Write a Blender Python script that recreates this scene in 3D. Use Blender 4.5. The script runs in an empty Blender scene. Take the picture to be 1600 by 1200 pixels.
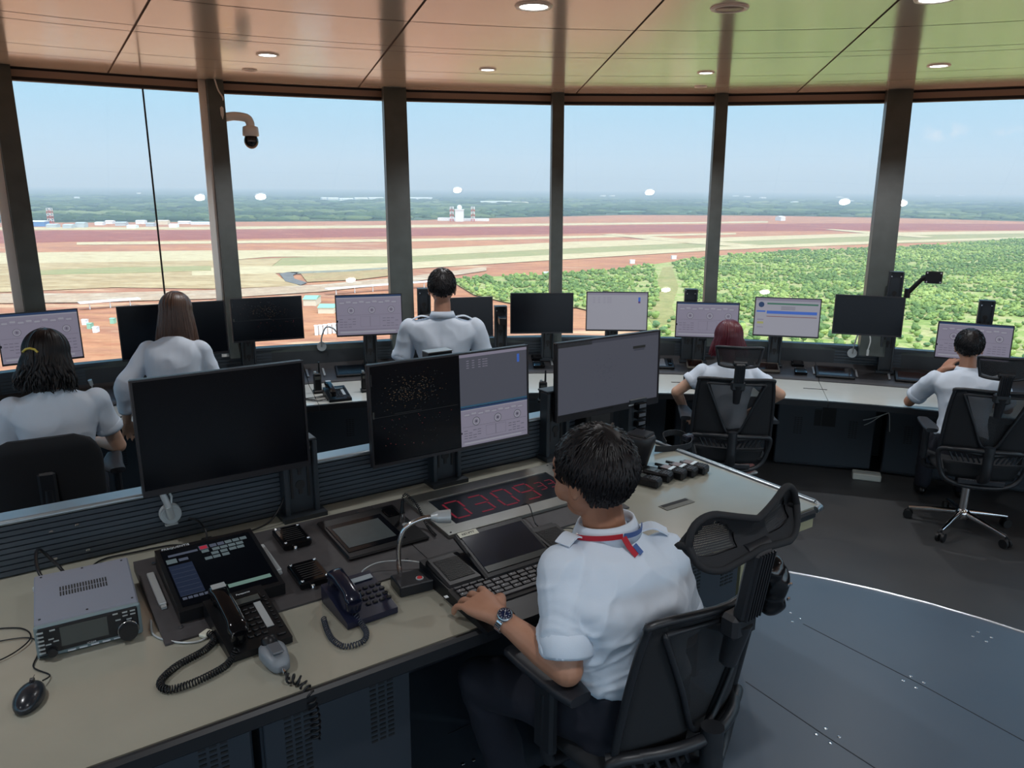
import bpy, math, random
from mathutils import Vector, Matrix, noise, Quaternion
D = bpy.data
COL = bpy.context.scene.collection
PI = math.pi
sin, cos, rad = math.sin, math.cos, math.radians
random.seed(7)
V = Vector

# ---------------------------------------------------------------- camera
F = 1200.0
PITCH = math.atan((600 - 292) / F)
ROLL = 0.0077
ZC = 2.15
_fw = V((0, cos(PITCH), -sin(PITCH)))
_u0 = V((0, sin(PITCH), cos(PITCH)))
_r0 = V((1, 0, 0))
CR = _r0 * cos(ROLL) + _u0 * sin(ROLL)
CU = _u0 * cos(ROLL) - _r0 * sin(ROLL)

def at(u, v, z):
    """the point at height z seen at pixel (u, v) of the 1600x1200 photograph"""
    d = _fw + CR * ((u - 800) / F) - CU * ((v - 600) / F)
    t = (z - ZC) / d.z
    return V((0, 0, ZC)) + d * t

# ---------------------------------------------------------------- materials
MATS = {}
def mat(name, col, rough=0.5, metal=0.0, emis=None, es=1.0, nz=None, nscale=20, bump=0.0, bscale=200, coat=0.0, spec=0.5, alpha=None, stretch=None, coatr=0.1):
    if name in MATS: return MATS[name]
    m = D.materials.new(name); m.use_nodes = True
    nt = m.node_tree; b = nt.nodes['Principled BSDF']
    b.inputs['Base Color'].default_value = (*col, 1)
    b.inputs['Roughness'].default_value = rough
    b.inputs['Metallic'].default_value = metal
    b.inputs['Specular IOR Level'].default_value = spec
    b.inputs['Coat Weight'].default_value = coat
    b.inputs['Coat Roughness'].default_value = coatr
    if emis:
        b.inputs['Emission Color'].default_value = (*emis, 1)
        b.inputs['Emission Strength'].default_value = es
    tc = None
    if nz or bump:
        tc = nt.nodes.new('ShaderNodeTexCoord')
        mp = nt.nodes.new('ShaderNodeMapping')
        if stretch: mp.inputs['Scale'].default_value = stretch
        nt.links.new(tc.outputs['Object'], mp.inputs['Vector'])
    if nz:
        n = nt.nodes.new('ShaderNodeTexNoise'); n.inputs['Scale'].default_value = nscale
        n.inputs['Detail'].default_value = 5
        r = nt.nodes.new('ShaderNodeValToRGB')
        r.color_ramp.elements[0].position = 0.3; r.color_ramp.elements[1].position = 0.7
        r.color_ramp.elements[0].color = (*col, 1); r.color_ramp.elements[1].color = (*nz, 1)
        nt.links.new(mp.outputs[0], n.inputs['Vector'])
        nt.links.new(n.outputs['Fac'], r.inputs[0]); nt.links.new(r.outputs[0], b.inputs['Base Color'])
    if bump:
        n2 = nt.nodes.new('ShaderNodeTexNoise'); n2.inputs['Scale'].default_value = bscale
        bp = nt.nodes.new('ShaderNodeBump'); bp.inputs['Strength'].default_value = bump; bp.inputs['Distance'].default_value = 0.002
        nt.links.new(mp.outputs[0], n2.inputs['Vector'])
        nt.links.new(n2.outputs['Fac'], bp.inputs['Height']); nt.links.new(bp.outputs[0], b.inputs['Normal'])
    MATS[name] = m
    return m

def srgb(r, g, b):
    f = lambda c: (c / 255 / 12.92) if c / 255 <= .04045 else ((c / 255 + .055) / 1.055) ** 2.4
    return (f(r), f(g), f(b))

# ---------------------------------------------------------------- mesh builder
class MB:
    def __init__(s): s.v = []; s.f = []; s.mi = []; s.sm = []
    def add(s, vs, fs, m=0, smooth=False):
        o = len(s.v); s.v += [tuple(p) for p in vs]
        s.f += [tuple(i + o for i in f) for f in fs]
        s.mi += [m] * len(fs); s.sm += [smooth] * len(fs)
        return s
    def box(s, c, d, m=0, rz=0, mtx=None, bev=0.0):
        x, y, z = d[0] / 2, d[1] / 2, d[2] / 2
        if bev <= 0:
            vs = [V((sx * x, sy * y, sz * z)) for sz in (-1, 1) for sy in (-1, 1) for sx in (-1, 1)]
            fs = [(0, 2, 3, 1), (4, 5, 7, 6), (0, 1, 5, 4), (1, 3, 7, 5), (3, 2, 6, 7), (2, 0, 4, 6)]
        else:
            bv = min(bev, x * .95, y * .95, z * .95)
            vs = []; idx = {}
            for sx in (-1, 1):
                for sy in (-1, 1):
                    for sz in (-1, 1):
                        for k, p in enumerate(((x, y - bv, z - bv), (x - bv, y, z - bv), (x - bv, y - bv, z))):
                            idx[(sx, sy, sz, k)] = len(vs); vs.append(V((sx * p[0], sy * p[1], sz * p[2])))
            I = lambda a, b, c, k: idx[(a, b, c, k)]
            fs = []
            for q in (-1, 1):
                fs.append([I(q, -1, -1, 0), I(q, 1, -1, 0), I(q, 1, 1, 0), I(q, -1, 1, 0)][::q])
                fs.append([I(-1, q, -1, 1), I(-1, q, 1, 1), I(1, q, 1, 1), I(1, q, -1, 1)][::q])
                fs.append([I(-1, -1, q, 2), I(1, -1, q, 2), I(1, 1, q, 2), I(-1, 1, q, 2)][::q])
            for a in (-1, 1):
                for b in (-1, 1):
                    k = a * b
                    fs.append([I(a, b, -1, 0), I(a, b, -1, 1), I(a, b, 1, 1), I(a, b, 1, 0)][::k])
                    fs.append([I(a, -1, b, 2), I(a, -1, b, 0), I(a, 1, b, 0), I(a, 1, b, 2)][::k])
                    fs.append([I(-1, a, b, 1), I(-1, a, b, 2), I(1, a, b, 2), I(1, a, b, 1)][::k])
                    for cc in (-1, 1):
                        fs.append([I(a, b, cc, 0), I(a, b, cc, 1), I(a, b, cc, 2)][::a * b * cc])
        M = mtx if mtx is not None else Matrix.Rotation(rz, 4, 'Z')
        c = V(c)
        return s.add([(M @ p) + c for p in vs], fs, m)
    def cyl(s, a, b, r1, r2=None, n=16, m=0, cap=True, smooth=True):
        a, b = V(a), V(b); r2 = r1 if r2 is None else r2
        ax = (b - a).normalized(); t = ax.orthogonal().normalized(); w = ax.cross(t)
        vs = []
        for p, r in ((a, r1), (b, r2)):
            vs += [p + (t * cos(2 * PI * i / n) + w * sin(2 * PI * i / n)) * r for i in range(n)]
        s.add(vs, [(i, (i + 1) % n, n + (i + 1) % n, n + i) for i in range(n)], m, smooth)
        if cap:
            s.add(vs, [tuple(range(n))[::-1], tuple(range(n, 2 * n))], m)
        return s
    def tube(s, pts, r, n=8, m=0, closed=False, cap=True):
        pts = [V(p) for p in pts]; N = len(pts)
        rs = r if isinstance(r, (list, tuple)) else [r] * N
        vs = []; t0 = None
        for i, p in enumerate(pts):
            if closed: d = pts[(i + 1) % N] - pts[i - 1]
            else: d = pts[min(i + 1, N - 1)] - pts[max(i - 1, 0)]
            if d.length < 1e-9: d = V((0, 0, 1))
            d.normalize()
            if t0 is None: t0 = d.orthogonal().normalized()
            t0 = t0 - d * t0.dot(d)
            if t0.length < 1e-6: t0 = d.orthogonal()
            t0.normalize(); w = d.cross(t0)
            vs += [p + (t0 * cos(2 * PI * k / n) + w * sin(2 * PI * k / n)) * rs[i] for k in range(n)]
        fs = []
        for i in range(N if closed else N - 1):
            j = (i + 1) % N
            fs += [(i * n + k, i * n + (k + 1) % n, j * n + (k + 1) % n, j * n + k) for k in range(n)]
        s.add(vs, fs, m, True)
        if cap and not closed: s.add(vs, [tuple(range(n))[::-1], tuple(range((N - 1) * n, N * n))], m)
        return s
    def ribbon(s, pts, w, t, side, m=0):
        """flat strap along pts: width w along the side vectors, thickness t"""
        pts = [V(p) for p in pts]; N = len(pts); vs = []
        for i, p in enumerate(pts):
            d = (pts[min(i + 1, N - 1)] - pts[max(i - 1, 0)]).normalized()
            sd = V(side[i] if isinstance(side, list) else side); sd = (sd - d * sd.dot(d)).normalized(); nn = d.cross(sd)
            vs += [p + sd * w / 2 + nn * t / 2, p - sd * w / 2 + nn * t / 2, p - sd * w / 2 - nn * t / 2, p + sd * w / 2 - nn * t / 2]
        fs = []
        for i in range(N - 1):
            fs += [(i * 4 + k, i * 4 + (k + 1) % 4, i * 4 + 4 + (k + 1) % 4, i * 4 + 4 + k) for k in range(4)]
        fs += [(3, 2, 1, 0), (N * 4 - 4, N * 4 - 3, N * 4 - 2, N * 4 - 1)]
        return s.add(vs, fs, m)
    def lathe(s, prof, n=24, c=(0, 0, 0), m=0, mtx=None):
        M = mtx or Matrix(); c = V(c); vs = []
        for r, z in prof: vs += [(M @ V((r * cos(2 * PI * k / n), r * sin(2 * PI * k / n), z))) + c for k in range(n)]
        fs = []
        for i in range(len(prof) - 1): fs += [(i * n + k, i * n + (k + 1) % n, (i + 1) * n + (k + 1) % n, (i + 1) * n + k) for k in range(n)]
        s.add(vs, fs, m, True)
        return s.add(vs, [tuple(range(n))[::-1], tuple(range((len(prof) - 1) * n, len(prof) * n))], m)
    def ell(s, c, r, n=16, k=10, m=0, mtx=None):
        M = mtx or Matrix(); c = V(c)
        if not hasattr(r, '__len__'): r = (r, r, r)
        vs = [(M @ V((0, 0, -r[2]))) + c]
        for i in range(1, k):
            a = -PI / 2 + PI * i / k
            vs += [(M @ V((r[0] * cos(a) * cos(2 * PI * j / n), r[1] * cos(a) * sin(2 * PI * j / n), r[2] * sin(a)))) + c for j in range(n)]
        vs.append((M @ V((0, 0, r[2]))) + c)
        fs = [(0, 1 + (j + 1) % n, 1 + j) for j in range(n)]
        for i in range(k - 2): fs += [(1 + i * n + j, 1 + i * n + (j + 1) % n, 1 + (i + 1) * n + (j + 1) % n, 1 + (i + 1) * n + j) for j in range(n)]
        L = len(vs) - 1
        fs += [(L, 1 + (k - 2) * n + j, 1 + (k - 2) * n + (j + 1) % n) for j in range(n)]
        return s.add(vs, fs, m, True)
    def prism(s, pts, z0, z1, m=0, mtx=None):
        """polygon (x, y) list, counter-clockwise, extruded z0..z1"""
        M = mtx or Matrix(); n = len(pts)
        ar = sum(pts[i][0] * pts[(i + 1) % n][1] - pts[(i + 1) % n][0] * pts[i][1] for i in range(n))
        if ar < 0: pts = pts[::-1]
        vs = [M @ V((p[0], p[1], z0)) for p in pts] + [M @ V((p[0], p[1], z1)) for p in pts]
        return s.add(vs, [tuple(range(n))[::-1], tuple(range(n, 2 * n))] + [(i, (i + 1) % n, n + (i + 1) % n, n + i) for i in range(n)], m)
    def loft(s, rings, m=0, closed=True, cap=True, smooth=True):
        n = len(rings[0]); vs = [p for r in rings for p in r]; fs = []
        for i in range(len(rings) - 1):
            for k in range(n if closed else n - 1):
                fs.append((i * n + k, i * n + (k + 1) % n, (i + 1) * n + (k + 1) % n, (i + 1) * n + k))
        s.add(vs, fs, m, smooth)
        if cap and closed: s.add(vs, [tuple(range(n))[::-1], tuple(range((len(rings) - 1) * n, len(rings) * n))], m)
        return s
    def join(s, o, M=None, m=None):
        off = len(s.v)
        s.v += [tuple(M @ V(p)) if M else p for p in o.v]
        s.f += [tuple(i + off for i in f) for f in o.f]; s.mi += o.mi if m is None else [m] * len(o.f); s.sm += o.sm
        return s
    def mesh(s, name, mats):
        me = D.meshes.new(name); me.from_pydata(s.v, [], s.f)
        for mm in (mats if isinstance(mats, (list, tuple)) else [mats]): me.materials.append(mm)
        me.polygons.foreach_set('material_index', s.mi)
        me.polygons.foreach_set('use_smooth', s.sm)
        me.validate(); me.update()
        return me
    def build(s, name, mats, parent=None, **kw):
        o = D.objects.new(name, s.mesh(name, mats)); COL.objects.link(o)
        if parent is not None: o.parent = parent
        for k, x in kw.items(): o[k] = x
        return o

def tag(o, label=None, cat=None, group=None, kind=None):
    if label: o['label'] = label
    if cat: o['category'] = cat
    if group: o['group'] = group
    if kind: o['kind'] = kind
    return o
def thing(name, label, cat, loc=(0, 0, 0), rz=0, group=None, rot=None):
    o = D.objects.new(name, None); COL.objects.link(o); o.empty_display_size = .05
    o.location = loc; o.rotation_euler = rot if rot else (0, 0, rz)
    return tag(o, label, cat, group)
def struct(o): o['kind'] = 'structure'; return o
def copy_tree(o, parent=None):
    c = o.copy(); COL.objects.link(c)
    if parent is not None: c.parent = parent
    for ch in list(o.children): copy_tree(ch, c)
    return c
def dup(o, loc, rz, label, group=None, rot=None):
    c = copy_tree(o); c.location = loc; c.rotation_euler = rot if rot else (0, 0, rz); c['label'] = label
    if group: c['group'] = group
    return c
def smooth_path(pts, n=8, closed=False):
    pts = [V(p) for p in pts]; out = []; N = len(pts)
    for i in range(N if closed else N - 1):
        if closed: p0, p1, p2, p3 = pts[i - 1], pts[i], pts[(i + 1) % N], pts[(i + 2) % N]
        else: p0, p1, p2, p3 = pts[max(i - 1, 0)], pts[i], pts[i + 1], pts[min(i + 2, N - 1)]
        for k in range(n):
            t = k / n
            out.append(0.5 * ((2 * p1) + (p2 - p0) * t + (2 * p0 - 5 * p1 + 4 * p2 - p3) * t * t + (3 * p1 - p0 - 3 * p2 + p3) * t ** 3))
    if not closed: out.append(pts[-1])
    return out
def coil(pts, R, r, turns, n=6, seg=10, m=0, mb=None):
    """coiled cord following pts"""
    mb = mb or MB(); path = smooth_path(pts, 24); L = [0]
    for i in range(1, len(path)): L.append(L[-1] + (path[i] - path[i - 1]).length)
    tot = L[-1]; out = []; t0 = None; N = int(turns * seg); j = 0
    for k in range(N + 1):
        d = tot * k / N
        while j < len(L) - 2 and L[j + 1] < d: j += 1
        f = (d - L[j]) / max(1e-9, L[j + 1] - L[j]); p = path[j].lerp(path[j + 1], f); dr = (path[j + 1] - path[j]).normalized()
        if t0 is None: t0 = dr.orthogonal().normalized()
        t0 = (t0 - dr * t0.dot(dr)).normalized(); w = dr.cross(t0); a = 2 * PI * k / seg
        out.append(p + (t0 * cos(a) + w * sin(a)) * R)
    return mb.tube(out, r, n, m)
def text_mb(txt, size, M, mb=None, m=0, depth=0.0004, align='CENTER', sx=1.0):
    cu = D.curves.new('t', 'FONT'); cu.body = txt; cu.size = size; cu.extrude = depth; cu.align_x = align; cu.align_y = 'CENTER'; cu.resolution_u = 2
    o = D.objects.new('t', cu); COL.objects.link(o)
    dg = bpy.context.evaluated_depsgraph_get(); me = D.meshes.new_from_object(o.evaluated_get(dg))
    mb = mb or MB(); S = Matrix.Diagonal((sx, 1, 1, 1))
    mb.add([M @ S @ v.co for v in me.vertices], [tuple(p.vertices) for p in me.polygons], m)
    D.objects.remove(o); D.curves.remove(cu); D.meshes.remove(me)
    return mb
def remesh(mb, vox, smooth=2, disp=None):
    """fuse overlapping solids of a builder into one continuous skin"""
    me = mb.mesh('tmp', []); me.materials.clear() if me.materials else None
    o = D.objects.new('tmp', me); COL.objects.link(o)
    md = o.modifiers.new('r', 'REMESH'); md.mode = 'VOXEL'; md.voxel_size = vox; md.use_smooth_shade = True
    if smooth:
        ms = o.modifiers.new('s', 'SMOOTH'); ms.iterations = smooth; ms.factor = .5
    dg = bpy.context.evaluated_depsgraph_get(); ev = o.evaluated_get(dg); m2 = D.meshes.new_from_object(ev)
    out = MB(); vs = [v.co.copy() for v in m2.vertices]
    if disp:
        ns = [v.normal.copy() for v in m2.vertices]
        vs = [p + n * disp(p, n) for p, n in zip(vs, ns)]
    out.add(vs, [tuple(p.vertices) for p in m2.polygons], 0, True)
    D.objects.remove(o); D.meshes.remove(me); D.meshes.remove(m2)
    return out
# ================================================================ scene, camera, sky, sun
sc = bpy.context.scene
sc.view_settings.view_transform = 'Standard'; sc.view_settings.look = 'None'
sc.view_settings.gamma = 1; sc.view_settings.use_curve_mapping = False
sc.view_settings.exposure = 0.08
try:
    sc.cycles.use_denoising = True
    sc.cycles.max_bounces = 7; sc.cycles.diffuse_bounces = 4; sc.cycles.glossy_bounces = 4
    sc.cycles.transmission_bounces = 6; sc.cycles.transparent_max_bounces = 12; sc.cycles.volume_bounces = 0
    sc.cycles.caustics_reflective = False; sc.cycles.caustics_refractive = False
    sc.cycles.sample_clamp_indirect = 6
except Exception: pass
cam = D.cameras.new('camera'); cam.sensor_fit = 'HORIZONTAL'; cam.sensor_width = 36
cam.lens = F / 1600 * 36; cam.clip_start = .05; cam.clip_end = 60000
co = D.objects.new('camera', cam); COL.objects.link(co)
M = Matrix((CR, CU, -_fw)).transposed().to_4x4(); M.translation = (0, 0, ZC)
co.matrix_world = M
sc.camera = co

w = D.worlds.new('sky'); sc.world = w; w.use_nodes = True
nt = w.node_tree; bg = nt.nodes['Background']
tc = nt.nodes.new('ShaderNodeTexCoord'); sp = nt.nodes.new('ShaderNodeSeparateXYZ')
cr = nt.nodes.new('ShaderNodeValToRGB')
nt.links.new(tc.outputs['Generated'], sp.inputs[0])
cr.color_ramp.interpolation = 'EASE'
el = cr.color_ramp.elements
el[0].position = 0.0; el[0].color = (*srgb(150, 190, 222), 1)
el[1].position = 1.0; el[1].color = (*srgb(66, 150, 226), 1)
e = el.new(.05); e.color = (*srgb(156, 206, 238), 1)
e = el.new(.13); e.color = (*srgb(152, 222, 255), 1)
e = el.new(.30); e.color = (*srgb(108, 204, 255), 1)
nt.links.new(sp.outputs['Z'], cr.inputs[0])
# soft thin cloud
mp = nt.nodes.new('ShaderNodeMapping'); mp.inputs['Scale'].default_value = (1.2, 1.2, 7)
nz = nt.nodes.new('ShaderNodeTexNoise'); nz.inputs['Scale'].default_value = 2.6; nz.inputs['Detail'].default_value = 6
nt.links.new(tc.outputs['Generated'], mp.inputs[0]); nt.links.new(mp.outputs[0], nz.inputs['Vector'])
r2 = nt.nodes.new('ShaderNodeValToRGB'); r2.color_ramp.elements[0].position = .45; r2.color_ramp.elements[1].position = .8
r2.color_ramp.elements[1].color = (.35, .35, .35, 1)
nt.links.new(nz.outputs['Fac'], r2.inputs[0])
mx = nt.nodes.new('ShaderNodeMixRGB'); mx.inputs[2].default_value = (*srgb(190, 220, 240), 1)
nt.links.new(r2.outputs[0], mx.inputs[0]); nt.links.new(cr.outputs[0], mx.inputs[1])
mx2 = nt.nodes.new('ShaderNodeMixRGB'); mx2.inputs[2].default_value = (.92, .92, .95, 1); lastc = mx.outputs[0]
for (cu_, cv_), sx_ in (((1477, 206), 1.0), ((1582, 209), .8), ((1455, 215), .5)):
    dv = (_fw + CR * ((cu_ - 800) / F) - CU * ((cv_ - 600) / F)).normalized()
    sb = nt.nodes.new('ShaderNodeVectorMath'); sb.operation = 'SUBTRACT'; sb.inputs[1].default_value = dv; nt.links.new(tc.outputs['Generated'], sb.inputs[0])
    sc_ = nt.nodes.new('ShaderNodeVectorMath'); sc_.operation = 'MULTIPLY'; sc_.inputs[1].default_value = (1, 1, 2.4); nt.links.new(sb.outputs[0], sc_.inputs[0])
    ln_ = nt.nodes.new('ShaderNodeVectorMath'); ln_.operation = 'LENGTH'; nt.links.new(sc_.outputs[0], ln_.inputs[0])
    m1 = nt.nodes.new('ShaderNodeMapRange'); m1.inputs[1].default_value = .028 * sx_; m1.inputs[2].default_value = 0.0; nt.links.new(ln_.outputs['Value'], m1.inputs[0])
    n_ = nt.nodes.new('ShaderNodeTexNoise'); n_.inputs['Scale'].default_value = 70; n_.inputs['Detail'].default_value = 8; nt.links.new(tc.outputs['Generated'], n_.inputs['Vector'])
    m2 = nt.nodes.new('ShaderNodeMapRange'); m2.inputs[1].default_value = .45; m2.inputs[2].default_value = .62; nt.links.new(n_.outputs['Fac'], m2.inputs[0])
    mu = nt.nodes.new('ShaderNodeMath'); mu.operation = 'MULTIPLY'; nt.links.new(m1.outputs[0], mu.inputs[0]); nt.links.new(m2.outputs[0], mu.inputs[1])
    mc = nt.nodes.new('ShaderNodeMixRGB'); mc.inputs[2].default_value = (1, 1, 1, 1); nt.links.new(mu.outputs[0], mc.inputs[0]); nt.links.new(lastc, mc.inputs[1]); lastc = mc.outputs[0]
nt.links.new(lastc, mx2.inputs[1]); nt.links.new(mx2.outputs[0], bg.inputs[0]); bg.inputs[1].default_value = 1.0
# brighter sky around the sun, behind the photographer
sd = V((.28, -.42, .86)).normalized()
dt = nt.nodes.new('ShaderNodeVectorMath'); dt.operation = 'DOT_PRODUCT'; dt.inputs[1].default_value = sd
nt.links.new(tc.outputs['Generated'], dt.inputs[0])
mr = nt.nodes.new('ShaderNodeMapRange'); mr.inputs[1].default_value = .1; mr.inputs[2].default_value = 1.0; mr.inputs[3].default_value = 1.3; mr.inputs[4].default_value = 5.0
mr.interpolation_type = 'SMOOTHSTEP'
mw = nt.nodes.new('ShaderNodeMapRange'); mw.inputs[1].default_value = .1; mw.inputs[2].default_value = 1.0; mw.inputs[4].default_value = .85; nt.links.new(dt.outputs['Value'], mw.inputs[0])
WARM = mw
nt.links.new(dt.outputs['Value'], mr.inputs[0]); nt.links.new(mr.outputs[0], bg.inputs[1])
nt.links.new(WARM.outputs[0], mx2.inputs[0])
sun = D.lights.new('sun', 'SUN'); sun.energy = 1.62; sun.angle = rad(.6); sun.color = (1, .95, .86)
so = D.objects.new('sun', sun); COL.objects.link(so)
so.rotation_euler = (rad(24), rad(18), 0)

# ================================================================ the land below the tower
ZG = -105.0
def ground_patch(name, px, cols, z, scale=.004, kind='structure', rough=.9, stretch=(1, 1, 1), world=None, fine=.3):
    pts = [at(u, v, ZG) for u, v in px] if world is None else world
    mb = MB(); mb.prism([(p[0], p[1]) for p in pts], ZG + z - .3, ZG + z)
    m = D.materials.new(name); m.use_nodes = True; nt = m.node_tree; b = nt.nodes['Principled BSDF']
    b.inputs['Roughness'].default_value = rough; b.inputs['Specular IOR Level'].default_value = .1
    tc = nt.nodes.new('ShaderNodeTexCoord'); mp = nt.nodes.new('ShaderNodeMapping'); mp.inputs['Scale'].default_value = stretch
    mp.inputs['Rotation'].default_value = (0, 0, -.12)
    n = nt.nodes.new('ShaderNodeTexNoise'); n.inputs['Scale'].default_value = scale; n.inputs['Detail'].default_value = 9; n.inputs['Roughness'].default_value = .68
    r = nt.nodes.new('ShaderNodeValToRGB'); e = r.color_ramp.elements
    k = len(cols); e[0].position = .32; e[0].color = (*cols[0], 1); e[1].position = .68; e[1].color = (*cols[-1], 1)
    for i in range(1, k - 1): q = e.new(.32 + .36 * i / (k - 1)); q.color = (*cols[i], 1)
    nt.links.new(tc.outputs['Object'], mp.inputs[0]); nt.links.new(mp.outputs[0], n.inputs['Vector'])
    nt.links.new(n.outputs['Fac'], r.inputs[0])
    n3 = nt.nodes.new('ShaderNodeTexNoise'); n3.inputs['Scale'].default_value = scale * 6; n3.inputs['Detail'].default_value = 8; n3.inputs['Roughness'].default_value = .75; nt.links.new(mp.outputs[0], n3.inputs['Vector'])
    m3 = nt.nodes.new('ShaderNodeMapRange'); m3.inputs[1].default_value = .3; m3.inputs[2].default_value = .7; m3.inputs[3].default_value = 1 - fine; m3.inputs[4].default_value = 1 + fine * .6; nt.links.new(n3.outputs['Fac'], m3.inputs[0])
    vm = nt.nodes.new('ShaderNodeVectorMath'); vm.operation = 'SCALE'; nt.links.new(r.outputs[0], vm.inputs[0]); nt.links.new(m3.outputs[0], vm.inputs['Scale']); nt.links.new(vm.outputs[0], b.inputs['Base Color'])
    o = mb.build(name, m); o['kind'] = kind
    return o
red = [srgb(172, 104, 78), srgb(200, 142, 104), srgb(178, 120, 94), srgb(212, 172, 134)]
tan = [srgb(194, 166, 122), srgb(204, 178, 136), srgb(180, 150, 108), srgb(212, 190, 148)]
R_ = 26000
ground_patch('ground', None, red, 0, .006, stretch=(1, 3.2, 1), world=[(-R_, -R_, 0), (R_, -R_, 0), (R_, R_, 0), (-R_, R_, 0)])
# forest far beyond the airfield
fe = [at(u, v, ZG) for u, v in ((-900, 351), (-300, 350), (40, 348), (300, 347), (620, 345), (800, 340), (980, 336), (1200, 337), (1420, 341), (1600, 346), (1800, 352), (2600, 380))]
dark_g = [srgb(70, 84, 60), srgb(92, 106, 74), srgb(60, 74, 56), srgb(116, 124, 88)]
ground_patch('far_forest_ground', None, dark_g, .3, .0016, stretch=(1, 3.5, 1), fine=.55, world=[(p.x, p.y) for p in fe] + [(24000, 5000), (24000, 25000), (-24000, 25000), (-24000, 2200)])
light_g = [srgb(92, 124, 88), srgb(102, 134, 92), srgb(86, 114, 84)]
ground_patch('distant_field', [(640, 318), (980, 322), (1180, 326), (1260, 334), (900, 333), (640, 330)], light_g, .6, .01)
ground_patch('distant_field', [(250, 313), (470, 312), (590, 315), (470, 321), (260, 321)], light_g, .6, .01)
ground_patch('distant_field', [(1150, 318), (1330, 320), (1330, 333), (1150, 330)], light_g, .6, .01)
# airfield strips
grassy = [srgb(150, 150, 104), srgb(168, 160, 112), srgb(178, 160, 118)]
pale = [srgb(206, 184, 142), srgb(214, 194, 154), srgb(188, 160, 118)]
ground_patch('dirt_field', [(-300, 362), (300, 360), (640, 357), (1000, 352), (1300, 349), (1600, 350), (1800, 352), (1800, 360), (1380, 360), (1100, 362), (700, 368), (330, 374), (-300, 386)], [srgb(176, 108, 88), srgb(160, 92, 80), srgb(190, 130, 104)], .3, .008, stretch=(1, 5, 1), fine=.5)
ground_patch('graded_strip', [(-300, 356), (300, 355), (620, 352), (900, 349), (1200, 346), (1200, 348), (900, 352), (620, 356), (300, 359), (-300, 360)], pale, .6, .02)
ground_patch('graded_strip', [(120, 379), (620, 374), (900, 369), (1150, 364), (1150, 366.5), (900, 372.5), (620, 378), (120, 383)], pale, .6, .02)
ground_patch('grass_strip', [(-300, 415), (330, 408), (620, 396), (900, 384), (1200, 372), (1600, 364), (1800, 362), (1800, 372), (1600, 376), (1380, 381), (1100, 392), (880, 404), (640, 412), (420, 424), (-300, 455)], grassy, .4, .02, stretch=(1, 4, 1))
ground_patch('runway', [(-300, 399), (330, 392), (620, 391), (900, 378), (1130, 371.5), (1400, 363.5), (1600, 361), (1800, 358), (1800, 361.5), (1600, 365), (1400, 368), (1130, 378), (900, 388), (640, 401), (420, 402), (300, 412), (-300, 416)], pale, .8, .02, stretch=(1, 4, 1))
ground_patch('runway', [(300, 420), (640, 411), (900, 397), (1130, 386), (1400, 376.5), (1600, 371), (1800, 367), (1800, 369.5), (1600, 374), (1400, 380), (1130, 391), (900, 405), (640, 421), (300, 432)], pale, 1.0, .02, stretch=(1, 4, 1))
ground_patch('taxiway', [(940, 367), (960, 366), (1105, 377), (1200, 385), (1170, 387), (1060, 380)], pale, 1.2, .02)
ground_patch('taxiway', [(1290, 359), (1300, 358.5), (1400, 365), (1460, 371), (1440, 372), (1370, 367)], pale, 1.2, .02)
ground_patch('graded_apron', [(-300, 418), (60, 412), (330, 408), (440, 405), (420, 420), (440, 436), (470, 448), (330, 452), (180, 450), (60, 455), (-300, 470)], tan, .9, .01, stretch=(1, 3, 1))
ground_patch('graded_strip', [(-300, 462), (120, 460), (330, 455), (500, 446), (640, 433), (760, 418), (760, 424), (640, 442), (500, 457), (330, 468), (120, 474), (-300, 478)], [srgb(206, 180, 150), srgb(190, 160, 132), srgb(214, 196, 170)], 1.1, .02)
ground_patch('asphalt_road', [(437, 429), (450, 426.5), (468, 427), (458, 431), (460, 437), (480, 443), (470, 447), (446, 441)], [srgb(120, 116, 112), srgb(134, 130, 124)], 1.3, .02)
ground_patch('asphalt_road', [(450, 426.5), (540, 423), (640, 417), (640, 419), (540, 426), (465, 429)], [srgb(150, 146, 128), srgb(160, 156, 136)], 1.3, .02)
ground_patch('grass_strip', [(60, 424), (180, 419), (330, 417), (330, 424), (200, 428), (60, 431)], grassy, 1.3, .02, stretch=(1, 4, 1))
ground_patch('grass_strip', [(470, 429), (620, 421), (640, 428), (560, 438), (480, 442)], [srgb(186, 150, 112), srgb(176, 158, 112)], 1.2, .02)
# scrub forest below the tower on the right
fpx = [(706, 441), (760, 434), (870, 430), (960, 423), (1060, 409), (1130, 400), (1230, 394), (1370, 389), (1480, 383), (1600, 374), (1800, 366), (2600, 372), (2600, 640), (1100, 640), (1030, 545), (990, 505), (900, 482), (860, 486), (790, 474), (740, 462)]
fw = [at(u, v, ZG) for u, v in fpx]
ground_patch('scrub_ground', None, [srgb(138, 156, 86), srgb(154, 168, 94), srgb(190, 180, 126), srgb(128, 148, 80)], 1.4, .05, world=[(p.x, p.y) for p in fw])
ground_patch('dirt_track', [(1035, 420), (1050, 418), (1060, 450), (1050, 480), (1062, 520), (1030, 522), (1012, 500), (1024, 450)], [srgb(176, 160, 108), srgb(150, 150, 92)], 1.7, .03)

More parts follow.
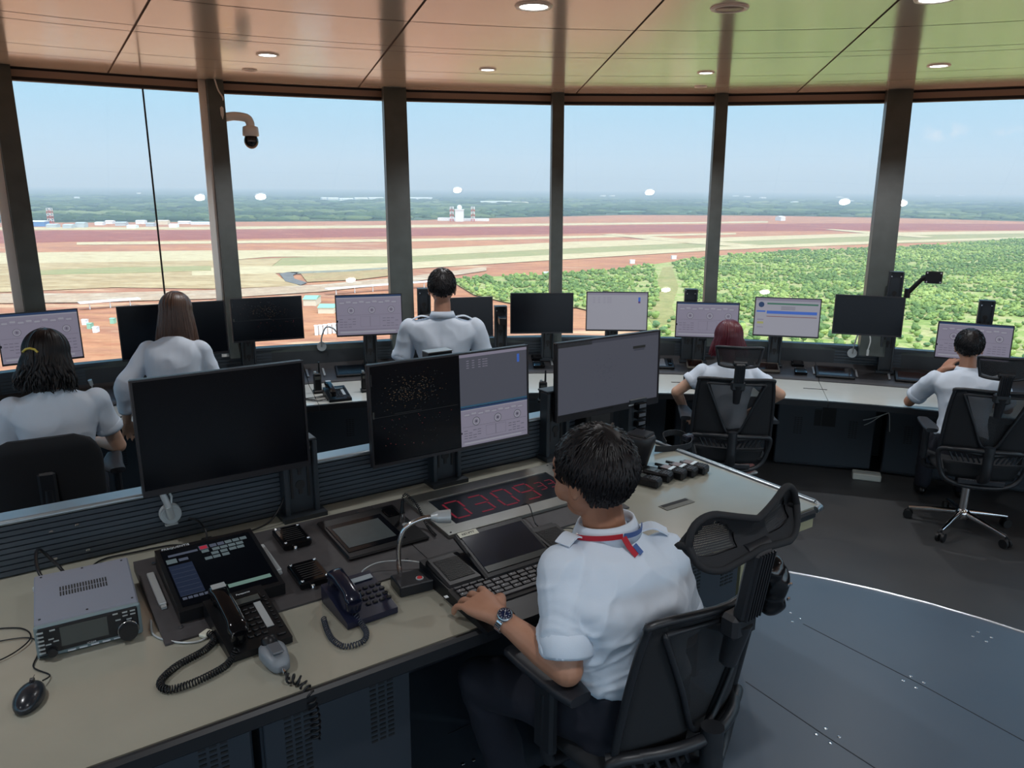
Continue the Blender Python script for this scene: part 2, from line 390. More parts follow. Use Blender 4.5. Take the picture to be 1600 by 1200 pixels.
def inside(x, y, poly):
    c = False; n = len(poly)
    for i in range(n):
        a, b = poly[i], poly[i - 1]
        if (a[1] > y) != (b[1] > y) and x < (b[0] - a[0]) * (y - a[1]) / (b[1] - a[1]) + a[0]: c = not c
    return c
fpoly = [(p.x, p.y) for p in fw]
def green(name, c, c2):
    return mat(name, c, .85, nz=c2, nscale=.35, spec=.15)
gm = [green('leaf_deep', srgb(104, 126, 76), srgb(122, 144, 82)), green('leaf_mid', srgb(130, 150, 84), srgb(150, 166, 92)),
      green('leaf_pale', srgb(156, 172, 96), srgb(176, 186, 110)), green('leaf_blue', srgb(100, 126, 86), srgb(118, 142, 92))]
bark = mat('bark', srgb(110, 96, 80), .9)
def blob(seed, n=9, k=6):
    rr = random.Random(seed); mb = MB()
    mb.ell((0, 0, .55), (.5, .5, .42), n, k)
    mb.ell((.2, .1, .75), (.33, .3, .3), n, k); mb.ell((-.22, -.1, .6), (.34, .3, .3), n, k)
    mb.v = [tuple(V(p) + V((rr.uniform(-.07, .07), rr.uniform(-.07, .07), rr.uniform(-.06, .06)))) for p in mb.v]
    mb.sm = [False] * len(mb.f)
    return mb
spots = []
rr = random.Random(3)
lo, hi = at(-100, 620, ZG).y, 2300
while len(spots) < 24000:
    y = 330 + (hi - 330) * rr.random() ** 1.5; x = rr.uniform(-250, 1900)
    if abs(x) > y * .95 + 60: continue
    if not inside(x, y, fpoly): continue
    if noise.noise(V((x * .03, y * .03, 3))) < -.30: continue
    tr = at(1040, 470, ZG)
    if abs(x - (tr.x / tr.y) * y - 6 * sin(y * .01)) < 13 and 640 < y < 1150: continue
    if y < 470 : continue
    if y < 640 and any((x - q[0]) ** 2 + (y - q[1]) ** 2 < 80 for q in spots if abs(q[1] - y) < 9): continue
    spots.append((x, y))
spots.sort(key=lambda p: p[0] ** 2 + p[1] ** 2)
protos = []
for k in range(4):
    b = blob(k); b.mi = [0] * len(b.f)
    b.cyl((0, 0, 0), (0, 0, .4), .05, .03, 6, 1)
    protos.append(b.mesh('scrub_tree', [gm[k], bark]))
for i, (x, y) in enumerate(spots[:300]):
    o = D.objects.new('scrub_tree', protos[int(rr.random() * 4)]); COL.objects.link(o)
    s = rr.uniform(3, 7); o.location = (x, y, ZG + 1.3); o.scale = (s, s, s * rr.uniform(.7, 1.05)); o.rotation_euler = (0, 0, rr.uniform(0, 6.28))
    tag(o, 'round green scrub tree in the nearest woodland right below the windows', 'tree', 'scrub trees nearest the tower')
small = []
for k in range(4):
    q = MB(); q.ell((0, 0, .5), (.55, .5, .45), 6, 4)
    rq = random.Random(k + 40); q.v = [tuple(V(p) * rq.uniform(.85, 1.2)) for p in q.v]; small.append(q)
far = MB()
for i, (x, y) in enumerate(spots[300:]):
    s = rr.uniform(2.2, 5.6); a = rr.uniform(0, 6.28); k = int(rr.random() * 4)
    M_ = Matrix.Translation((x, y, ZG + 1.3)) @ Matrix.Rotation(a, 4, 'Z') @ Matrix.Diagonal((s, s, s * rr.uniform(.6, 1), 1))
    mk = int(min(3, max(0, (noise.noise(V((x * .01, y * .01, 0))) + .5) * 2.2 + rr.uniform(-1, 1)))) 
    far.join(small[k], M_, mk)
far.sm = [False] * len(far.f)
tag(far.build('woodland', gm), 'wide green scrub woodland stretching to the airfield on the right', 'woodland', kind='stuff')

# tree masses far beyond the airfield
fep = [(p.x, p.y) for p in fe] + [(24000, 5000), (24000, 25000), (-24000, 25000), (-24000, 2200)]
clear_ = []
for u, v in [(u_, 313) for u_ in range(503, 680, 20)] + [(u_, 318) for u_ in range(752, 830, 15)] + [(940, 307), (955, 307), (1148, 307), (1165, 308), (1190, 310), (1310, 309), (1465, 307), (1330, 316), (116, 311), (1220, 345), (1240, 318), (718, 346), (680, 346), (756, 346)]:
    q = at(u, v, ZG); clear_.append((q.x, q.y, .007 * q.y))
fm = MB(); ns_ = 0; rf_ = random.Random(21); b6 = MB(); b6.ell((0, 0, .2), (.5, .5, .8), 6, 4)
while ns_ < 5200:
    y = 2250 + 5200 * rf_.random() ** 1.6; x = rf_.uniform(-.9, .9) * y
    if not inside(x, y - 60, fep) or any(abs(x - q[0]) < 90 + q[2] and abs(y - q[1]) < 120 + .015 * y for q in clear_): continue
    if rf_.random() < .45 and noise.noise(V((x * .0011, y * .0028, 8))) > .05: continue
    ns_ += 1; w_ = rf_.uniform(18, 95) * (1 if y < 3600 else 1.7); k = int(min(3, max(0, (noise.noise(V((x * .0013, y * .003, 1))) + .5) * 2.6 + rf_.uniform(-.8, .8))))
    fm.join(b6, Matrix.Translation((x, y, ZG)) @ Matrix.Rotation(rf_.uniform(-.25, .25), 4, 'Z') @ Matrix.Diagonal((w_, w_ * .6, rf_.uniform(7, 15), 1)), k)
fgm = [mat('far_leaf_dark', srgb(62, 80, 58), .9, spec=.1), mat('far_leaf_mid', srgb(80, 98, 66), .9, spec=.1), mat('far_leaf_olive', srgb(104, 118, 80), .9, spec=.1), mat('far_leaf_pale', srgb(124, 134, 98), .9, spec=.1)]
tag(fm.build('forest', fgm), 'dark green forest stretching to the horizon beyond the airfield', 'forest', kind='stuff')

# haze over the land: a thin scattering volume
hz = MB(); hz.box((0, 14250, 320), (44000, 27500, 900))
hm = D.materials.new('haze'); hm.use_nodes = True; nt = hm.node_tree; nt.nodes.clear()
out = nt.nodes.new('ShaderNodeOutputMaterial'); vs_ = nt.nodes.new('ShaderNodeVolumeScatter')
vs_.inputs['Color'].default_value = (.70, .84, 1.0, 1); vs_.inputs['Density'].default_value = .00017; vs_.inputs['Anisotropy'].default_value = 0.0
nt.links.new(vs_.outputs[0], out.inputs['Volume'])
tag(hz.build('haze', hm), 'thin blue haze hanging over the far land', 'haze', kind='stuff')

# far buildings
white = mat('far_white', srgb(238, 240, 240), .7); grey_f = mat('far_grey', srgb(190, 196, 200), .7); blue_f = mat('far_blue', srgb(96, 140, 190), .6)
redw = mat('far_red', srgb(206, 84, 66), .7); roofg = mat('far_green_roof', srgb(150, 196, 168), .6); cream_f = mat('far_cream', srgb(226, 214, 188), .8)
def far_building(u0, u1, v, h, dep, m, label, name='distant_building', group=None, roofm=None):
    a, b = at(u0, v, ZG), at(u1, v, ZG); d = (b - a); L = d.length; ang = math.atan2(d.y, d.x)
    t = thing(name, label, 'building', (a + b) / 2, ang, group)
    mb = MB(); mb.box((0, dep / 2, h / 2), (L, dep, h)); mb.build('wall', m, t)
    r = MB(); r.prism([(-dep * .54, h), (dep * .54, h), (0, h + dep * .09)], -L / 2 - .5, L / 2 + .5, mtx=Matrix.Translation((0, dep / 2, 0)) @ Matrix.Rotation(PI / 2, 4, 'Z') @ Matrix.Rotation(PI / 2, 4, 'X'))
    r.build('roof', roofm or m, t); return t
t = thing('radar_building', 'white radar tower standing between two red and white masts', 'building', at(718, 346, ZG))
MB().box((0, 0, 18), (26, 26, 36)).build('tower_block', white, t); MB().box((0, 0, 36.5), (30, 30, 2)).build('roof_slab', white, t)
MB().ell((0, 0, 43), 8).build('radome', white, t); MB().box((-42, 40, 5), (60, 20, 10)).build('annex', white, t); MB().box((52, 40, 4), (80, 18, 8)).build('annex', white, t)
for u, v, h, lb in ((706, 346, 45, 'red and white lattice mast left of the white radar tower'), (739, 346, 45, 'red and white lattice mast right of the white radar tower'), (80, 350, 42, 'red and white lattice mast far off by the leftmost hangars')):
    t = thing('lattice_mast', lb, 'mast', at(u, v, ZG)); mb = MB(); s = 5
    for k in range(6):
        z0, z1 = h * k / 6, h * (k + 1) / 6
        for sx, sy in ((-1, -1), (1, -1), (1, 1), (-1, 1)):
            mb.cyl((sx * s, sy * s, z0), (sx * s, sy * s, z1), .9, n=5, m=k % 2)
        mb.cyl((-s, -s, z0), (s, -s, z1), .6, n=4, m=k % 2); mb.cyl((s, s, z0), (-s, s, z1), .6, n=4, m=k % 2)
        mb.box((0, 0, z1), (2 * s + 1, 2 * s + 1, .8), k % 2)
    mb.build('lattice', [redw, white], t)
gl = 'pale sheds and hangars along the far edge of the airfield at the left'
far_building(40, 70, 354, 12, 30, blue_f, 'blue walled hangar at the far left of the airfield edge', roofm=white)
rb = random.Random(11)
for u0, u1, v, h in ((72, 88, 356, 9), (98, 112, 357, 10), (118, 132, 356, 14), (148, 160, 352, 8), (164, 176, 350, 9), (180, 196, 353, 10), (198, 212, 357, 8), (212, 226, 350, 10), (228, 240, 354, 9), (243, 262, 351, 12), (264, 276, 356, 9), (278, 296, 350, 7), (298, 330, 351, 6)):
    far_building(u0, u1, v, h * .8, 26, rb.choice([white, white, cream_f, grey_f]), 'pale low shed in the row of sheds on the far left airfield edge', group=gl)
for u0, u1, v, lb in ((503, 512, 312, None), (513, 530, 312.5, None), (531, 552, 313.5, None), (555, 575, 312.5, None), (577, 600, 312, None), (640, 676, 312, None)):
    far_building(u0, u1, v, 13, 60, white, 'long white works hall in the distant forest left of the radar tower', group='white halls in the distant forest')
far_building(752, 800, 317, 8, 40, white, 'long low white hall in the distant forest right of the radar tower'); far_building(800, 826, 319, 9, 50, cream_f, 'cream hall at the right end of the distant forest clearing')
for u, v in ((940, 307), (955, 307), (1148, 307), (1165, 308), (1190, 310), (1310, 309), (1500, 306), (1465, 307), (1330, 316), (116, 311), (1220, 345), (1240, 318), (215, 303)):
    far_building(u, u + rb.uniform(4, 9), v, 12, 40, white, 'tiny white house far off in the hazy forest', group='tiny white houses in the hazy forest', name='distant_house')
# long white canopies near the road
def canopy(u0, v0, u1, v1, lb, wd=9):
    a, b = at(u0, v0, ZG + 6), at(u1, v1, ZG + 6); d = b - a; L = d.length; ang = math.atan2(d.y, d.x)
    t = thing('long_canopy', lb, 'canopy', ((a + b) / 2).xy.to_3d() + V((0, 0, ZG)), ang)
    MB().box((0, 0, 6.4), (L, wd, .8)).build('roof', white, t)
    n = max(3, int(L / 18)); 
    for k in range(n): MB().box((-L / 2 + (k + .5) * L / n, 0, 3), (.8, .8, 6)).build('post', white, t)
canopy(123, 474, 218, 467, 'long white canopy roof beside the road at the left', 10)
canopy(510, 452, 700, 438, 'long thin white viaduct roof in the middle of the airfield', 8)
far_building(474, 494, 478, 6, 24, cream_f, 'green and yellow roofed works shed right of the leftmost dark radar monitor', name='works_shed', roofm=roofg)
far_building(497, 522, 490, 5, 22, cream_f, 'green roofed works shed behind the left row of monitors', name='works_shed', roofm=roofg)
for k in range(7):
    far_building(492 + k * 7, 496.5 + k * 7, 524 - k * .8, 7, 4, white, 'small white site cabin in the row right of the dark radar monitor', name='site_cabin', group='white site cabins')
for u, v in ((128, 508), (145, 520), (172, 506), (136, 514)):
    far_building(u, u + 6, v, 4, 5, rb.choice([white, roofg]), 'small pale site hut on red earth behind the left monitors', name='site_hut', group='pale site huts')
for u, v in ((850, 432), (985, 412), (870, 500), (840, 505), (1050, 405)):
    far_building(u, u + 7, v, 5, 6, white, 'small white hut at the edge of the scrub woodland', name='hut', group='white huts by the woodland')
t = thing('crane', 'yellow crane boom rising beyond the window left of the middle', 'crane', at(392, 500, ZG))
q = at(392, 500, ZG); p2 = at(370, 430, ZG + 34)
MB().cyl((0, 0, 0), V((p2.x - q.x, 0, 40)), 1.0, .5, 6).build('boom', mat('crane_yellow', srgb(236, 196, 60), .6), t); MB().box((0, 0, 1.6), (5, 3, 3.2)).build('body', MATS['crane_yellow'], t)
for u, v, s in ((475, 205, 0),):
    pass
# ================================================================ the cab: floor, glass, ceiling
CX, CY = 0.76, -0.32
def pol(R, a, z=0.0):
    a = rad(a); return V((CX + R * sin(a), CY + R * cos(a), z))
steel = mat('column_grey', srgb(72, 80, 78), .45, nz=srgb(62, 69, 67), nscale=9, bump=.1)
lightframe = mat('frame_pale', srgb(228, 228, 222), .4)
darkm = mat('dark_gap', srgb(26, 24, 24), .7)
trimm = mat('head_trim', srgb(168, 146, 128), .5)
glass = D.materials.new('window_glass'); glass.use_nodes = True; nt = glass.node_tree; nt.nodes.clear()
o_ = nt.nodes.new('ShaderNodeOutputMaterial'); mxs = nt.nodes.new('ShaderNodeMixShader'); tr_ = nt.nodes.new('ShaderNodeBsdfTransparent'); gl_ = nt.nodes.new('ShaderNodeBsdfGlossy')
fr = nt.nodes.new('ShaderNodeFresnel'); fr.inputs[0].default_value = 1.5
gl_.inputs['Roughness'].default_value = 0.0; tr_.inputs[0].default_value = (.70, .735, .73, 1)
nt.links.new(fr.outputs[0], mxs.inputs[0]); nt.links.new(tr_.outputs[0], mxs.inputs[1]); nt.links.new(gl_.outputs[0], mxs.inputs[2]); nt.links.new(mxs.outputs[0], o_.inputs[0])
RS, RT, ZS, ZT = 6.84, 7.46, .90, 2.86
NB = 33; ST = 360 / NB; A0 = -3.4
TOPDX = V((.05, 0, 0))
floorm = mat('floor_vinyl', srgb(62, 64, 66), .42, nz=srgb(72, 72, 72), nscale=2.2, bump=.05, spec=.4)
mb = MB(); mb.prism([tuple(pol(7.0, k * ST)[:2]) for k in range(NB)], -.12, 0)
struct(mb.build('floor', floorm))
wallm = mat('wall_panel', srgb(52, 56, 60), .6)
# glass bays ahead, rear ones left open to admit light, columns all round
for k in range(NB):
    a0, a1 = A0 + (k - 16) * ST, A0 + (k - 15) * ST
    if not 9 <= k <= 23: continue
    n = k + 1
    p = [pol(RS, a0, ZS), pol(RS, a1, ZS), pol(RT, a1, ZT) + TOPDX, pol(RT, a0, ZT) + TOPDX]
    g = MB(); g.add(p, [(0, 1, 2, 3)]); w_ = struct(g.build('window_%d' % n, glass))
    # sill and head frames are parts of the window
    q = MB(); out_ = (p[0] + p[1]) / 2 - V((CX, CY, ZS)); out_.normalize()
    def bar(mb_, a, b, wi, he, off, m=0):
        a, b = V(a) + off, V(b) + off; d = (b - a).normalized(); o1 = V((out_.x, out_.y, 0)) * wi / 2; o2 = V((0, 0, he / 2))
        vs = [a - o1 - o2, a + o1 - o2, a + o1 + o2, a - o1 + o2, b - o1 - o2, b + o1 - o2, b + o1 + o2, b - o1 + o2]
        mb_.add(vs, [(0, 1, 2, 3), (7, 6, 5, 4), (0, 4, 5, 1), (1, 5, 6, 2), (2, 6, 7, 3), (3, 7, 4, 0)], m)
    bar(q, p[0], p[1], .10, .04, V((0, 0, -.01))); q.build('sill_frame', steel, w_)
    q = MB(); bar(q, p[3], p[2], .08, .024, V((0, 0, .0)), 0); q.build('head_frame', darkm, w_)
    # the strip between glass head and ceiling
    q = MB(); bar(q, p[3], p[2], .03, .05, V((0, 0, .037)), 0); q.build('head_trim', trimm, w_)
    q = MB(); bar(q, p[3], p[2], .03, .02, V((0, 0, .072)), 0); q.build('head_gap', darkm, w_)
    if k in (12, 13):   # bays with a butt joint between two panes
        f_ = .64
        a, b = p[0].lerp(p[1], f_), p[3].lerp(p[2], f_)
        MB().cyl(a, b, .007, n=6).build('glass_joint', darkm, w_)
    # low wall below the glass
for k in range(NB):
    pass
mb = MB(); mo = [pol(RS + .03, A0 + k * ST) for k in range(NB)]; mi_ = [pol(RS - .05, A0 + k * ST) for k in range(NB)]
def ringwall(mb, inner, outer, z0, z1, m=0):
    n = len(inner); vs = []
    for P in (inner, outer):
        for z in (z0, z1): vs += [V((q.x, q.y, z)) for q in P]
    fs = []
    for i in range(n):
        j = (i + 1) % n
        fs += [(i, j, n + j, n + i), (2 * n + j, 2 * n + i, 3 * n + i, 3 * n + j), (n + i, n + j, 3 * n + j, 3 * n + i), (j, i, 2 * n + i, 2 * n + j)]
    mb.add(vs, fs, m)
ringwall(mb, mi_, mo, -.1, ZS - .03)
struct(mb.build('wall_front', wallm))
for k in range(NB):
    a = A0 + (k - 16) * ST
    b_, t_ = pol(RS - .02, a, ZS - .03), pol(RT - .02, a, ZT + .1) + TOPDX
    wd = .185 if k % 3 == 0 else .10
    if k in (13, 14): wd = .12
    dp = .2 if k % 3 == 0 else .15
    r_ = V((sin(rad(a)), cos(rad(a)), 0)); tn = V((cos(rad(a)), -sin(rad(a)), 0))
    # wd across (tangent), inner face toward the room
    mb = MB()
    def colbox(x0, x1, y0, y1, m):
        vs = []
        for P in (b_, t_):
            for x, y in ((x0, y0), (x1, y0), (x1, y1), (x0, y1)): vs.append(P + tn * x + r_ * y)
        mb.add(vs, [(0, 1, 2, 3), (7, 6, 5, 4), (0, 4, 5, 1), (1, 5, 6, 2), (2, 6, 7, 3), (3, 7, 4, 0)], m)
    colbox(-wd / 2, wd / 2, -dp, -.01, 0)
    struct(mb.build('trim_%d' % (k + 1), steel))
    mb2 = MB(); mb = mb2
    colbox(-.03, .03, -.01, .09, 0)
    if k in (13, 14): colbox(-wd / 2 - .055, -wd / 2 - .002, -.06, .0, 0)
    mb2.build('glazing_bar', lightframe, D.objects['trim_%d' % (k + 1)])

# ceiling: panels with thin seams, slightly glossy so the columns mirror in it
ceilm = mat('ceiling_panel', srgb(204, 195, 180), .16, spec=.6, coat=.5, coatr=.12)
seam = mat('ceiling_seam', srgb(92, 76, 64), .7)
ZCL = 2.93
mb = MB(); rings = [0, 1.4, 2.8, 3.7, 4.58, 5.28, 5.46, 6.25, 6.64, 7.32]
NA = 25
for i in range(len(rings) - 1):
    for k in range(NA):
        n = 4; g = .006
        r0, r1 = rings[i] + g, rings[i + 1] - g
        th0, th1 = -1.8 + k * 360 / NA, -1.8 + (k + 1) * 360 / NA
        ga0, ga1 = math.degrees(g / max(r0, .05)), math.degrees(g / r1)
        if i == 0: ga0 = ga1
        ins = [pol(r0, th0 + ga0 + (th1 - th0 - 2 * ga0) * j / n, ZCL) for j in range(n + 1)]
        ous = [pol(r1, th0 + ga1 + (th1 - th0 - 2 * ga1) * j / n, ZCL) for j in range(n + 1)]
        vs = ins + ous
        mb.add(vs, [(j, j + 1, n + 2 + j, n + 1 + j) for j in range(n)], 0)
mb.v = [tuple(p) for p in mb.v]
back = [tuple(pol(7.6, k * ST)[:2]) for k in range(NB)]
mb.prism(back, ZCL + .006, ZCL + .3, 1)
struct(mb.build('ceiling', [ceilm, seam]))
mb = MB(); mb.prism([tuple(pol(8.1, k * ST)[:2]) for k in range(NB)], ZCL + .3, ZCL + .42)  # unseen roof, made wide to keep direct sun out of the cab
struct(mb.build('trim_roof', mat('roof_edge', srgb(150, 150, 150), .6)))

dl_rim = mat('lamp_rim', srgb(226, 226, 222), .35); dl_on = mat('lamp_glow', (1, 1, 1), .4, emis=(1, .97, .9), es=9); dl_off = mat('lamp_off', srgb(150, 140, 130), .4)
def downlight(p, r, on, label, group=None):
    t = thing('downlight', label, 'ceiling light', (p.x, p.y, ZCL), 0, group)
    mb = MB(); mb.lathe([(r * .72, -.001), (r * .78, -.008), (r * .96, -.008), (r, -.002), (r, 0)], 28); 
    mb.build('rim', dl_rim, t)
    MB().lathe([(.001, -.006), (r * .72, -.005), (r * .72, -.001)], 28).build('lens', dl_on if on else dl_off, t)
    if on:
        la = D.lights.new('downlight_lamp', 'AREA'); la.shape = 'DISK'; la.size = r * 1.4; la.energy = 8.5; la.color = (.95, .97, 1); la.spread = rad(130)
        lo_ = D.objects.new('downlight_lamp', la); COL.objects.link(lo_); lo_.parent = t; lo_.location = (0, 0, -.02)
    return t
for u, v, on, r, lb in ((834, 9, 1, .085, 'large lit round ceiling light at the top edge in the middle'), (1140, 12, 0, .085, 'unlit round ceiling fitting right of the largest lit ceiling light'), (1462, -3, 1, .085, 'lit ceiling light cut off by the top edge at the right'),
                       (418, 85, 1, .07, 'lit ceiling light near the white dome camera'), (762, 108, 1, .06, 'small lit ceiling light close to the windows in the middle'), (1103, 113, 1, .06, 'small lit ceiling light just left of a thin column on the right'),
                       (1467, 102, 1, .07, 'lit ceiling light right of the wide leaning column'), (390, 109, 0, .05, 'small unlit ceiling disc left of the dome camera'), (1095, 135, 0, .05, 'small unlit ceiling disc close to the window head on the right')):
    downlight(at(u, v, ZCL), r, on, lb)
for k, (x, y) in enumerate(((-2.0, -.5), (0.7, -1.4), (3.4, -.6), (-1.8, 1.6), (3.2, 1.6), (.6, .8))):
    downlight(V((x, y, 0)), .085, 1, 'lit round ceiling light further back over the room', 'ceiling lights over the back of the room')

# dome camera on the column
camw = mat('camera_white', srgb(206, 204, 198), .35); camb = mat('camera_black', srgb(12, 12, 14), .08)
ac = A0 - 2 * ST
cp = pol(RT - .3, ac, 2.64); 
base = at(348, 158, 2.58); 
tn = V((cos(rad(ac)), -sin(rad(ac)), 0)); rdl = V((sin(rad(ac)), cos(rad(ac)), 0))
cpos = pol(RS - .02 + (RT - RS) * .84 - .12, ac, 2.65) + tn * .06
t = thing('dome_camera', 'white security camera with black dome on a bracket beside a window column', 'security camera', cpos, -rad(ac))
MB().box((.012, 0, 0), (.024, .09, .16), bev=.01).build('wall_plate', camw, t)
mb = MB(); mb.tube(smooth_path([(.02, 0, 0), (.10, 0, .015), (.19, 0, .005), (.215, 0, -.03), (.215, 0, -.07)], 6), [.033] * 5 * 1 + [.033] * 20, 12)
mb.build('bracket_arm', camw, t)
MB().lathe([(.03, -.05), (.058, -.06), (.062, -.09), (.062, -.125), (.056, -.13)], 24, (.215, 0, 0)).build('housing', camw, t)
MB().ell((.215, 0, -.165), (.055, .055, .06), 20, 12).build('dome', camb, t)
mb = MB(); mb.tube(smooth_path([(.01, 0, .08), (.03, 0, .14), (.0, 0, .2), (-.02, 0, .28)], 6), .006, 6); mb.build('cable', camw, t)

# raised platform
platm = mat('platform_laminate', srgb(70, 84, 98), .38, nz=srgb(78, 90, 102), nscale=1.6, bump=.03, spec=.45)
stripm = mat('step_nosing', srgb(190, 196, 200), .25, metal=.9)
ZP = .25
pe = [at(1240, 895, ZP), at(1440, 940, ZP), at(1600, 988, ZP)]
def circ3(a, b, c):
    ax, ay, bx, by, cx, cy = a.x, a.y, b.x, b.y, c.x, c.y
    d = 2 * (ax * (by - cy) + bx * (cy - ay) + cx * (ay - by))
    ux = ((ax * ax + ay * ay) * (by - cy) + (bx * bx + by * by) * (cy - ay) + (cx * cx + cy * cy) * (ay - by)) / d
    uy = ((ax * ax + ay * ay) * (cx - bx) + (bx * bx + by * by) * (ax - cx) + (cx * cx + cy * cy) * (bx - ax)) / d
    return V((ux, uy)), (a.xy - V((ux, uy))).length
pc, pr = circ3(*pe)
print('PLATFORM', pc, pr)
def ring_from(c, r, a0, a1, n, z):
    return [V((c.x + r * cos(a0 + (a1 - a0) * k / n), c.y + r * sin(a0 + (a1 - a0) * k / n), z)) for k in range(n + 1)]
pang = lambda p: math.atan2(p.y - pc.y, p.x - pc.x)
mb = MB(); cpts = ring_from(pc, pr, -PI, PI, 72, 0)[:-1]
mb.prism([(p.x, p.y) for p in cpts], 0.0, ZP - .004, 1); mb.prism([(p.x * .9985 + pc.x * .0015, p.y * .9985 + pc.y * .0015) for p in cpts], ZP - .004, ZP, 0)
plat = struct(mb.build('platform', [platm, darkm]))
mb = MB(); rg = [V((pc.x + (pr + .002) * cos(a), pc.y + (pr + .002) * sin(a), ZP - .004)) for a in [2 * PI * k / 72 for k in range(72)]]
mb.tube(rg, .011, 6, closed=True); mb.build('nosing', stripm, plat)
# floor screws in fours and thin seams on the platform
screw = mat('screw_steel', srgb(214, 220, 224), .2, metal=1)
seamd = mat('floor_seam', srgb(34, 40, 46), .6)
def floor_seam(p, q):
    a, b = at(*p, ZP), at(*q, ZP); d = b - a
    mb = MB(); mb.box((0, 0, 0), (d.length, .0035, .0012)); o = mb.build('seam', seamd, plat); o.location = (a + b) / 2 + V((0, 0, .0006)); o.rotation_euler = (0, 0, math.atan2(d.y, d.x))
floor_seam((1255, 975), (1440, 1070)); floor_seam((1440, 1070), (1640, 1180)); floor_seam((1165, 1065), (1290, 1150)); floor_seam((1290, 1150), (1390, 1215)); floor_seam((700, 1147), (760, 1120))
k = 0
for u, v in ((1235, 957), (1250, 966), (1238, 971), (1520, 994), (1528, 987), (1549, 996), (1541, 1002), (1411, 1063), (1423, 1056), (1443, 1066), (1431, 1074), (1275, 1147), (1290, 1138), (1311, 1151), (1297, 1161), (740, 1187), (723, 1193)):
    p = at(u, v, ZP)
    MB().lathe([(.007, 0), (.0065, .0012), (.002, .0014)], 12, (p.x, p.y, ZP)).build('screw', screw, plat)

# ================================================================ the curved consoles under the windows
ZD = .68
topm = mat('worktop_pale', srgb(206, 208, 202), .2, nz=srgb(200, 203, 196), nscale=6, spec=.55, coat=.3)
edgem = mat('worktop_edge', srgb(18, 20, 24), .45)
panm = mat('console_charcoal', srgb(62, 62, 64), .5, nz=srgb(56, 56, 58), nscale=30, bump=.05)
slatm = mat('slat_charcoal', srgb(58, 66, 74), .42)
cabm = mat('cabinet_charcoal', srgb(46, 52, 60), .5)
railm = mat('rail_alu', srgb(150, 160, 166), .3, metal=.8)
blackp = mat('black_plastic', srgb(15, 16, 19), .38, spec=.35, bump=.04, bscale=600)
blackg = mat('black_gloss', srgb(10, 11, 14), .1, spec=.35)
silver = mat('silver_plastic', srgb(176, 182, 184), .35, metal=.3)
whitep = mat('white_plastic', srgb(222, 224, 222), .4)
def arc(a0, a1, step=2.75):
    n = max(1, round((a1 - a0) / step)); return [a0 + (a1 - a0) * k / n for k in range(n + 1)]
def sweep(mb, prof, a0, a1, m=0, step=2.75):
    """closed (R, z) profile swept round the cab centre"""
    rings = [[pol(R, a, z) for R, z in prof] for a in arc(a0, a1, step)]
    return mb.loft(rings[::-1], m, smooth=False)
def slat_prof(r0, r1, z0, z1, n):
    p = [(r1, z0), (r1, z1)]; h = (z1 - z0) / n
    for k in range(n):
        z = z1 - k * h
        p += [(r0, z - h * .04), (r0, z - h * .80), (r0 + .008, z - h * .84), (r0 + .008, z - h * .98)]
    return p[::-1]
for a0, a1, lb in ((-64, -21.12, 'curved control console with white worktop under the left windows'), (-21.08, 14.98, 'curved control console with white worktop under the middle windows'), (15.02, 62, 'curved control console with white worktop under the right windows')):
    t = thing('control_console', lb, 'console', pol(6.3, (a0 + a1) / 2), 0)
    inv = Matrix.Translation(-t.location)
    def put(name, mb, m, **kw):
        mb.v = [tuple(inv @ V(p)) for p in mb.v]; return mb.build(name, m, t, **kw)
    mb = MB(); sweep(mb, [(5.83, ZD - .03), (6.42, ZD - .03), (6.42, ZD), (5.83, ZD)], a0, a1, 0); put('worktop', mb, topm)
    mb = MB(); sweep(mb, [(5.815, ZD - .045), (5.86, ZD - .045), (5.86, ZD - .031), (5.829, ZD - .031), (5.829, ZD - .002), (5.815, ZD - .004)], a0, a1, 0); put('edge_strip', mb, edgem)
    mb = MB(); sweep(mb, [(6.421, ZD - .03), (6.77, ZD - .03), (6.77, ZD + .085), (6.44, ZD + .016), (6.421, ZD + .006)], a0, a1, 0); put('control_panel', mb, panm)
    mb = MB(); sweep(mb, slat_prof(6.772, 6.786, ZD + .05, .895, 7), a0, a1, 0); put('slat_wall', mb, slatm)
    mb = MB(); sweep(mb, [(6.765, .895), (6.79, .895), (6.79, .915), (6.765, .915)], a0, a1, 0); put('top_rail', mb, slatm)
# cabinets under the worktop
def cabinet(a0, a1, label, group=None, style=0):
    am = (a0 + a1) / 2; t = thing('console_cabinet', label, 'cabinet', pol(6.30, am), -rad(am), group)
    w = 2 * 6.3 * math.tan(rad((a1 - a0) / 2)) - .03
    MB().box((0, .22, .32), (w, .42, .60), bev=.004).build('body', cabm, t)
    MB().box((0, .23, .012), (w - .04, .36, .022)).build('plinth', darkm, t)
    d = MB(); d.box((0, .003, .325), (w - .012, .016, .575), bev=.003)
    for sx in (-1, 1):
        for j in range(3):
            for i in range(9): d.box((sx * w * .28 + (j - 1) * .022, -.006, .28 + i * .016), (.016, .003, .006), 1)
    dd = d.build('door', [cabm, darkm], t)
    MB().cyl((0, -.004, .57), (0, -.014, .57), .012, n=14).build('lock', mat('chrome', srgb(210, 212, 214), .12, metal=1), dd)
    if style == 1:
        MB().box((.02, -.006, .43), (.10, .006, .15)).build('opening', darkm, t); MB().box((-.06, -.007, .42), (.05, .006, .13)).build('vent_flap', blackp, t)
    return t
ca = [-60 + 7.2 * k for k in range(17)]
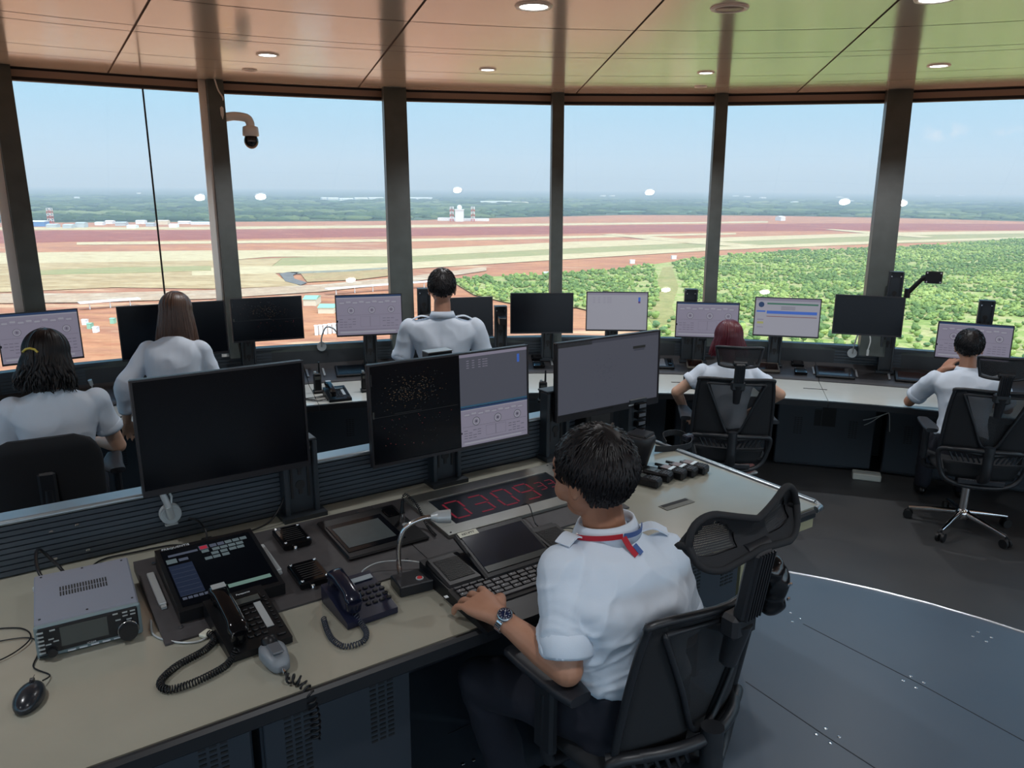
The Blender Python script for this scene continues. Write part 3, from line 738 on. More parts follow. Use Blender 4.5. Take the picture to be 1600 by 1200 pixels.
for k in range(16):
    a0, a1 = ca[k] + .2, ca[k + 1] - .2; am = (a0 + a1) / 2
    if 12 < am < 18: cabinet(a0, a1, 'charcoal cabinet with a square black opening in its door below the right worktop', style=1)
    elif 18.5 < am < 25: cabinet(a0, a1, 'charcoal cabinet with loose white wires hanging before it at the right')
    else: cabinet(a0, a1, 'charcoal vented cabinet below the curved white worktop', 'cabinets under the curved worktop')
p = pol(6.24, 19.5, .5)
for k, (dx, dz) in enumerate(((-.17, -.05), (-.16, -.09), (.02, -.12))):
    mb = MB(); mb.tube(smooth_path([(0, 0, .02), (dx * .3, -.02, -.0), (dx * .7, -.03, dz * .6), (dx, -.02, dz)], 6), .0035, 6)
    o = mb.build('loose_wire', whitep); o.location = p; o.rotation_euler = (0, 0, -rad(20)); tag(o, 'thin white wire hanging loose in front of a dark cabinet at the right', 'wire', 'loose white wires at the right cabinet')

# ---------------------------------------------------------------- screens
def em(name, c, s=1.0):
    return mat(name, tuple(x * .25 for x in c), .3, emis=tuple(x * .72 for x in c), es=s, spec=.3)
S_BG = em('screen_lilac', srgb(126, 122, 138)); S_LT = em('screen_pale', srgb(144, 144, 154)); S_LN = em('screen_line', srgb(92, 88, 102)); S_BL = em('screen_blue', srgb(38, 58, 92))
S_DK = mat('screen_black', srgb(8, 11, 17), .2, spec=.22); S_OR = em('screen_orange', srgb(74, 58, 40)); S_RD = em('screen_red', srgb(100, 44, 48)); S_GR = em('screen_green', srgb(60, 104, 88)); S_GY = em('screen_grey', srgb(74, 76, 86)); S_GD = em('screen_greyline', srgb(58, 60, 70))
S_YE = em('screen_yellow', srgb(150, 150, 96)); S_BB = em('screen_bright_blue', srgb(60, 96, 176)); S_TL = em('screen_teal', srgb(44, 80, 104)); S_DIM = em('screen_dim', srgb(36, 38, 38))
SM = [S_BG, S_LT, S_LN, S_BL, S_DK, S_OR, S_RD, S_GR, S_GY, S_GD, S_YE, S_BB, S_TL, S_DIM]
LILAC, PALE, LINE, BLUE, DARK, ORANGE, RED, GREEN, GREY, GREYL, YEL, BBLUE, TEAL, DIM = range(14)
class Scr:
    """draws flat shapes on a screen lying in x-z, facing -y; fractions of width and height"""
    def __init__(s, w, h, bg): s.w, s.h, s.mb, s.l = w, h, MB(), 0; s.rect(0, 0, 1, 1, bg)
    def P(s, x, y): return V(((x - .5) * s.w, -s.l * .00025, (y - .5) * s.h))
    def rect(s, x0, y0, x1, y1, m): s.mb.add([s.P(x0, y0), s.P(x1, y0), s.P(x1, y1), s.P(x0, y1)], [(0, 1, 2, 3)], m); return s
    def up(s): s.l += 1; return s
    def ring(s, x, y, r, t, m, n=28):
        a = s.w / s.h; vs = []
        for q in (r - t, r): vs += [s.P(x + q * cos(2 * PI * k / n), y + q * a * sin(2 * PI * k / n)) for k in range(n)]
        s.mb.add(vs, [(k, n + k, n + (k + 1) % n, (k + 1) % n) for k in range(n)], m); return s
    def frame(s, x0, y0, x1, y1, m, t=.002):
        a = s.w / s.h
        s.rect(x0, y0, x1, y0 + t * a, m).rect(x0, y1 - t * a, x1, y1, m).rect(x0, y0, x0 + t, y1, m).rect(x1 - t, y0, x1, y1, m); return s
def ui_gauges(S, x0=0, y0=0, x1=1, y1=1, seed=1, bg=LILAC, ln=LINE, lt=PALE):
    r = random.Random(seed); X = lambda x: x0 + (x1 - x0) * x; Y = lambda y: y0 + (y1 - y0) * y
    S.up().rect(x0, y0, x1, y1, bg); S.up().rect(X(0), Y(.955), X(1), Y(1), BLUE); S.rect(X(0), Y(.93), X(1), Y(.95), lt)
    w = x1 - x0
    for k, cx in enumerate((.22, .54, .84)):
        S.up(); S.ring(X(cx), Y(.62), .055 * w, .007 * w, ln); S.ring(X(cx), Y(.62), .047 * w, .012 * w, lt); S.ring(X(cx), Y(.62), .018 * w, .004 * w, ln)
        S.rect(X(cx - .01), Y(.6), X(cx + .01), Y(.64), ln)
    for k in range(9): S.up() if k == 0 else None; S.rect(X(.05 + k * .1), Y(.80 + .02 * (k % 2)), X(.05 + k * .1 + .07), Y(.83 + .03 * (k % 2)), lt); S.frame(X(.05 + k * .1), Y(.78), X(.05 + k * .1 + .08), Y(.86), ln, .0015 * w)
    S.frame(X(.36), Y(.2), X(.66), Y(.46), ln, .002 * w); S.rect(X(.505), Y(.2), X(.51), Y(.46), ln)
    for b in (.04, .70):
        for i in range(4):
            for j in range(4):
                if r.random() < .8: S.rect(X(b + i * .065), Y(.2 + j * .065), X(b + i * .065 + .05), Y(.2 + j * .065 + .012), ln)
    S.rect(X(.02), Y(.12), X(.98), Y(.128), ln); S.rect(X(.02), Y(.50), X(.98), Y(.505), ln)
    S.rect(X(.0), Y(.33), X(.015), Y(.38), DARK); S.rect(X(.04), Y(.05), X(.9), Y(.09), lt)
    for k in range(26): S.rect(X(r.uniform(.04, .9)), Y(r.uniform(.05, .9)), X(r.uniform(.04, .9)) if 0 else X(0), Y(0), ln) if 0 else None
def ui_plain(S, x0=0, y0=0, x1=1, y1=1, bg=PALE):
    X = lambda x: x0 + (x1 - x0) * x; Y = lambda y: y0 + (y1 - y0) * y
    S.up().rect(x0, y0, x1, y1, bg); S.up().rect(X(0), Y(.94), X(1), Y(1), LILAC); S.rect(X(.85), Y(.72), X(.885), Y(.88), BBLUE); S.rect(X(.85), Y(.72), X(.885), Y(.77), RED if bg == PALE else BBLUE)
    for k, x in enumerate((.1, .18, .27, .33, .37)):
        for j in range(4): S.rect(X(x), Y(.86 - j * .045), X(x + .035), Y(.86 - j * .045 + .012), LILAC)
def ui_web(S):
    S.up().rect(0, 0, 1, 1, PALE); S.up(); S.rect(.0, .93, 1, 1, LILAC); S.ring(.09, .82, .045, .045, BLUE, 20); S.rect(.18, .83, .97, .875, GREEN)
    S.rect(.18, .58, .96, .66, BBLUE); S.rect(.02, .62, .16, .66, BBLUE); S.rect(.18, .50, .96, .515, RED); S.rect(.18, .54, .96, .545, LILAC)
    S.rect(.04, .30, .14, .36, YEL); S.rect(.04, .40, .14, .43, LILAC); S.rect(.04, .2, .14, .22, LILAC)
    for k in range(3): S.rect(.4, .70 + k * .035, .62, .712 + k * .035, LINE)
def ui_radar(S, x0=0, y0=0, x1=1, y1=1, seed=5, n=150):
    r = random.Random(seed); X = lambda x: x0 + (x1 - x0) * x; Y = lambda y: y0 + (y1 - y0) * y
    S.up().rect(x0, y0, x1, y1, DARK); S.up()
    for k in range(n):
        x, y = r.gauss(.45, .16), r.gauss(.70, .09)
        if .03 < x < .95 and .5 < y < .95: q = r.uniform(.002, .007); S.rect(X(x), Y(y), X(x + q * 2), Y(y + q), ORANGE if r.random() < .45 else DIM)
    for k in range(n // 6):
        x, y = r.uniform(.1, .9), r.uniform(.1, .45); S.rect(X(x), Y(y), X(x + .008), Y(y + .006), RED if r.random() < .3 else DIM)
    S.rect(X(.02), Y(.475), X(.98), Y(.478), DIM)
    for k in range(22): S.rect(X(.25 + k * .014), Y(.488), X(.258 + k * .014), Y(.494), S_ and DIM)
    S.rect(X(.012), Y(.80), X(.018), Y(.92), DIM); S.rect(X(.012), Y(.47), X(.03), Y(.54), DIM)
S_ = 1
bez = mat('bezel_black', srgb(24, 22, 26), .35)
def monitor(w, h, kind, label, loc, rz, tilt=0, seed=1, chin=.012, bt=.007, roll=0.0, logo=False):
    """centre of the screen at loc, facing local -y"""
    t = thing('monitor', label, 'monitor', loc, rz, rot=(tilt, roll, rz))
    mb = MB(); W, H = w / 2 + bt, h / 2
    mb.box((0, .012, (bt - chin) / 2), (w + 2 * bt, .022, h + bt + chin), bev=.004)
    mb.box((0, .032, -.02), (w * .6, .026, h * .55), bev=.01)
    mb.box((-w / 2 - bt / 2, -.002, 0), (bt, .006, h)); mb.box((w / 2 + bt / 2, -.002, 0), (bt, .006, h))
    mb.box((0, -.002, h / 2 + bt / 2), (w + 2 * bt, .006, bt)); mb.box((0, -.002, -h / 2 - chin / 2), (w + 2 * bt, .006, chin))
    mb.build('housing', bez, t)
    S = Scr(w, h, DARK); S.l = 2
    if kind == 'ui': ui_gauges(S, seed=seed)
    elif kind == 'plain': ui_plain(S)
    elif kind == 'web': ui_web(S)
    elif kind == 'radar': ui_radar(S, seed=seed)
    elif kind == 'split':
        ui_radar(S, 0, 0, .535, 1, seed=8, n=320); ui_plain(S, .54, .44, 1, 1, GREY); S.up().rect(.54, .425, 1, .445, TEAL); ui_gauges(S, .54, 0, 1, .42, seed=3, bg=LILAC, ln=GREYL, lt=PALE)
    elif kind == 'grey':
        S.up().rect(0, 0, 1, 1, GREY); S.up(); S.rect(0, .955, 1, 1, GREYL); S.rect(0, .945, .32, 1, DIM); S.rect(.73, .79, .86, .83, DIM); S.rect(.74, .76, .85, .785, GREYL)
        r = random.Random(2)
        for k in range(60):
            x, y = r.gauss(.45, .06), r.gauss(.56, .10); S.rect(x, y, x + .012, y + .004, GREYL)
        for k in range(20):
            x, y = r.uniform(.35, .6), r.uniform(.1, .3); S.rect(x, y, x + .01, y + .004, GREYL)
    S.mb.build('screen', SM, t)
    if logo: MB().box((w * .22, -.0055, -h / 2 - chin / 2), (.03, .001, .006)).build('maker_mark', silver, t)
    return t
S_LIL = GREY
postm = mat('post_charcoal', srgb(40, 46, 52), .42)
def post(p, rz, h, label, group=None, w=.105, name='monitor_post', bl=.19, bz=None):
    """mounting column on the slat wall: flanged profile, keyholes"""
    t = thing(name, label, 'mounting post', p, rz, group)
    mb = MB(); mb.box((0, .02, h / 2), (w * .72, .03, h)); 
    for s in (-1, 1): mb.box((s * w * .43, .01, h / 2), (w * .14, .055, h), bev=.003); mb.box((s * w * .24, .003, h * .5), (.008, .004, h * .5), 1)
    mb.box((0, .0, .008), (w * 1.25, .09, .016))
    mb.build('column', [postm, darkm], t)
    for z in ([h * .42, h * .68] if h < .4 else [h * .3, h * .55, h * .8]): k = MB(); k.cyl((0, .002, z), (0, .006, z), .017, n=14); k.box((0, .004, z - .02), (.012, .005, .03)); k.build('keyhole', darkm, t)
    s = MB(); s.cyl((-w * .32, -.0, h - .03), (-w * .32, .006, h - .03), .006, n=10); s.cyl((w * .32, -.0, h - .03), (w * .32, .006, h - .03), .006, n=10); s.build('bolt', screw, t)
    mb = MB(); mb.box((0, .02, h + .004), (w, .07, .008), bev=.002); mb.build('cap', postm, t)
    mb = MB(); mb.box((0, -bl / 2, (bz if bz else min(h, .5) * .8)), (.06, bl, .06), bev=.006); mb.build('bracket', blackp, t)
    return t
RM = 6.42
def mon_at(a0, a1, z0, z1, kind, label, R=RM, seed=1, h=None, tilt=-.08, twist=0.0, roll=0.0):
    a = (a0 + a1) / 2; w = 2 * R * math.sin(rad(a1 - a0) / 2) - .014
    return monitor(w, (z1 - z0) - .02, kind, label, pol(R, a, (z0 + z1) / 2), -rad(a) + twist, tilt, seed, roll=roll)
mon_at(-38.3, -34.2, 1.03, 1.36, 'ui', 'lit monitor with round gauges behind the woman with the yellow hair clip', seed=2, roll=0)
mon_at(-32.2, -26.0, .975, 1.352, 'dark', 'large blank black monitor behind the long brown hair of the standing woman')
mon_at(-25.7, -21.2, 1.04, 1.36, 'radar', 'dark radar monitor just right of the left wide column', seed=4)
mon_at(-19.05, -14.55, 1.035, 1.353, 'ui', 'lit monitor with three round gauges left of the standing man', seed=3)
mon_at(-12.1, -8.15, .99, 1.31, 'dark', 'blank black monitor half hidden by the standing man', twist=.12)
mon_at(-6.95, -2.45, 1.015, 1.339, 'dark', 'blank black monitor straight before the thin middle column')
mon_at(-1.53, 2.87, 1.035, 1.35, 'plain', 'pale nearly empty lit monitor right of the thin middle column')
mon_at(4.87, 9.25, .99, 1.28, 'ui', 'lit monitor with round gauges left of the red haired person', seed=6)
mon_at(10.25, 14.65, 1.025, 1.333, 'web', 'lit monitor with green and blue bars right of the red haired person')
mon_at(15.48, 19.84, 1.07, 1.375, 'dark', 'blank black monitor in front of the wide leaning column')
mon_at(21.95, 26.27, .935, 1.213, 'ui', 'lit monitor with round gauges in front of the seated man at far right', seed=9)
mon_at(27.3, 31.6, 1.0, 1.32, 'dark', 'blank black monitor cut by the right edge of the photo')
RP = 6.60
for a, top, lb in ((-36.3, 1.2, 'behind the lit monitor at far left'), (-29.0, 1.25, 'behind the large blank monitor at the left'), (-24.6, 1.2, 'behind the dark radar monitor'), (-16.6, 1.15, 'behind the gauge monitor left of the standing man'), (-12.8, 1.345, 'rising left of the standing man'),
                   (-7.4, 1.19, 'at the left edge of the blank middle monitor'), (-4.0, 1.1, 'below the blank middle monitor'), (.6, 1.12, 'below the pale empty monitor'), (6.1, 1.34, 'rising above the gauge monitor left of the red haired person'), (6.9, 1.05, 'below the gauge monitor left of the red haired person'), (12.1, 1.15, 'below the monitor with blue bars'),
                   (19.35, 1.53, 'tallest, rising beside the wide leaning column'), (24.8, 1.345, 'rising above the monitor of the man at far right')):
    post(pol(RP + .06, a, ZD + .06), -rad(a), top - ZD - .06, 'dark monitor post ' + lb)
# empty VESA arm on the tall post
t = thing('monitor_bracket', 'empty black monitor arm with a bare mounting plate beside the tall post', 'monitor bracket', pol(6.5, 19.95, 1.36), -rad(19.95))
MB().cyl((0, 0, 0), (0, 0, .07), .022, n=14).build('pivot', blackp, t)
mb = MB(); mb.cyl((0, 0, .035), (.085, -.02, .15), .019, .016, 10); mb.cyl((.085, -.02, .15), (.11, -.03, .165), .022, .02, 10); mb.build('link', blackp, t)
mb = MB(); mb.box((.155, -.045, .165), (.115, .012, .09), bev=.004)
for sx in (-1, 1):
    for sz in (-1, 1): mb.cyl((.155 + sx * .045, -.052, .165 + sz * .033), (.155 + sx * .045, -.054, .165 + sz * .033), .006, n=10, m=1)
mb.build('mounting_plate', [blackp, screw], t)

# ---------------------------------------------------------------- things set in the curved control panel
SL = math.atan2(.069, .33)
def onpan(R): return ZD + .016 + (R - 6.44) * .2091
def seat(R, a): return dict(loc=pol(R, a, onpan(R) + .001), rot=(SL, 0, -rad(a)))
painted_refl = mat('screen_reflecting', srgb(40, 22, 18), .12, spec=.6)  # brown reflection of the ceiling painted into the base colour
greyscr = mat('screen_greyed', srgb(110, 112, 116), .2)
def touch_panel(R, a, w, d, label, sm, fm=None, wells=True):
    q = seat(R, a); t = thing('touchscreen', label, 'touchscreen', q['loc'], rot=q['rot'])
    MB().box((0, 0, .010), (w, d, .02), bev=.006).build('frame', fm or blackp, t)
    MB().box((0 if wells else -.02, 0, .0205), (w * (.84 if wells else .62), d * .76, .002)).build('screen', sm, t)
    if not wells: MB().box((w * .38, 0, .024), (w * .12, d * .6, .01), bev=.003).build('cradle', blackg, t)
    return t
touch_panel(6.56, -18.0, .26, .19, 'black touch panel set in the console left of the standing man', S_DK)
touch_panel(6.55, -22.2, .20, .17, 'black touch panel with brown reflection left of the label strips', painted_refl)
touch_panel(6.58, 3.9, .27, .19, 'touch panel with pale grey screen and small cradle right of the grey foreground monitor', greyscr, wells=False)
touch_panel(6.56, 16.1, .29, .20, 'black touch panel with brown reflection left of the wide column', painted_refl)
touch_panel(6.58, 21.2, .29, .18, 'black touch panel with brown reflection beside the man at far right', painted_refl)
touch_panel(6.58, 11.6, .20, .16, 'touch panel in a grey brown frame right of the red haired person', painted_refl, mat('frame_taupe', srgb(104, 98, 90), .5))
touch_panel(6.58, 6.6, .14, .16, 'touch panel in a grey brown frame left of the red haired person', painted_refl, MATS['frame_taupe'])
touch_panel(6.56, -31.8, .22, .18, 'grey tablet like panel between the two women at the left', greyscr)
touch_panel(6.58, -38.5, .2, .17, 'black touch panel in the console at the far left behind the dark haired woman', S_DK)
def speaker(R, a, label):
    q = seat(R, a); t = thing('panel_speaker', label, 'speaker', q['loc'], rot=q['rot'])
    MB().box((0, 0, .012), (.095, .085, .024), bev=.005).build('box', blackg, t)
    mb = MB()
    for i in range(5): mb.box((0, (i - 2) * .012, .0245), (.06, .003, .001))
    mb.build('grille', darkm, t)
    for sx in (-1, 1):
        for sy in (-1, 1): MB().cyl((sx * .04, sy * .035, .024), (sx * .04, sy * .035, .026), .004, n=8).build('screw', screw, t)
    return t
for R, a, lb in ((6.67, -4.75, 'small black speaker box, farther of the pair right of the standing man'), (6.53, -4.75, 'small black speaker box, nearer of the pair right of the standing man'), (6.68, 13.75, 'small black speaker box, farther of the pair left of the large right touch panel'), (6.53, 13.85, 'small black speaker box, nearer of the pair left of the large right touch panel')): speaker(R, a, lb)
for R, a, lb in ((6.58, -21.0, 'grey label strip left on the console beside the far telephone'), (6.58, -19.9, 'grey label strip between the far telephone and touch panel'), (6.60, -3.75, 'grey label strip right of the small speaker pair'), (6.58, 14.75, 'grey label strip left of the large right touch panel'), (6.58, 17.55, 'grey label strip right of the large right touch panel'), (6.58, 19.6, 'grey label strip right of the wide column base')):
    q = seat(R, a); o = MB().box((0, 0, .005), (.016, .13, .008), bev=.002).build('label_strip', silver); o.location = q['loc']; o.rotation_euler = q['rot']; tag(o, lb, 'label strip')
def goose(R, a, label, hgt=.16, reach=.12, flip=1, z=None):
    t = thing('gooseneck_lamp', label, 'gooseneck lamp', pol(R, a, .90), -rad(a))
    MB().cyl((0, 0, 0), (0, .014, 0), .037, n=24).build('wall_disc', silver, t)
    MB().tube(smooth_path([(0, -.0, .0), (0, -.03, hgt * .5), (flip * reach * .3, -.04, hgt), (flip * reach * .75, -.05, hgt * .95), (flip * reach, -.05, hgt * .7)], 8), .006, 8).build('neck', silver, t)
    MB().cyl((flip * reach * .98, -.05, hgt * .72), (flip * reach * 1.12, -.05, hgt * .55), .011, .013, 12).build('head', silver, t); return t
goose(6.748, -19.8, 'silver gooseneck lamp with round disc on the rail left of the standing man')
t = thing('gooseneck_lamp', 'silver gooseneck lamp with round disc below the blank monitor before the wide column', 'gooseneck lamp', pol(6.745, 17.3, .86), -rad(17.3))
MB().cyl((0, 0, 0), (0, .014, 0), .037, n=24).build('wall_disc', silver, t); MB().tube(smooth_path([(0, -.0, .0), (.01, -.02, .1), (.03, -.03, .2)], 8), .006, 8).build('neck', silver, t)
mb = MB(); mb.tube(smooth_path([(0, 0, 0), (.012, 0, -.06), (.0, 0, -.13)], 6), .005, 6); mb.box((.002, 0, -.15), (.02, .012, .05), bev=.004)
o = mb.build('hanging_cable', whitep); o.location = pol(6.6, 18.1, 1.05); tag(o, 'white cable with plug hanging under the blank monitor before the wide column', 'cable')
for a, lb in ((5.3, 'left of the red haired person'), (14.5, 'right of the red haired person'), (-3.3, 'right of the standing man')):
    o = MB().box((0, 0, .0012), (.17 if a > 0 else .08, .012, .002)).build('cable_slot', darkm); o.location = pol(6.16, a, ZD); o.rotation_euler = (0, 0, -rad(a)); tag(o, 'thin dark cable slot in the white worktop ' + lb, 'cable slot')
# ================================================================ the near supervisor desk (raised platform)
DC = V((1.16, 2.69, 0)); TH = rad(34.2); DZ = 1.0
DA = V((-cos(TH), -sin(TH), 0)); DB = V((-sin(TH), cos(TH), 0))
def st(s, t, z=0.0): return DC + DA * s + DB * t + V((0, 0, z))
RZ = TH            # local +x runs right along the front edge, local +y runs away from the sitter
def X(s): return -s  # local x of a desk coordinate
dw = mat('desk_cream', srgb(156, 155, 142), .2, nz=srgb(150, 149, 136), nscale=5, spec=.5, coat=.25)
dcream = mat('desk_cream_edge', srgb(160, 152, 120), .4)
t = thing('supervisor_desk', 'large cream topped supervisor desk in the foreground with dark slatted rear screen', 'desk', tuple(DC), RZ)
L = 3.6
mb = MB(); mb.prism([(-L, 0), (0, 0), (.0, .03), (-.005, .94), (-.02, .99), (-L, 1.03)], DZ - .035, DZ); mb.build('worktop', dw, t)
mb = MB(); mb.box((-L / 2 - .40, -.012, DZ - .022), (L - .80, .024, .048), bev=.008); mb.box((-.15, -.01, DZ - .022), (.22, .022, .034), bev=.008); mb.build('edge_strip', edgem, t)
mb = MB(); mb.tube([(.006, .02, DZ - .004), (.004, .5, DZ - .004), (-.002, .96, DZ - .004)], .016, 10); mb.tube([(-.03, -.006, DZ - .012), (.0, -.004, DZ - .01), (.008, .02, DZ - .006)], .014, 8); mb.build('side_trim', railm, t)
mb = MB(); mb.box((-.02, .48, DZ - .06), (.03, .9, .05)); mb.box((-.30, .012, DZ - .06), (.55, .02, .05)); mb.build('side_edge', dcream, t)
# slatted rear screen
s0, s1 = .18, L
prof = slat_prof(0, .014, DZ + .004, 1.165, 9)
mb = MB(); rings = [[V((-s, 1.0 + r, z)) for r, z in prof] for s in (s0, s1)]; mb.loft(rings, 0, smooth=False)
mb.box((-(s0 + s1) / 2, 1.045, 1.08), (s1 - s0, .06, .17)); mb.build('slat_screen', slatm, t)
mb = MB(); mb.box((-(s0 + s1) / 2, 1.035, 1.176), (s1 - s0, .085, .014), bev=.004); mb.tube([(-s0, 1.0, 1.176), (-s1, 1.0, 1.176)], .0085, 8); mb.tube([(-s0, 1.0, 1.176), (-s0 + .03, 1.03, 1.17), (-s0 + .035, 1.06, 1.10)], .0085, 8); mb.build('top_rail', railm, t)
for s, z in ((2.42, 1.12), (2.35, 1.125), (2.42, 1.03), (2.33, 1.035)):
    MB().box((-s, .998, z), (.012, .006, .008), bev=.002).build('clip', screw, t)
# pedestals and rear panel below the top
for k, (sa, sb) in enumerate(((.12, .46), (.50, 1.0), (1.62, 2.05), (2.07, 2.52), (2.54, 2.98), (3.0, 3.5))):
    c = MB(); y0 = .16 if k > 1 else .22; c.box((-(sa + sb) / 2, (y0 + .86) / 2 + .05, (ZP + DZ - .04) / 2), (sb - sa, .92 - y0 - .03, DZ - .04 - ZP), bev=.004); cab = c.build('pedestal', cabm, t)
    d = MB(); d.box((-(sa + sb) / 2, y0 + .03, (ZP + DZ) / 2 - .02), (sb - sa - .012, .014, DZ - ZP - .1), bev=.003)
    for q in (-1, 1):
        for i in range(3):
            for j in range(14): d.box((-(sa + sb) / 2 + q * (sb - sa) * .28 + (i - 1) * .026, y0 + .022, .62 + j * .015), (.018, .003, .006), 1)
    d.build('door', [cabm, darkm], cab)
MB().box((-.10, .57, (ZP + DZ - .04) / 2), (.03, .66, DZ - .04 - ZP)).build('end_panel', dcream, t)
MB().box((-1.3, .28, .92), (.20, .01, .075)).build('rail_panel', dcream, t)
MB().box((-1.32, .9, (ZP + DZ) / 2 - .02), (.62, .03, DZ - ZP - .05)).build('modesty_panel', cabm, t)

def desk_thing(name, label, cat, s, tt, z=DZ, rz=0.0, group=None, tilt=0.0):
    return thing(name, label, cat, tuple(st(s, tt, z)), 0, group, rot=(tilt, 0, RZ + rz))
def desk_obj(o, s, tt, z=DZ, rz=0.0, tilt=0.0):
    o.location = st(s, tt, z); o.rotation_euler = (tilt, 0, RZ + rz); return o

# charcoal instrument panel lying on the desk, a flat slab with a slight rise to the back
slabm = mat('instrument_charcoal', srgb(66, 64, 66), .55, nz=srgb(60, 58, 60), nscale=40, bump=.06)
t = desk_thing('instrument_console', 'long charcoal instrument panel lying along the foreground desk behind the telephones', 'instrument console', 2.225, 0)
def slab(x0, x1, yf, yb, name):
    mb = MB(); mb.prism([(yf, .0), (yb, 0), (yb, .006 + (yb - yf) * .05), (yf, .006)], x0, x1, mtx=Matrix(((0, 0, 1, 0), (1, 0, 0, 0), (0, 1, 0, 0), (0, 0, 0, 1)))); mb.build(name, slabm, t)
slab(0, .78, .365, .845, 'left_panel'); slab(.783, .94, .365, .845, 'middle_panel'); slab(.943, 1.60, .365, .845, 'right_panel')
def zpan(tt): return DZ + .006 + (tt - .365) * .05
PT = math.atan(.05)
for x, y in ((.05, .80), (.72, .815), (.05, .42), (.72, .43), (.97, .82), (.97, .39)): MB().cyl((x, y, .008 + (y - .365) * .05), (x, y, .0105 + (y - .365) * .05), .006, n=12).build('screw', screw, t)
def seatp(o, s, tt, rz=0.0): o.location = st(s, tt, zpan(tt) + .0005); o.rotation_euler = (PT, 0, RZ + rz); return o
# --- voice communication touch terminal
t = seatp(thing('touch_terminal', 'black touch terminal with rows of small keys on screen beside the grey radio', 'touch terminal'), 2.03, .605)
w, d = .285, .335
mb = MB(); mb.prism([(-d / 2, .0), (d / 2, .0), (d / 2, .058), (-d / 2, .034)], -w / 2, w / 2, mtx=Matrix(((0, 0, 1, 0), (1, 0, 0, 0), (0, 1, 0, 0), (0, 0, 0, 1)))); hs = mb.build('housing', blackp, t)
ta = math.atan(.024 / d)
TM = Matrix.Translation((0, 0, .0465)) @ Matrix.Rotation(ta, 4, 'X')
dk = MATS['screen_black']; keyg = em('key_grey', srgb(84, 96, 100)); keyd = em('key_dark', srgb(30, 38, 56)); keyr = em('key_red', srgb(150, 40, 56)); keyt = em('key_teal', srgb(98, 124, 116)); keyo = em('key_outline', srgb(70, 76, 90))
sm = MB(); q = lambda x0, y0, x1, y1, m, z=.0006: sm.add([TM @ V(((x0 - .5) * .26, (y0 - .5) * .30, z)), TM @ V(((x1 - .5) * .26, (y0 - .5) * .30, z)), TM @ V(((x1 - .5) * .26, (y1 - .5) * .30, z)), TM @ V(((x0 - .5) * .26, (y1 - .5) * .30, z))], [(0, 1, 2, 3)], m)
q(0, 0, 1, 1, 0)
q(.02, .16, .27, .70, 2, .0009)
for k in range(7): q(.03, .16 + k * .077, .26, .163 + k * .077, 5, .0012)
q(.02, .74, .13, .82, 1, .0009); q(.15, .75, .25, .80, 5, .0009); q(.06, .86, .38, .90, 5, .0009)
for k in range(5): q(.03 + k * .055, .10, .075 + k * .055, .14, 5, .0009)
q(.33, .11, .46, .17, 1, .0009); q(.50, .10, .96, .16, 4, .0009); sm.add([TM @ V(((.475 - .5) * .26, (.15 - .5) * .3, .0009)), TM @ V(((.455 - .5) * .26, (.17 - .5) * .3, .0009)), TM @ V(((.495 - .5) * .26, (.17 - .5) * .3, .0009))], [(0, 1, 2)][::-1], 4)
q(.41, .87, .49, .93, 3, .0012); q(.40, .86, .50, .94, 5, .0009)
for k in range(5): q(.52 + k * .087, .87 + .001 * k, .595 + k * .087, .93, 1 if k > 1 else 5, .0009)
for j, (a, n) in enumerate(((.42, 5), (.55, 4), (.44, 3))):
    pass
for x, y in ((.41, .80), (.53, .80), (.62, .80), (.71, .80), (.80, .80), (.50, .73), (.60, .73), (.70, .73), (.79, .73), (.41, .66), (.50, .66), (.60, .66)): q(x, y, x + .08, y + .052, 1, .0009)
sm.build('screen', [dk, keyg, keyd, keyr, keyt, keyo], t)
text_mb('FREQUENTIS', .014, TM @ Matrix.Translation((-.085, .158, .0006))).build('maker_name', mat('print_white', srgb(200, 204, 208), .5), t)
for s, y0, y1, lb in ((2.195, .545, .735, 'left of the black touch terminal'), (1.868, .56, .74, 'right of the black touch terminal')):
    mb = MB(); mb.box((0, 0, .006), (.02, y1 - y0, .010), bev=.002); mb.box((0, -(y1 - y0) / 2 - .008, .004), (.014, .014, .006))
    o = mb.build('label_strip', silver); seatp(o, s, (y0 + y1) / 2); tag(o, 'grey aluminium label strip ' + lb, 'label strip')
def pspeaker(s, tt, lb):
    t = seatp(thing('panel_speaker', lb, 'speaker'), s, tt)
    MB().box((0, 0, .012), (.092, .125, .024), bev=.005).build('box', blackg, t); mb = MB()
    for i in range(7): mb.box((0, (i - 3) * .013, .0245), (.06, .003, .001))
    mb.build('grille', darkm, t)
    for sx in (-1, 1):
        for sy in (-1, 1): MB().lathe([(.005, .023), (.005, .027), (.002, .028)], 10, (sx * .037, sy * .052, 0)).build('screw', screw, t)
    MB().lathe([(.006, -.0), (.006, .014), (.003, .016)], 10, (-.012, -.068, 0)).build('knob', screw, t)
pspeaker(1.768, .735, 'small black square speaker nearer the slatted screen'); pspeaker(1.800, .49, 'small black square speaker nearer the dark blue telephone')
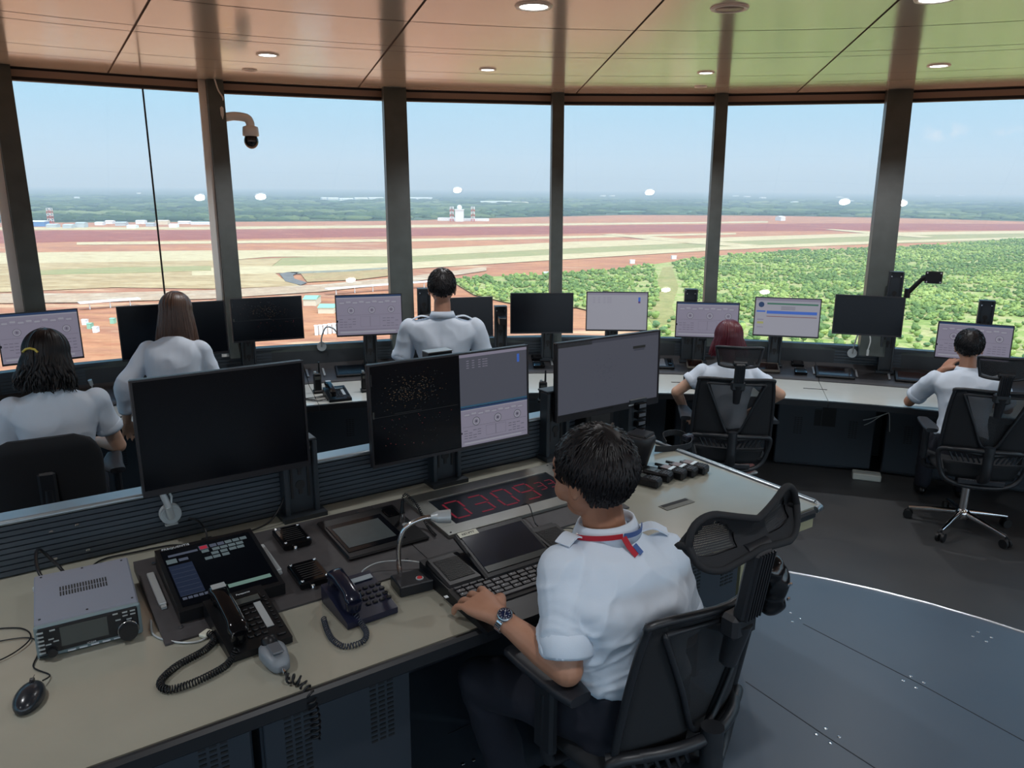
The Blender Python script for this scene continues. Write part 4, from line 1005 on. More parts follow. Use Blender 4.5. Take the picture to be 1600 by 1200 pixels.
# small touch display with glass front
t = seatp(thing('touch_display', 'square touch display with dim grey screen behind the gooseneck microphone', 'touch display'), 1.520, .655)
MB().box((0, 0, .006), (.285, .285, .012), bev=.005).build('frame', blackp, t)
MB().box((-.03, -.01, .0125), (.20, .20, .003), bev=.001).build('glass', MATS['screen_black'], t)
scd = mat('screen_dim_green', srgb(58, 68, 70), .4, nz=srgb(50, 60, 62), nscale=40); MB().box((-.035, -.012, .0145), (.165, .145, .0012)).build('screen', scd, t)
MB().box((-.118, -.085, .013), (.02, .022, .001)).build('sticker', mat('paper', srgb(206, 206, 190), .7), t)
MB().box((.105, .08, .014), (.045, .06, .006), bev=.002).build('sensor_block', blackg, t)
MB().cyl((.108, -.03, .012), (.108, -.03, .016), .011, n=20).build('jack_ring', silver, t)
t = seatp(thing('cable_plug', 'black and silver jack plug standing in the small touch display', 'plug'), 1.405, .665)
MB().cyl((0, 0, .01), (0, 0, .04), .0095, n=16).build('collar', MATS['chrome'], t); MB().cyl((0, 0, .04), (.004, .004, .085), .008, .005, n=12).build('grip', blackp, t)
mb = MB(); coil([(.004, .004, .085), (.02, .01, .10), (.05, -.02, .06), (.055, -.08, .012), (.05, -.15, .008)], .004, .0016, 34, mb=mb); mb.build('cord', blackp, t)
# --- digital clock in a brushed steel frame
brush = mat('brushed_steel', srgb(176, 178, 172), .3, metal=.9, bump=.15, bscale=60, stretch=(1, 30, 1)); led = em('led_red', srgb(104, 20, 36), 1.0); ledoff = mat('clock_face', srgb(26, 32, 38), .2)
t = seatp(thing('digital_clock', 'long digital clock with dim red digits in a brushed steel frame', 'digital clock'), .99, .655)
w, d = .66, .335
mb = MB(); fr_ = .062
mb.box((0, d / 2 - fr_ / 2, .006), (w, fr_, .012), bev=.001); mb.box((0, -d / 2 + fr_ / 2, .006), (w, fr_, .012), bev=.001); mb.box((-w / 2 + fr_ / 2, 0, .006), (fr_, d - 2 * fr_, .012)); mb.box((w / 2 - fr_ / 2, 0, .006), (fr_, d - 2 * fr_, .012)); mb.build('frame', brush, t)
MB().box((0, 0, .004), (w - 2 * fr_, d - 2 * fr_, .008)).build('face', ledoff, t)
SEG = {'0': 'abcdef', '3': 'abcdg', '9': 'abcdfg'}
def digit(ch, cx, cy, w, h, par, z=.0082):
    k = .13 * w; mb = MB(); g = .04 * w
    def bar(x, y, lx, ly): mb.box((cx + x + y * .12, cy + y, z), (lx, ly, .0008))
    for s_ in SEG[ch]:
        if s_ == 'a': bar(0, h / 2, w - k * 1.6, k)
        if s_ == 'g': bar(0, 0, w - k * 1.6, k)
        if s_ == 'd': bar(0, -h / 2, w - k * 1.6, k)
        if s_ in 'bcef':
            x = w / 2 if s_ in 'bc' else -w / 2; y = h / 4 if s_ in 'bf' else -h / 4
            mb.box((cx + x + y * .12, cy + y, z), (k, h / 2 - k * 1.2, .0008))
    mb.build('digit', led, par)
for ch, x in zip('0309', (-.205, -.105, .0, .10)): digit(ch, x, -.005, .062, .125, t)
for ch, x in zip('33', (.175, .225)): digit(ch, x, .01, .032, .062, t)
for c in (1,):
    pass
for sx in (-1, 1):
    for sy in (-1, 1): MB().cyl((sx * (w / 2 - .015), sy * (d / 2 - .015), .012), (sx * (w / 2 - .015), sy * (d / 2 - .015), .0132), .004, n=10).build('screw', darkm, t)

# --- base station radio
radm = mat('radio_grey', srgb(120, 124, 136), .5, bump=.05, bscale=500); radf = mat('radio_front', srgb(20, 22, 26), .35); rads = mat('radio_edge', srgb(112, 128, 132), .4)
t = desk_thing('base_radio', 'grey box radio transceiver with black front and large silver knob at the left', 'radio', 2.372, .62, rz=rad(-3))
w, d, h = .235, .285, .088
MB().box((0, 0, h / 2 + .004), (w, d, h), bev=.004).build('case', radm, t)
MB().box((0, -d / 2 - .006, h / 2 + .002), (w + .004, .014, h), bev=.004).build('front_frame', rads, t)
MB().box((0, -d / 2 - .015, h / 2 + .006), (w - .012, .01, h - .018), bev=.003).build('front_panel', radf, t)
lcd = mat('lcd_grey', srgb(70, 74, 72), .25); MB().box((-.012, -d / 2 - .0205, h / 2 + .01), (.105, .002, .052)).build('display', lcd, t)
MB().cyl((.085, -d / 2 - .02, .030), (.085, -d / 2 - .042, .030), .024, .0225, 32).build('tuning_knob', radf, t); MB().lathe([(.0242, 0), (.0262, .003), (.0242, .006)], 32, (.085, -d / 2 - .022, .030), mtx=Matrix.Rotation(PI / 2, 4, 'X')).build('knob_ring', MATS['chrome'], t)
MB().cyl((-.058 - .028, -d / 2 - .02, .022), (-.086, -d / 2 - .034, .022), .011, n=20).build('small_knob', radf, t)
mb = MB()
for j in range(6): mb.box((-.107, -d / 2 - .021, .022 + j * .011), (.014, .003, .004))
for j in range(2):
    for i in range(2): mb.box((.082 + i * .018, -d / 2 - .021, .070 + j * .009), (.012, .003, .003))
for x, z in ((-.085, .055), (-.075, .047), (-.092, .042), (-.08, .078), (.065, .062), (.09, .058), (.06, .080)): mb.box((x, -d / 2 - .021, z), (.012, .003, .003))
mb.build('button', silver, t)
mb = MB()
for i in range(5): mb.box((-.045 + i * .026, -d / 2 - .0145, .0085), (.018, .003, .004))
mb.box((-.095, -d / 2 - .0145, .009), (.04, .003, .004), 1); mb.build('marking', [mat('print_white', (.6, .6, .6)), radf], t)
text_mb('ICOM', .008, Matrix.Translation((.0, -d / 2 - .0206, .018)) @ Matrix.Rotation(PI / 2, 4, 'X')).build('maker_name', MATS['print_white'], t)
mb = MB()
for i in range(17):
    for j in range(2): mb.box((-.056 + i * .0068, .012 + (j - .5) * .030, h + .0045), (.0036, .024, .0008))
mb.build('vent_slots', darkm, t)
mb = MB()
for x, y in ((-.10, .125), (.10, .125), (-.105, -.12), (.105, -.12), (0, .13), (0, -.125)): mb.cyl((x, y, h + .004), (x, y, h + .0052), .003, n=8)
mb.build('screw', radf, t)
mb = MB()
for sx in (-1, 1):
    for sy in (-1, 1): mb.cyl((sx * .09, sy * .11, 0), (sx * .09, sy * .11, .006), .01, n=12)
mb.build('foot', blackp, t)
# power connector block and cables behind the radio
t = desk_thing('power_connector', 'black power connector block with yellow wires behind the grey radio', 'connector', 2.39, .865)
MB().box((0, 0, .008), (.085, .022, .014), bev=.003).build('block', blackp, t)
MB().box((-.075, .0, .008), (.05, .014, .014), bev=.003).build('sleeve', silver, t)
mb = MB(); mb.tube(smooth_path([(-.03, -.01, .012), (-.06, -.03, .03), (-.08, -.06, .04), (-.09, -.09, .05)], 6), .0025, 6); mb.build('yellow_wire', mat('wire_yellow', srgb(206, 160, 60), .5), t)
def cable(name, pts, r, m, label, cat='cable', n=7):
    mb = MB(); P = [st(a, b, c) for a, b, c in pts]; o0 = P[0]; mb.tube(smooth_path([p - o0 for p in P], 8), r, n)
    o = mb.build(name, m); o.location = o0; return tag(o, label, cat)
cable('power_cable', [(2.45, .73, 1.06), (2.47, .80, 1.10), (2.46, .93, 1.10), (2.42, .93, 1.04), (2.40, .89, 1.02), (2.37, .88, 1.02)], .005, blackp, 'thick black cable looping up behind the grey radio')
cable('lamp_cable', [(2.36, .87, 1.013), (2.30, .965, 1.006), (2.2, .965, 1.006), (2.1, .955, 1.006), (2.03, .92, 1.006), (1.99, .93, 1.02), (2.0, .98, 1.055), (2.03, .99, 1.07)], .003, blackp, 'black cable running from the radio to the silver clip lamp')
cable('power_lead', [(1.70, .99, 1.19), (1.71, .965, 1.1), (1.77, .93, 1.03), (1.84, .925, 1.006), (1.93, .93, 1.008), (1.975, .935, 1.008)], .003, blackp, 'black lead lying loose beside the first monitor post')
o = MB().box((0, 0, .0), (.035, .013, .011), bev=.003).build('lead_plug', blackp); desk_obj(o, 1.99, .935, DZ + .008); tag(o, 'small black plug at the end of the loose lead on the cream desk', 'plug')
# mouse
t = desk_thing('computer_mouse', 'black computer mouse lying at the left end of the cream desk', 'mouse', 2.525, .30, rz=rad(-18))
mb = MB(); mb.ell((0, 0, .012), (.031, .055, .026), 24, 14); mb.v = [(x, y, max(z, .001)) for x, y, z in mb.v]; mb.build('shell', mat('mouse_black', srgb(30, 34, 40), .25), t)
MB().cyl((-.004, .032, .034), (.004, .032, .034), .007, n=14).build('wheel', blackp, t)
mb = MB(); mb.box((0, .03, .0365), (.001, .045, .001)); mb.build('button_gap', darkm, t)
cable('mouse_cable', [(2.495, .35, 1.015), (2.48, .385, 1.004), (2.51, .44, 1.004), (2.50, .49, 1.004), (2.49, .55, 1.004), (2.52, .60, 1.004), (2.60, .62, 1.004), (2.70, .60, 1.004), (2.66, .52, 1.004), (2.57, .52, 1.006), (2.51, .58, 1.008), (2.53, .66, 1.004), (2.62, .70, 1.004), (2.72, .69, 1.004)], .0018, blackp, 'thin black mouse cable looping beside the grey radio', n=6)

# --- telephones
def phone(name, label, s, tt, w, d, m, hm, rz, strip, lcdon, keycols, brand=None, wedge=.06):
    t = desk_thing(name, label, 'telephone', s, tt, rz=rz)
    a = math.atan((wedge - .018) / d)
    mb = MB(); mb.prism([(-d / 2, .003), (d / 2, .003), (d / 2, .002 + wedge), (-d / 2, .020)], -w / 2, w / 2, mtx=Matrix(((0, 0, 1, 0), (1, 0, 0, 0), (0, 1, 0, 0), (0, 0, 0, 1))))
    mb.build('body', m, t)
    P = lambda x, y, z: Matrix.Translation((x, y, .020 + (y + d / 2) * math.tan(a) + z)) @ Matrix.Rotation(a, 4, 'X')
    hx = -w / 2 + .034
    # handset: two bulges and a bowed grip
    mb = MB(); rings = []
    for k in range(15):
        f = k / 14; y = -d / 2 + .022 + (d - .036) * f; e = abs(f - .5) * 2
        hw = .021 + .006 * max(0, e - .55) / .45; ht = .014 + .004 * e; zc = .036 + .012 * (1 - e * e); 
        if k in (0, 14): hw *= .75; ht *= .6
        M_ = P(hx, y, zc); rings.append([M_ @ V((hw * math.copysign(abs(cos(q)) ** .7, cos(q)), 0, ht * math.copysign(abs(sin(q)) ** .7, sin(q)))) for q in [2 * PI * j / 18 for j in range(18)]])
    mb.loft(rings[::-1]); 
    for f in (.08, .92):
        y = -d / 2 + .022 + (d - .036) * f; M_ = P(hx, y, .018); mb.cyl(M_ @ V((0, 0, -.006)), M_ @ V((0, 0, .02)), .021, .023, 20)
    hd = mb.build('handset', hm, t)
    MB().tube([P(hx + .024, -d / 2 + .035 + (d - .07) * f, .034 + .012 * (1 - (2 * f - 1) ** 2)) @ V((0, 0, 0)) for f in [i / 12 for i in range(13)]], .0012, 5).build('seam_line', silver, hd)
    km = MB(); kx0 = hx + (.023 if lcdon else .040); kst = .018 if lcdon else .0205
    for i in range(keycols):
        for j in range(4): M_ = P(kx0 + .010 + i * kst, -d / 2 + .045 + j * .021, .002); b_ = MB().box((0, 0, 0), (.0145, .011, .006), bev=.002); km.join(b_, M_)
    km.build('keypad', blackp, t)
    if lcdon:
        MB().join(MB().box((0, 0, 0), (w * .5, .036, .005), bev=.002), P(.022, d / 2 - .052, .003)).build('display_frame', blackg, t); MB().join(MB().box((0, 0, 0), (w * .42, .022, .002)), P(.022, d / 2 - .054, .0065)).build('display', lcd, t)
        k2 = MB()
        for i in range(3):
            for j in range(2): k2.join(MB().box((0, 0, 0), (.015, .009, .005), bev=.002), P(kx0 + .010 + i * kst, -d / 2 + .135 + j * .016, .002))
        k3 = MB()
        for j in range(9): k3.join(MB().box((0, 0, 0), (.009, .007, .004), bev=.001), P(w / 2 - .012, -d / 2 + .05 + j * .0165, .002))
        k3.build('side_keys', blackp, t)
        MB().join(MB().box((0, 0, 0), (.022, .011, .006), bev=.002), P(w / 2 - .02, -d / 2 + .022, .002)).build('wide_key', blackp, t)
        k2.build('function_keys', blackp, t)
    if strip == 'v': MB().join(MB().box((0, 0, 0), (.019, .115, .002)), P(w / 2 - .036, -d / 2 + .115, .002)).build('index_strip', silver, t)
    if strip == 'h': MB().join(MB().box((0, 0, 0), (.085, .018, .002)), P(.025, d / 2 - .030, .004)).build('index_strip', mat('strip_greyblue', srgb(140, 150, 156), .5), t)
    if strip == 'v': MB().join(MB().box((0, 0, 0), (.036, .020, .0012)), P(hx, d / 2 - .040, .0605)).build('handset_label', silver, hd)
    if brand: text_mb(brand, .0095, P(.022, d / 2 - .020, .0036)).build('maker_name', MATS['print_white'], t)
    return t
ph1 = phone('desk_telephone', 'black desk telephone with display and grey index strip nearer the radio', 2.03, .315, .158, .235, blackp, blackg, rad(2), 'v', True, 3, 'Panasonic')
navy = mat('navy_plastic', srgb(24, 28, 48), .3, bump=.03, bscale=500); navyh = mat('navy_gloss', srgb(20, 24, 40), .18)
ph2 = phone('desk_telephone', 'dark navy desk telephone nearer the gooseneck microphone', 1.735, .265, .150, .175, navy, navyh, rad(2), 'h', False, 4, None, wedge=.055)
def coilcord(pts, R, r, turns, label, m=blackp):
    P = [st(a, b, c) for a, b, c in pts]; o0 = P[0]; mb = coil([p - o0 for p in P], R, r, turns); o = mb.build('coiled_cord', m); o.location = o0; return tag(o, label, 'cord')
coilcord([(2.085, .205, 1.03), (2.10, .20, 1.012), (2.13, .175, 1.01), (2.20, .155, 1.01), (2.255, .16, 1.01), (2.265, .20, 1.01), (2.22, .245, 1.01), (2.15, .275, 1.01), (2.115, .31, 1.01), (2.12, .345, 1.012)], .0078, .0019, 68, 'long black coiled cord looping from the black telephone')
coilcord([(1.775, .20, 1.03), (1.77, .175, 1.012), (1.775, .125, 1.009), (1.80, .095, 1.008), (1.845, .10, 1.008), (1.86, .145, 1.008), (1.855, .20, 1.008), (1.845, .25, 1.012)], .0065, .0017, 40, 'dark coiled cord looping from the navy telephone', mat('cord_blue', srgb(44, 50, 62), .4))
cable('handset_line', [(2.235, .50, 1.01), (2.24, .43, 1.004), (2.20, .365, 1.004), (2.15, .335, 1.004), (2.115, .35, 1.006)], .0028, silver, 'grey line cable curving from the panel to the black telephone')
o = MB().box((0, 0, .006), (.032, .026, .012), bev=.003).build('junction_tag', mat('paper', (.6, .6, .5))); desk_obj(o, 2.125, .357, rz=.6); tag(o, 'small cream tag on the grey cable left of the black telephone', 'tag')
cable('microphone_cable', [(1.69, .34, 1.05), (1.66, .41, 1.03), (1.60, .43, 1.03), (1.53, .40, 1.03), (1.46, .36, 1.02), (1.42, .345, 1.04)], .0022, silver, 'grey cable running behind the gooseneck microphone to the navy telephone')
# hand microphone
t = desk_thing('hand_microphone', 'grey fist microphone lying face down before the black telephone', 'microphone', 2.012, .135, rz=rad(2))
gm_ = mat('mic_grey', srgb(118, 124, 130), .45)
mb = MB(); rings = []
for y, wx, hz_, zc in ((-.050, .010, .008, .014), (-.046, .020, .013, .016), (-.03, .026, .018, .019), (-.0, .032, .021, .022), (.025, .033, .021, .022), (.042, .028, .018, .022), (.048, .018, .012, .022)):
    rings.append([V((wx * math.copysign(abs(cos(q)) ** .6, cos(q)), y, zc + hz_ * math.copysign(abs(sin(q)) ** .6, sin(q)))) for q in [2 * PI * j / 20 for j in range(20)]])
mb.loft(rings[::-1]); mb.build('body', gm_, t)
MB().box((0, -.004, .046), (.030, .05, .006), bev=.004).build('back_plate', mat('mic_dark', srgb(84, 88, 94), .5), t)
MB().lathe([(.019, 0), (.020, .006), (.019, .018), (.013, .024), (.004, .026)], 24, (0, .035, .034), mtx=Matrix.Rotation(rad(-35), 4, 'X')).build('knob', blackp, t)
MB().cyl((0, -.048, .014), (0, -.068, .013), .0055, n=14).build('cord_collar', MATS['chrome'], t)
mb = MB(); coil([(0, -.068, .013), (0, -.085, .012), (.0, -.095, .012)], .001, .003, 3, mb=mb); mb.build('cord_start', blackp, t)
P = [(2.012, .045, 1.012), (2.004, .035, 1.014), (1.992, .022, 1.012), (1.985, .01, 1.004), (1.98, -.018, .992), (1.978, -.024, .97), (1.975, -.03, .93), (1.98, -.035, .88)]
coilcord(P, .0105, .0028, 13, 'black coiled microphone cord hanging over the desk edge')

# gooseneck microphone
t = desk_thing('gooseneck_microphone', 'silver gooseneck microphone on a black square base in front of the man', 'microphone', 1.560, .285, rz=rad(-6))
MB().box((0, 0, .0175), (.105, .085, .033), bev=.003).build('base', mat('mic_base_black', srgb(22, 26, 32), .35), t)
mb = MB(); mb.cyl((.018, -.016, .034), (.018, -.016, .0365), .0115, n=20); mb.build('button_ring', silver, t); MB().lathe([(.008, .0365), (.007, .039), (.002, .040)], 16, (.018, -.016, 0)).build('talk_button', mat('button_red', srgb(186, 40, 46), .3), t)
gp = smooth_path([(-.028, .024, .034), (-.030, .026, .09), (-.026, .024, .145), (-.006, .016, .19), (.035, .0, .213), (.06, -.008, .216)], 10)
mb = MB(); mb.tube(gp, .0062, 10); 
for i in range(0, len(gp) - 1):
    for f in (0, .5):
        p = gp[i].lerp(gp[i + 1], f); dd = (gp[i + 1] - gp[i]).normalized(); mb.cyl(p - dd * .0009, p + dd * .0009, .0076, n=10, cap=True)
mb.build('gooseneck', MATS['chrome'], t)
dd = (gp[-1] - gp[-2]).normalized(); a_, b_ = gp[-1], gp[-1] + (dd + V((.1, -.1, -.05))).normalized() * .058
MB().cyl(a_, a_.lerp(b_, .35), .009, .018, 20).build('neck_cone', silver, t); MB().cyl(a_.lerp(b_, .35), b_, .018, .0205, 24).build('capsule', silver, t)
ax = (b_ - a_).normalized(); MB().cyl(b_, b_ + ax * .001, .0175, n=24).build('capsule_mesh', mat('mic_mesh', srgb(96, 100, 96), .4, metal=.6, bump=.5, bscale=900), t)
mb = MB(); mb.tube(smooth_path([(.0, .043, .02), (-.012, .055, .012), (-.02, .07, .01)], 5), .002, 6); mb.build('cord', silver, t)

# keyboard and screen unit with two loudspeaker wings
kvm = desk_thing('keyboard_console', 'black console keyboard with fold up screen under the hand of the seated man', 'keyboard', 1.262, .145)
W = .46
Pf, Pb = -.20, .185
kbm = mat('kvm_black', srgb(17, 19, 23), .42, spec=.35, bump=.04, bscale=500); keym = mat('key_cap', srgb(38, 37, 41), .45); keyp = mat('key_print', srgb(190, 196, 206), .5)
mb = MB(); mb.prism([(Pf, .002), (Pb, .002), (Pb, .055), (.0, .040), (-.09, .030), (Pf, .014)], -W / 2 - .02, W / 2 + .02, mtx=Matrix(((0, 0, 1, 0), (1, 0, 0, 0), (0, 1, 0, 0), (0, 0, 0, 1)))); mb.build('base', kbm, kvm)
ka = math.atan(.10)
def KM(x, y, z=0):
    zz = .030 + (y + .09) * .111 if y > -.09 else .014 + (y - Pf) * .145
    return Matrix.Translation((x, y, zz + z)) @ Matrix.Rotation(ka, 4, 'X')
MB().join(MB().box((0, 0, 0), (.47, .118, .004), bev=.001), KM(-.02, -.055, .0005)).build('key_well', darkm, kvm)
rows = [(.045, .0122, 18), (.029, .0165, 15), (.011, .0165, 15), (-.007, .0165, 14), (-.025, .0165, 13), (-.043, .0165, 9), (-.0, .0165, 0)]
kc = MB(); kp = MB(); rk = random.Random(5); yy = -.005
for y, hh, n in ((-.004, .010, 17), (-.021, .0145, 15), (-.0385, .0145, 15), (-.056, .0145, 14), (-.0735, .0145, 14), (-.091, .0145, 0)):
    if n:
        for i in range(n):
            x = -.24 + (i + .5) * .44 / n; kc.join(MB().box((0, 0, .003), (.44 / n - .0035, hh - .0005, .006), bev=.0014), KM(x, y, .002))
            if rk.random() < .5: kc.join(MB().box((0, 0, 0), (.003, .003, .0004)), KM(x - .004, y + .002, .0082), 1)
    else:
        x = -.24
        for wd in (.03, .025, .03, .16, .03, .03, .03, .03, .03):
            kc.join(MB().box((0, 0, .003), (wd - .0035, hh, .006), bev=.0014), KM(x + wd / 2, y, .002)); x += wd + .0035
kc.build('keys', [keym, keyp], kvm)
MB().join(MB().box((0, 0, 0), (.012, .012, .002), bev=.001), KM(-.272, -.02, .001)).build('indicator', silver, kvm)
for sx, nm in ((-1, 'l'), (1, 'r')):
    M_ = Matrix.Translation((sx * .188, .085, .048)) @ Matrix.Rotation(math.atan(.14), 4, 'X')
    MB().join(MB().box((0, 0, 0), (.115, .15, .02), bev=.006), M_).build('speaker_wing', kbm, kvm)
    g = MB(); g.join(MB().box((0, 0, .0105), (.085, .105, .001)), M_)
    for i in range(16): g.join(MB().box((0, (i - 7.5) * .0064, .0115), (.08, .0022, .0012)), M_, 1)
    g.build('speaker_grille', [darkm, kbm], kvm)
sa = rad(17); SMx = Matrix.Translation((-.005, .085, .078)) @ Matrix.Rotation(sa, 4, 'X')
sw, sh = .225, .165
MB().join(MB().box((0, 0, -.008), (sw + .03, sh + .045, .02), bev=.006), SMx).build('screen_frame', kbm, kvm)
kscr = mat('kvm_screen', srgb(30, 36, 48), .12, spec=.6); MB().join(MB().box((0, 0.0, .003), (sw, sh, .001)), SMx).build('screen', kscr, kvm)
MB().join(MB().box((0, -sh / 2 + .012, .0036), (sw, .024, .0008)), SMx).build('screen_bar', mat('screen_bar', srgb(58, 62, 60), .3), kvm)
MB().join(MB().box((-sw / 2 + .03, sh / 2 + .007, .0045), (.068, .022, .001)), SMx).build('sticker', MATS['paper'], kvm)
text_mb('KEY/PTT', .012, SMx @ Matrix.Translation((-sw / 2 + .03, sh / 2 + .007, .0052))).build('sticker_text', mat('ink', srgb(40, 40, 44), .6), kvm)
cable('speaker_lead', [(1.06, .33, 1.05), (1.03, .40, 1.03), (1.0, .48, 1.06), (1.005, .52, 1.045)], .002, blackp, 'thin black lead from the console keyboard to the clock')
cable('headset_lead', [(1.0, .30, 1.04), (.97, .33, 1.02), (.93, .33, 1.012), (.90, .29, 1.006)], .002, blackp, 'thin black lead curling on the cream desk left of the man')

# clip lamp on the slatted screen
t = thing('clip_lamp', 'folded silver disc lamp fixed on the slatted screen at the left', 'lamp', tuple(st(2.085, .992, 1.105)), RZ)
MB().cyl((0, 0, 0), (0, -.02, 0), .034, .033, 28).build('wall_disc', silver, t); MB().cyl((0, -.02, 0), (0, -.026, 0), .026, n=28).build('disc_cover', silver, t)
MB().cyl((0, -.024, -.008), (-.012, -.05, .045), .012, .013, 16).build('joint_arm', silver, t)
mb = MB(); mb.tube([(-.008, -.05, .04), (-.022, -.05, .085), (-.038, -.045, .145)], [.011, .010, .005], 10); mb.build('lamp_arm', silver, t)
mb = MB(); mb.tube([(0, -.045, .045), (.004, -.04, .07), (-.008, -.04, .10), (-.03, -.042, .135)], .004, 8); mb.build('spring_arm', silver, t)
MB().box((0, -.012, -.036), (.04, .014, .008), bev=.002).build('clip', silver, t)

# monitor posts and big monitors of the near desk
for s, lb, hh in ((1.655, 'dark monitor post carrying the large blank foreground monitor', .28), (1.065, 'dark monitor post below the split screen foreground monitor', .27), (.515, 'dark monitor post below the grey foreground monitor', .30)):
    post(tuple(st(s, .962, DZ)), RZ, hh, lb, w=.125, bl=.02)
    
def near_mon(s0, s1, z0, z1, kind, label, tilt=0.0, t=.93, twist=0.0, **kw):
    return monitor(s1 - s0 - .014, z1 - z0 - .02, kind, label, tuple(st((s0 + s1) / 2, t, (z0 + z1) / 2)), RZ + twist, tilt, **kw)
near_mon(1.625, 2.165, 1.205, 1.575, 'dark', 'large blank black foreground monitor, left of the three on the near desk', tilt=-.03, t=.94, chin=.02)
near_mon(.69, 1.395, 1.14, 1.53, 'split', 'foreground monitor with screen split into dark radar and pale gauges', tilt=-.04)
near_mon(-.055, .545, 1.19, 1.52, 'grey', 'foreground monitor with plain grey screen behind the head of the man', tilt=-.03, chin=.03, logo=True)
# column top seen over the split monitor
COLUMN = at(683, 548, 1.47); COLUMN.z = 0; print('CASE', COLUMN, (COLUMN - DC).dot(DB))
t = thing('equipment_case', 'dark case with silver top rim just above the split screen foreground monitor', 'equipment case', tuple(COLUMN), RZ)
MB().box((0, 0, .735), (.115, .06, 1.47), bev=.003).build('case', postm, t); MB().box((.0, -.002, 1.4715), (.117, .062, .004)).build('rim', silver, t); MB().box((.012, -.0315, 1.44), (.07, .002, .03)).build('slot', darkm, t)
# handset rack standing at the far corner of the desk
t = desk_thing('radio_rack', 'tall black rack with a stack of small radio units below the grey monitor', 'equipment rack', .07, .955)
MB().box((0, .0, .105), (.11, .07, .21), bev=.004).build('frame', postm, t)
for k, (z, hh) in enumerate(((.178, .034), (.135, .03), (.095, .03), (.055, .03))):
    u_ = MB().box((.0, -.048, z), (.055, .03, hh), bev=.004).build('radio_unit', blackg, t); MB().box((0, -.0635, z + .004), (.04, .002, hh * .5)).build('unit_front', MATS['mic_dark'], u_)
for s, tt, w_, h_, lb in ((.30, .96, .16, .20, 'tall black equipment box behind the head of the man'), ):
    t = desk_thing('equipment_box', lb, 'equipment box', s, tt); MB().box((0, 0, h_ / 2), (w_, .08, h_), bev=.004).build('case', blackp, t); MB().box((0, -.041, h_ * .6), (w_ * .7, .002, h_ * .5)).build('front_panel', darkm, t)
# light gun with strap
t = desk_thing('signal_lamp', 'black hand held signal lamp standing behind the head of the man', 'signal lamp', .30, .66, rz=rad(20))
MB().lathe([(.03, .0), (.035, .02), (.045, .06), (.06, .11), (.066, .14), (.06, .15)], 10, (0, 0, 0)).build('reflector_hood', mat('lamp_black', srgb(26, 26, 30), .45), t)
MB().box((0, -.0, .152), (.09, .09, .012), bev=.008).build('rim', blackp, t); MB().tube(smooth_path([(.05, 0, .03), (.09, 0, .05), (.09, 0, .09), (.06, 0, .11)], 6), .009, 8).build('handle', blackp, t)
mb = MB(); side = (0, 0, 1); mb.ribbon(smooth_path([(.16, .06, .012), (.20, .12, .03), (.27, .10, .035), (.29, .03, .016), (.22, -.02, .012), (.12, .0, .012), (.05, .02, .02)], 6), .028, .003, side); 
o = mb.build('lamp_strap', mat('strap_black', srgb(20, 20, 24), .6)); desk_obj(o, .16, .74); tag(o, 'black carrying strap looped on the far corner of the cream desk', 'strap')
o = MB().box((.29, .05, .022), (.05, .035, .03), bev=.006).build('strap_buckle', mat('buckle_slate', srgb(44, 46, 60), .4)); desk_obj(o, .16, .74); tag(o, 'slate coloured buckle block on the black strap at the desk corner', 'buckle')
# walkie talkies
def walkie(px, py, ang, label, paper=False, light=False, s=1.0):
    p = at(px, py, DZ); t = thing('walkie_talkie', label, 'walkie talkie', (p.x, p.y, DZ), 0, rot=(0, 0, ang)); 
    w, l, h = .052 * s, .118 * s, .034 * s
    mb = MB(); mb.box((0, 0, h / 2), (w, l, h), bev=.007); mb.box((0, -l * .30, h * .55), (w * 1.06, l * .36, h * 1.02), bev=.006); mb.build('body', blackp, t)
    MB().cyl((-w * .28, l * .48, h * .55), (-w * .28, l * .48 + .065, h * .55), .0075, .006, 12).build('antenna', blackp, t)
    MB().cyl((w * .22, l * .48, h * .55), (w * .22, l * .48 + .012, h * .55), .009, n=14).build('knob', blackp, t)
    MB().box((0, l * .24, h + .0008), (w * .78, l * .30, .002), bev=.0006).build('display', mat('walkie_brown', srgb(120, 96, 86), .3) if light else lcd, t)
    if light: MB().box((0, l * .02, h + .0012), (w * .92, .014, .003)).build('silver_band', mat('band_white', srgb(216, 226, 228), .3), t)
    k = MB()
    for i in range(3):
        for j in range(4): k.box(((i - 1) * w * .26, -l * .08 - j * l * .095, h * 1.0 + .002), (w * .17, l * .055, .003), bev=.0008)
    k.build('keypad', mat('key_dark_rubber', srgb(40, 40, 44), .6), t)
    return t
WA = rad(52)
for px, py, lb, lt in ((1010, 757, 'walkie talkie nearest the head of the man, first of the row of five', False), (1028, 748, 'second walkie talkie of the row of five, long black aerial', False), (1050, 744, 'third walkie talkie of the row of five, bright silver band', True), (1067, 740, 'fourth walkie talkie of the row of five, partly covered by the fifth', True), (1084, 736, 'fifth walkie talkie of the row of five, nearest the desk edge', True)):
    walkie(px, py, WA - (.0 if lt else -.06), lb, light=lt)
o = MB(); o.box((0, 0, .0012), (.145, .045, .002)); o.box((0, .012, .0026), (.13, .018, .0006), 1); o = o.build('cable_grommet', [mat('grommet_grey', srgb(96, 94, 84), .5), darkm]); desk_obj(o, .45, .295, DZ); tag(o, 'rectangular cable opening in the cream desk right of the man', 'cable opening')
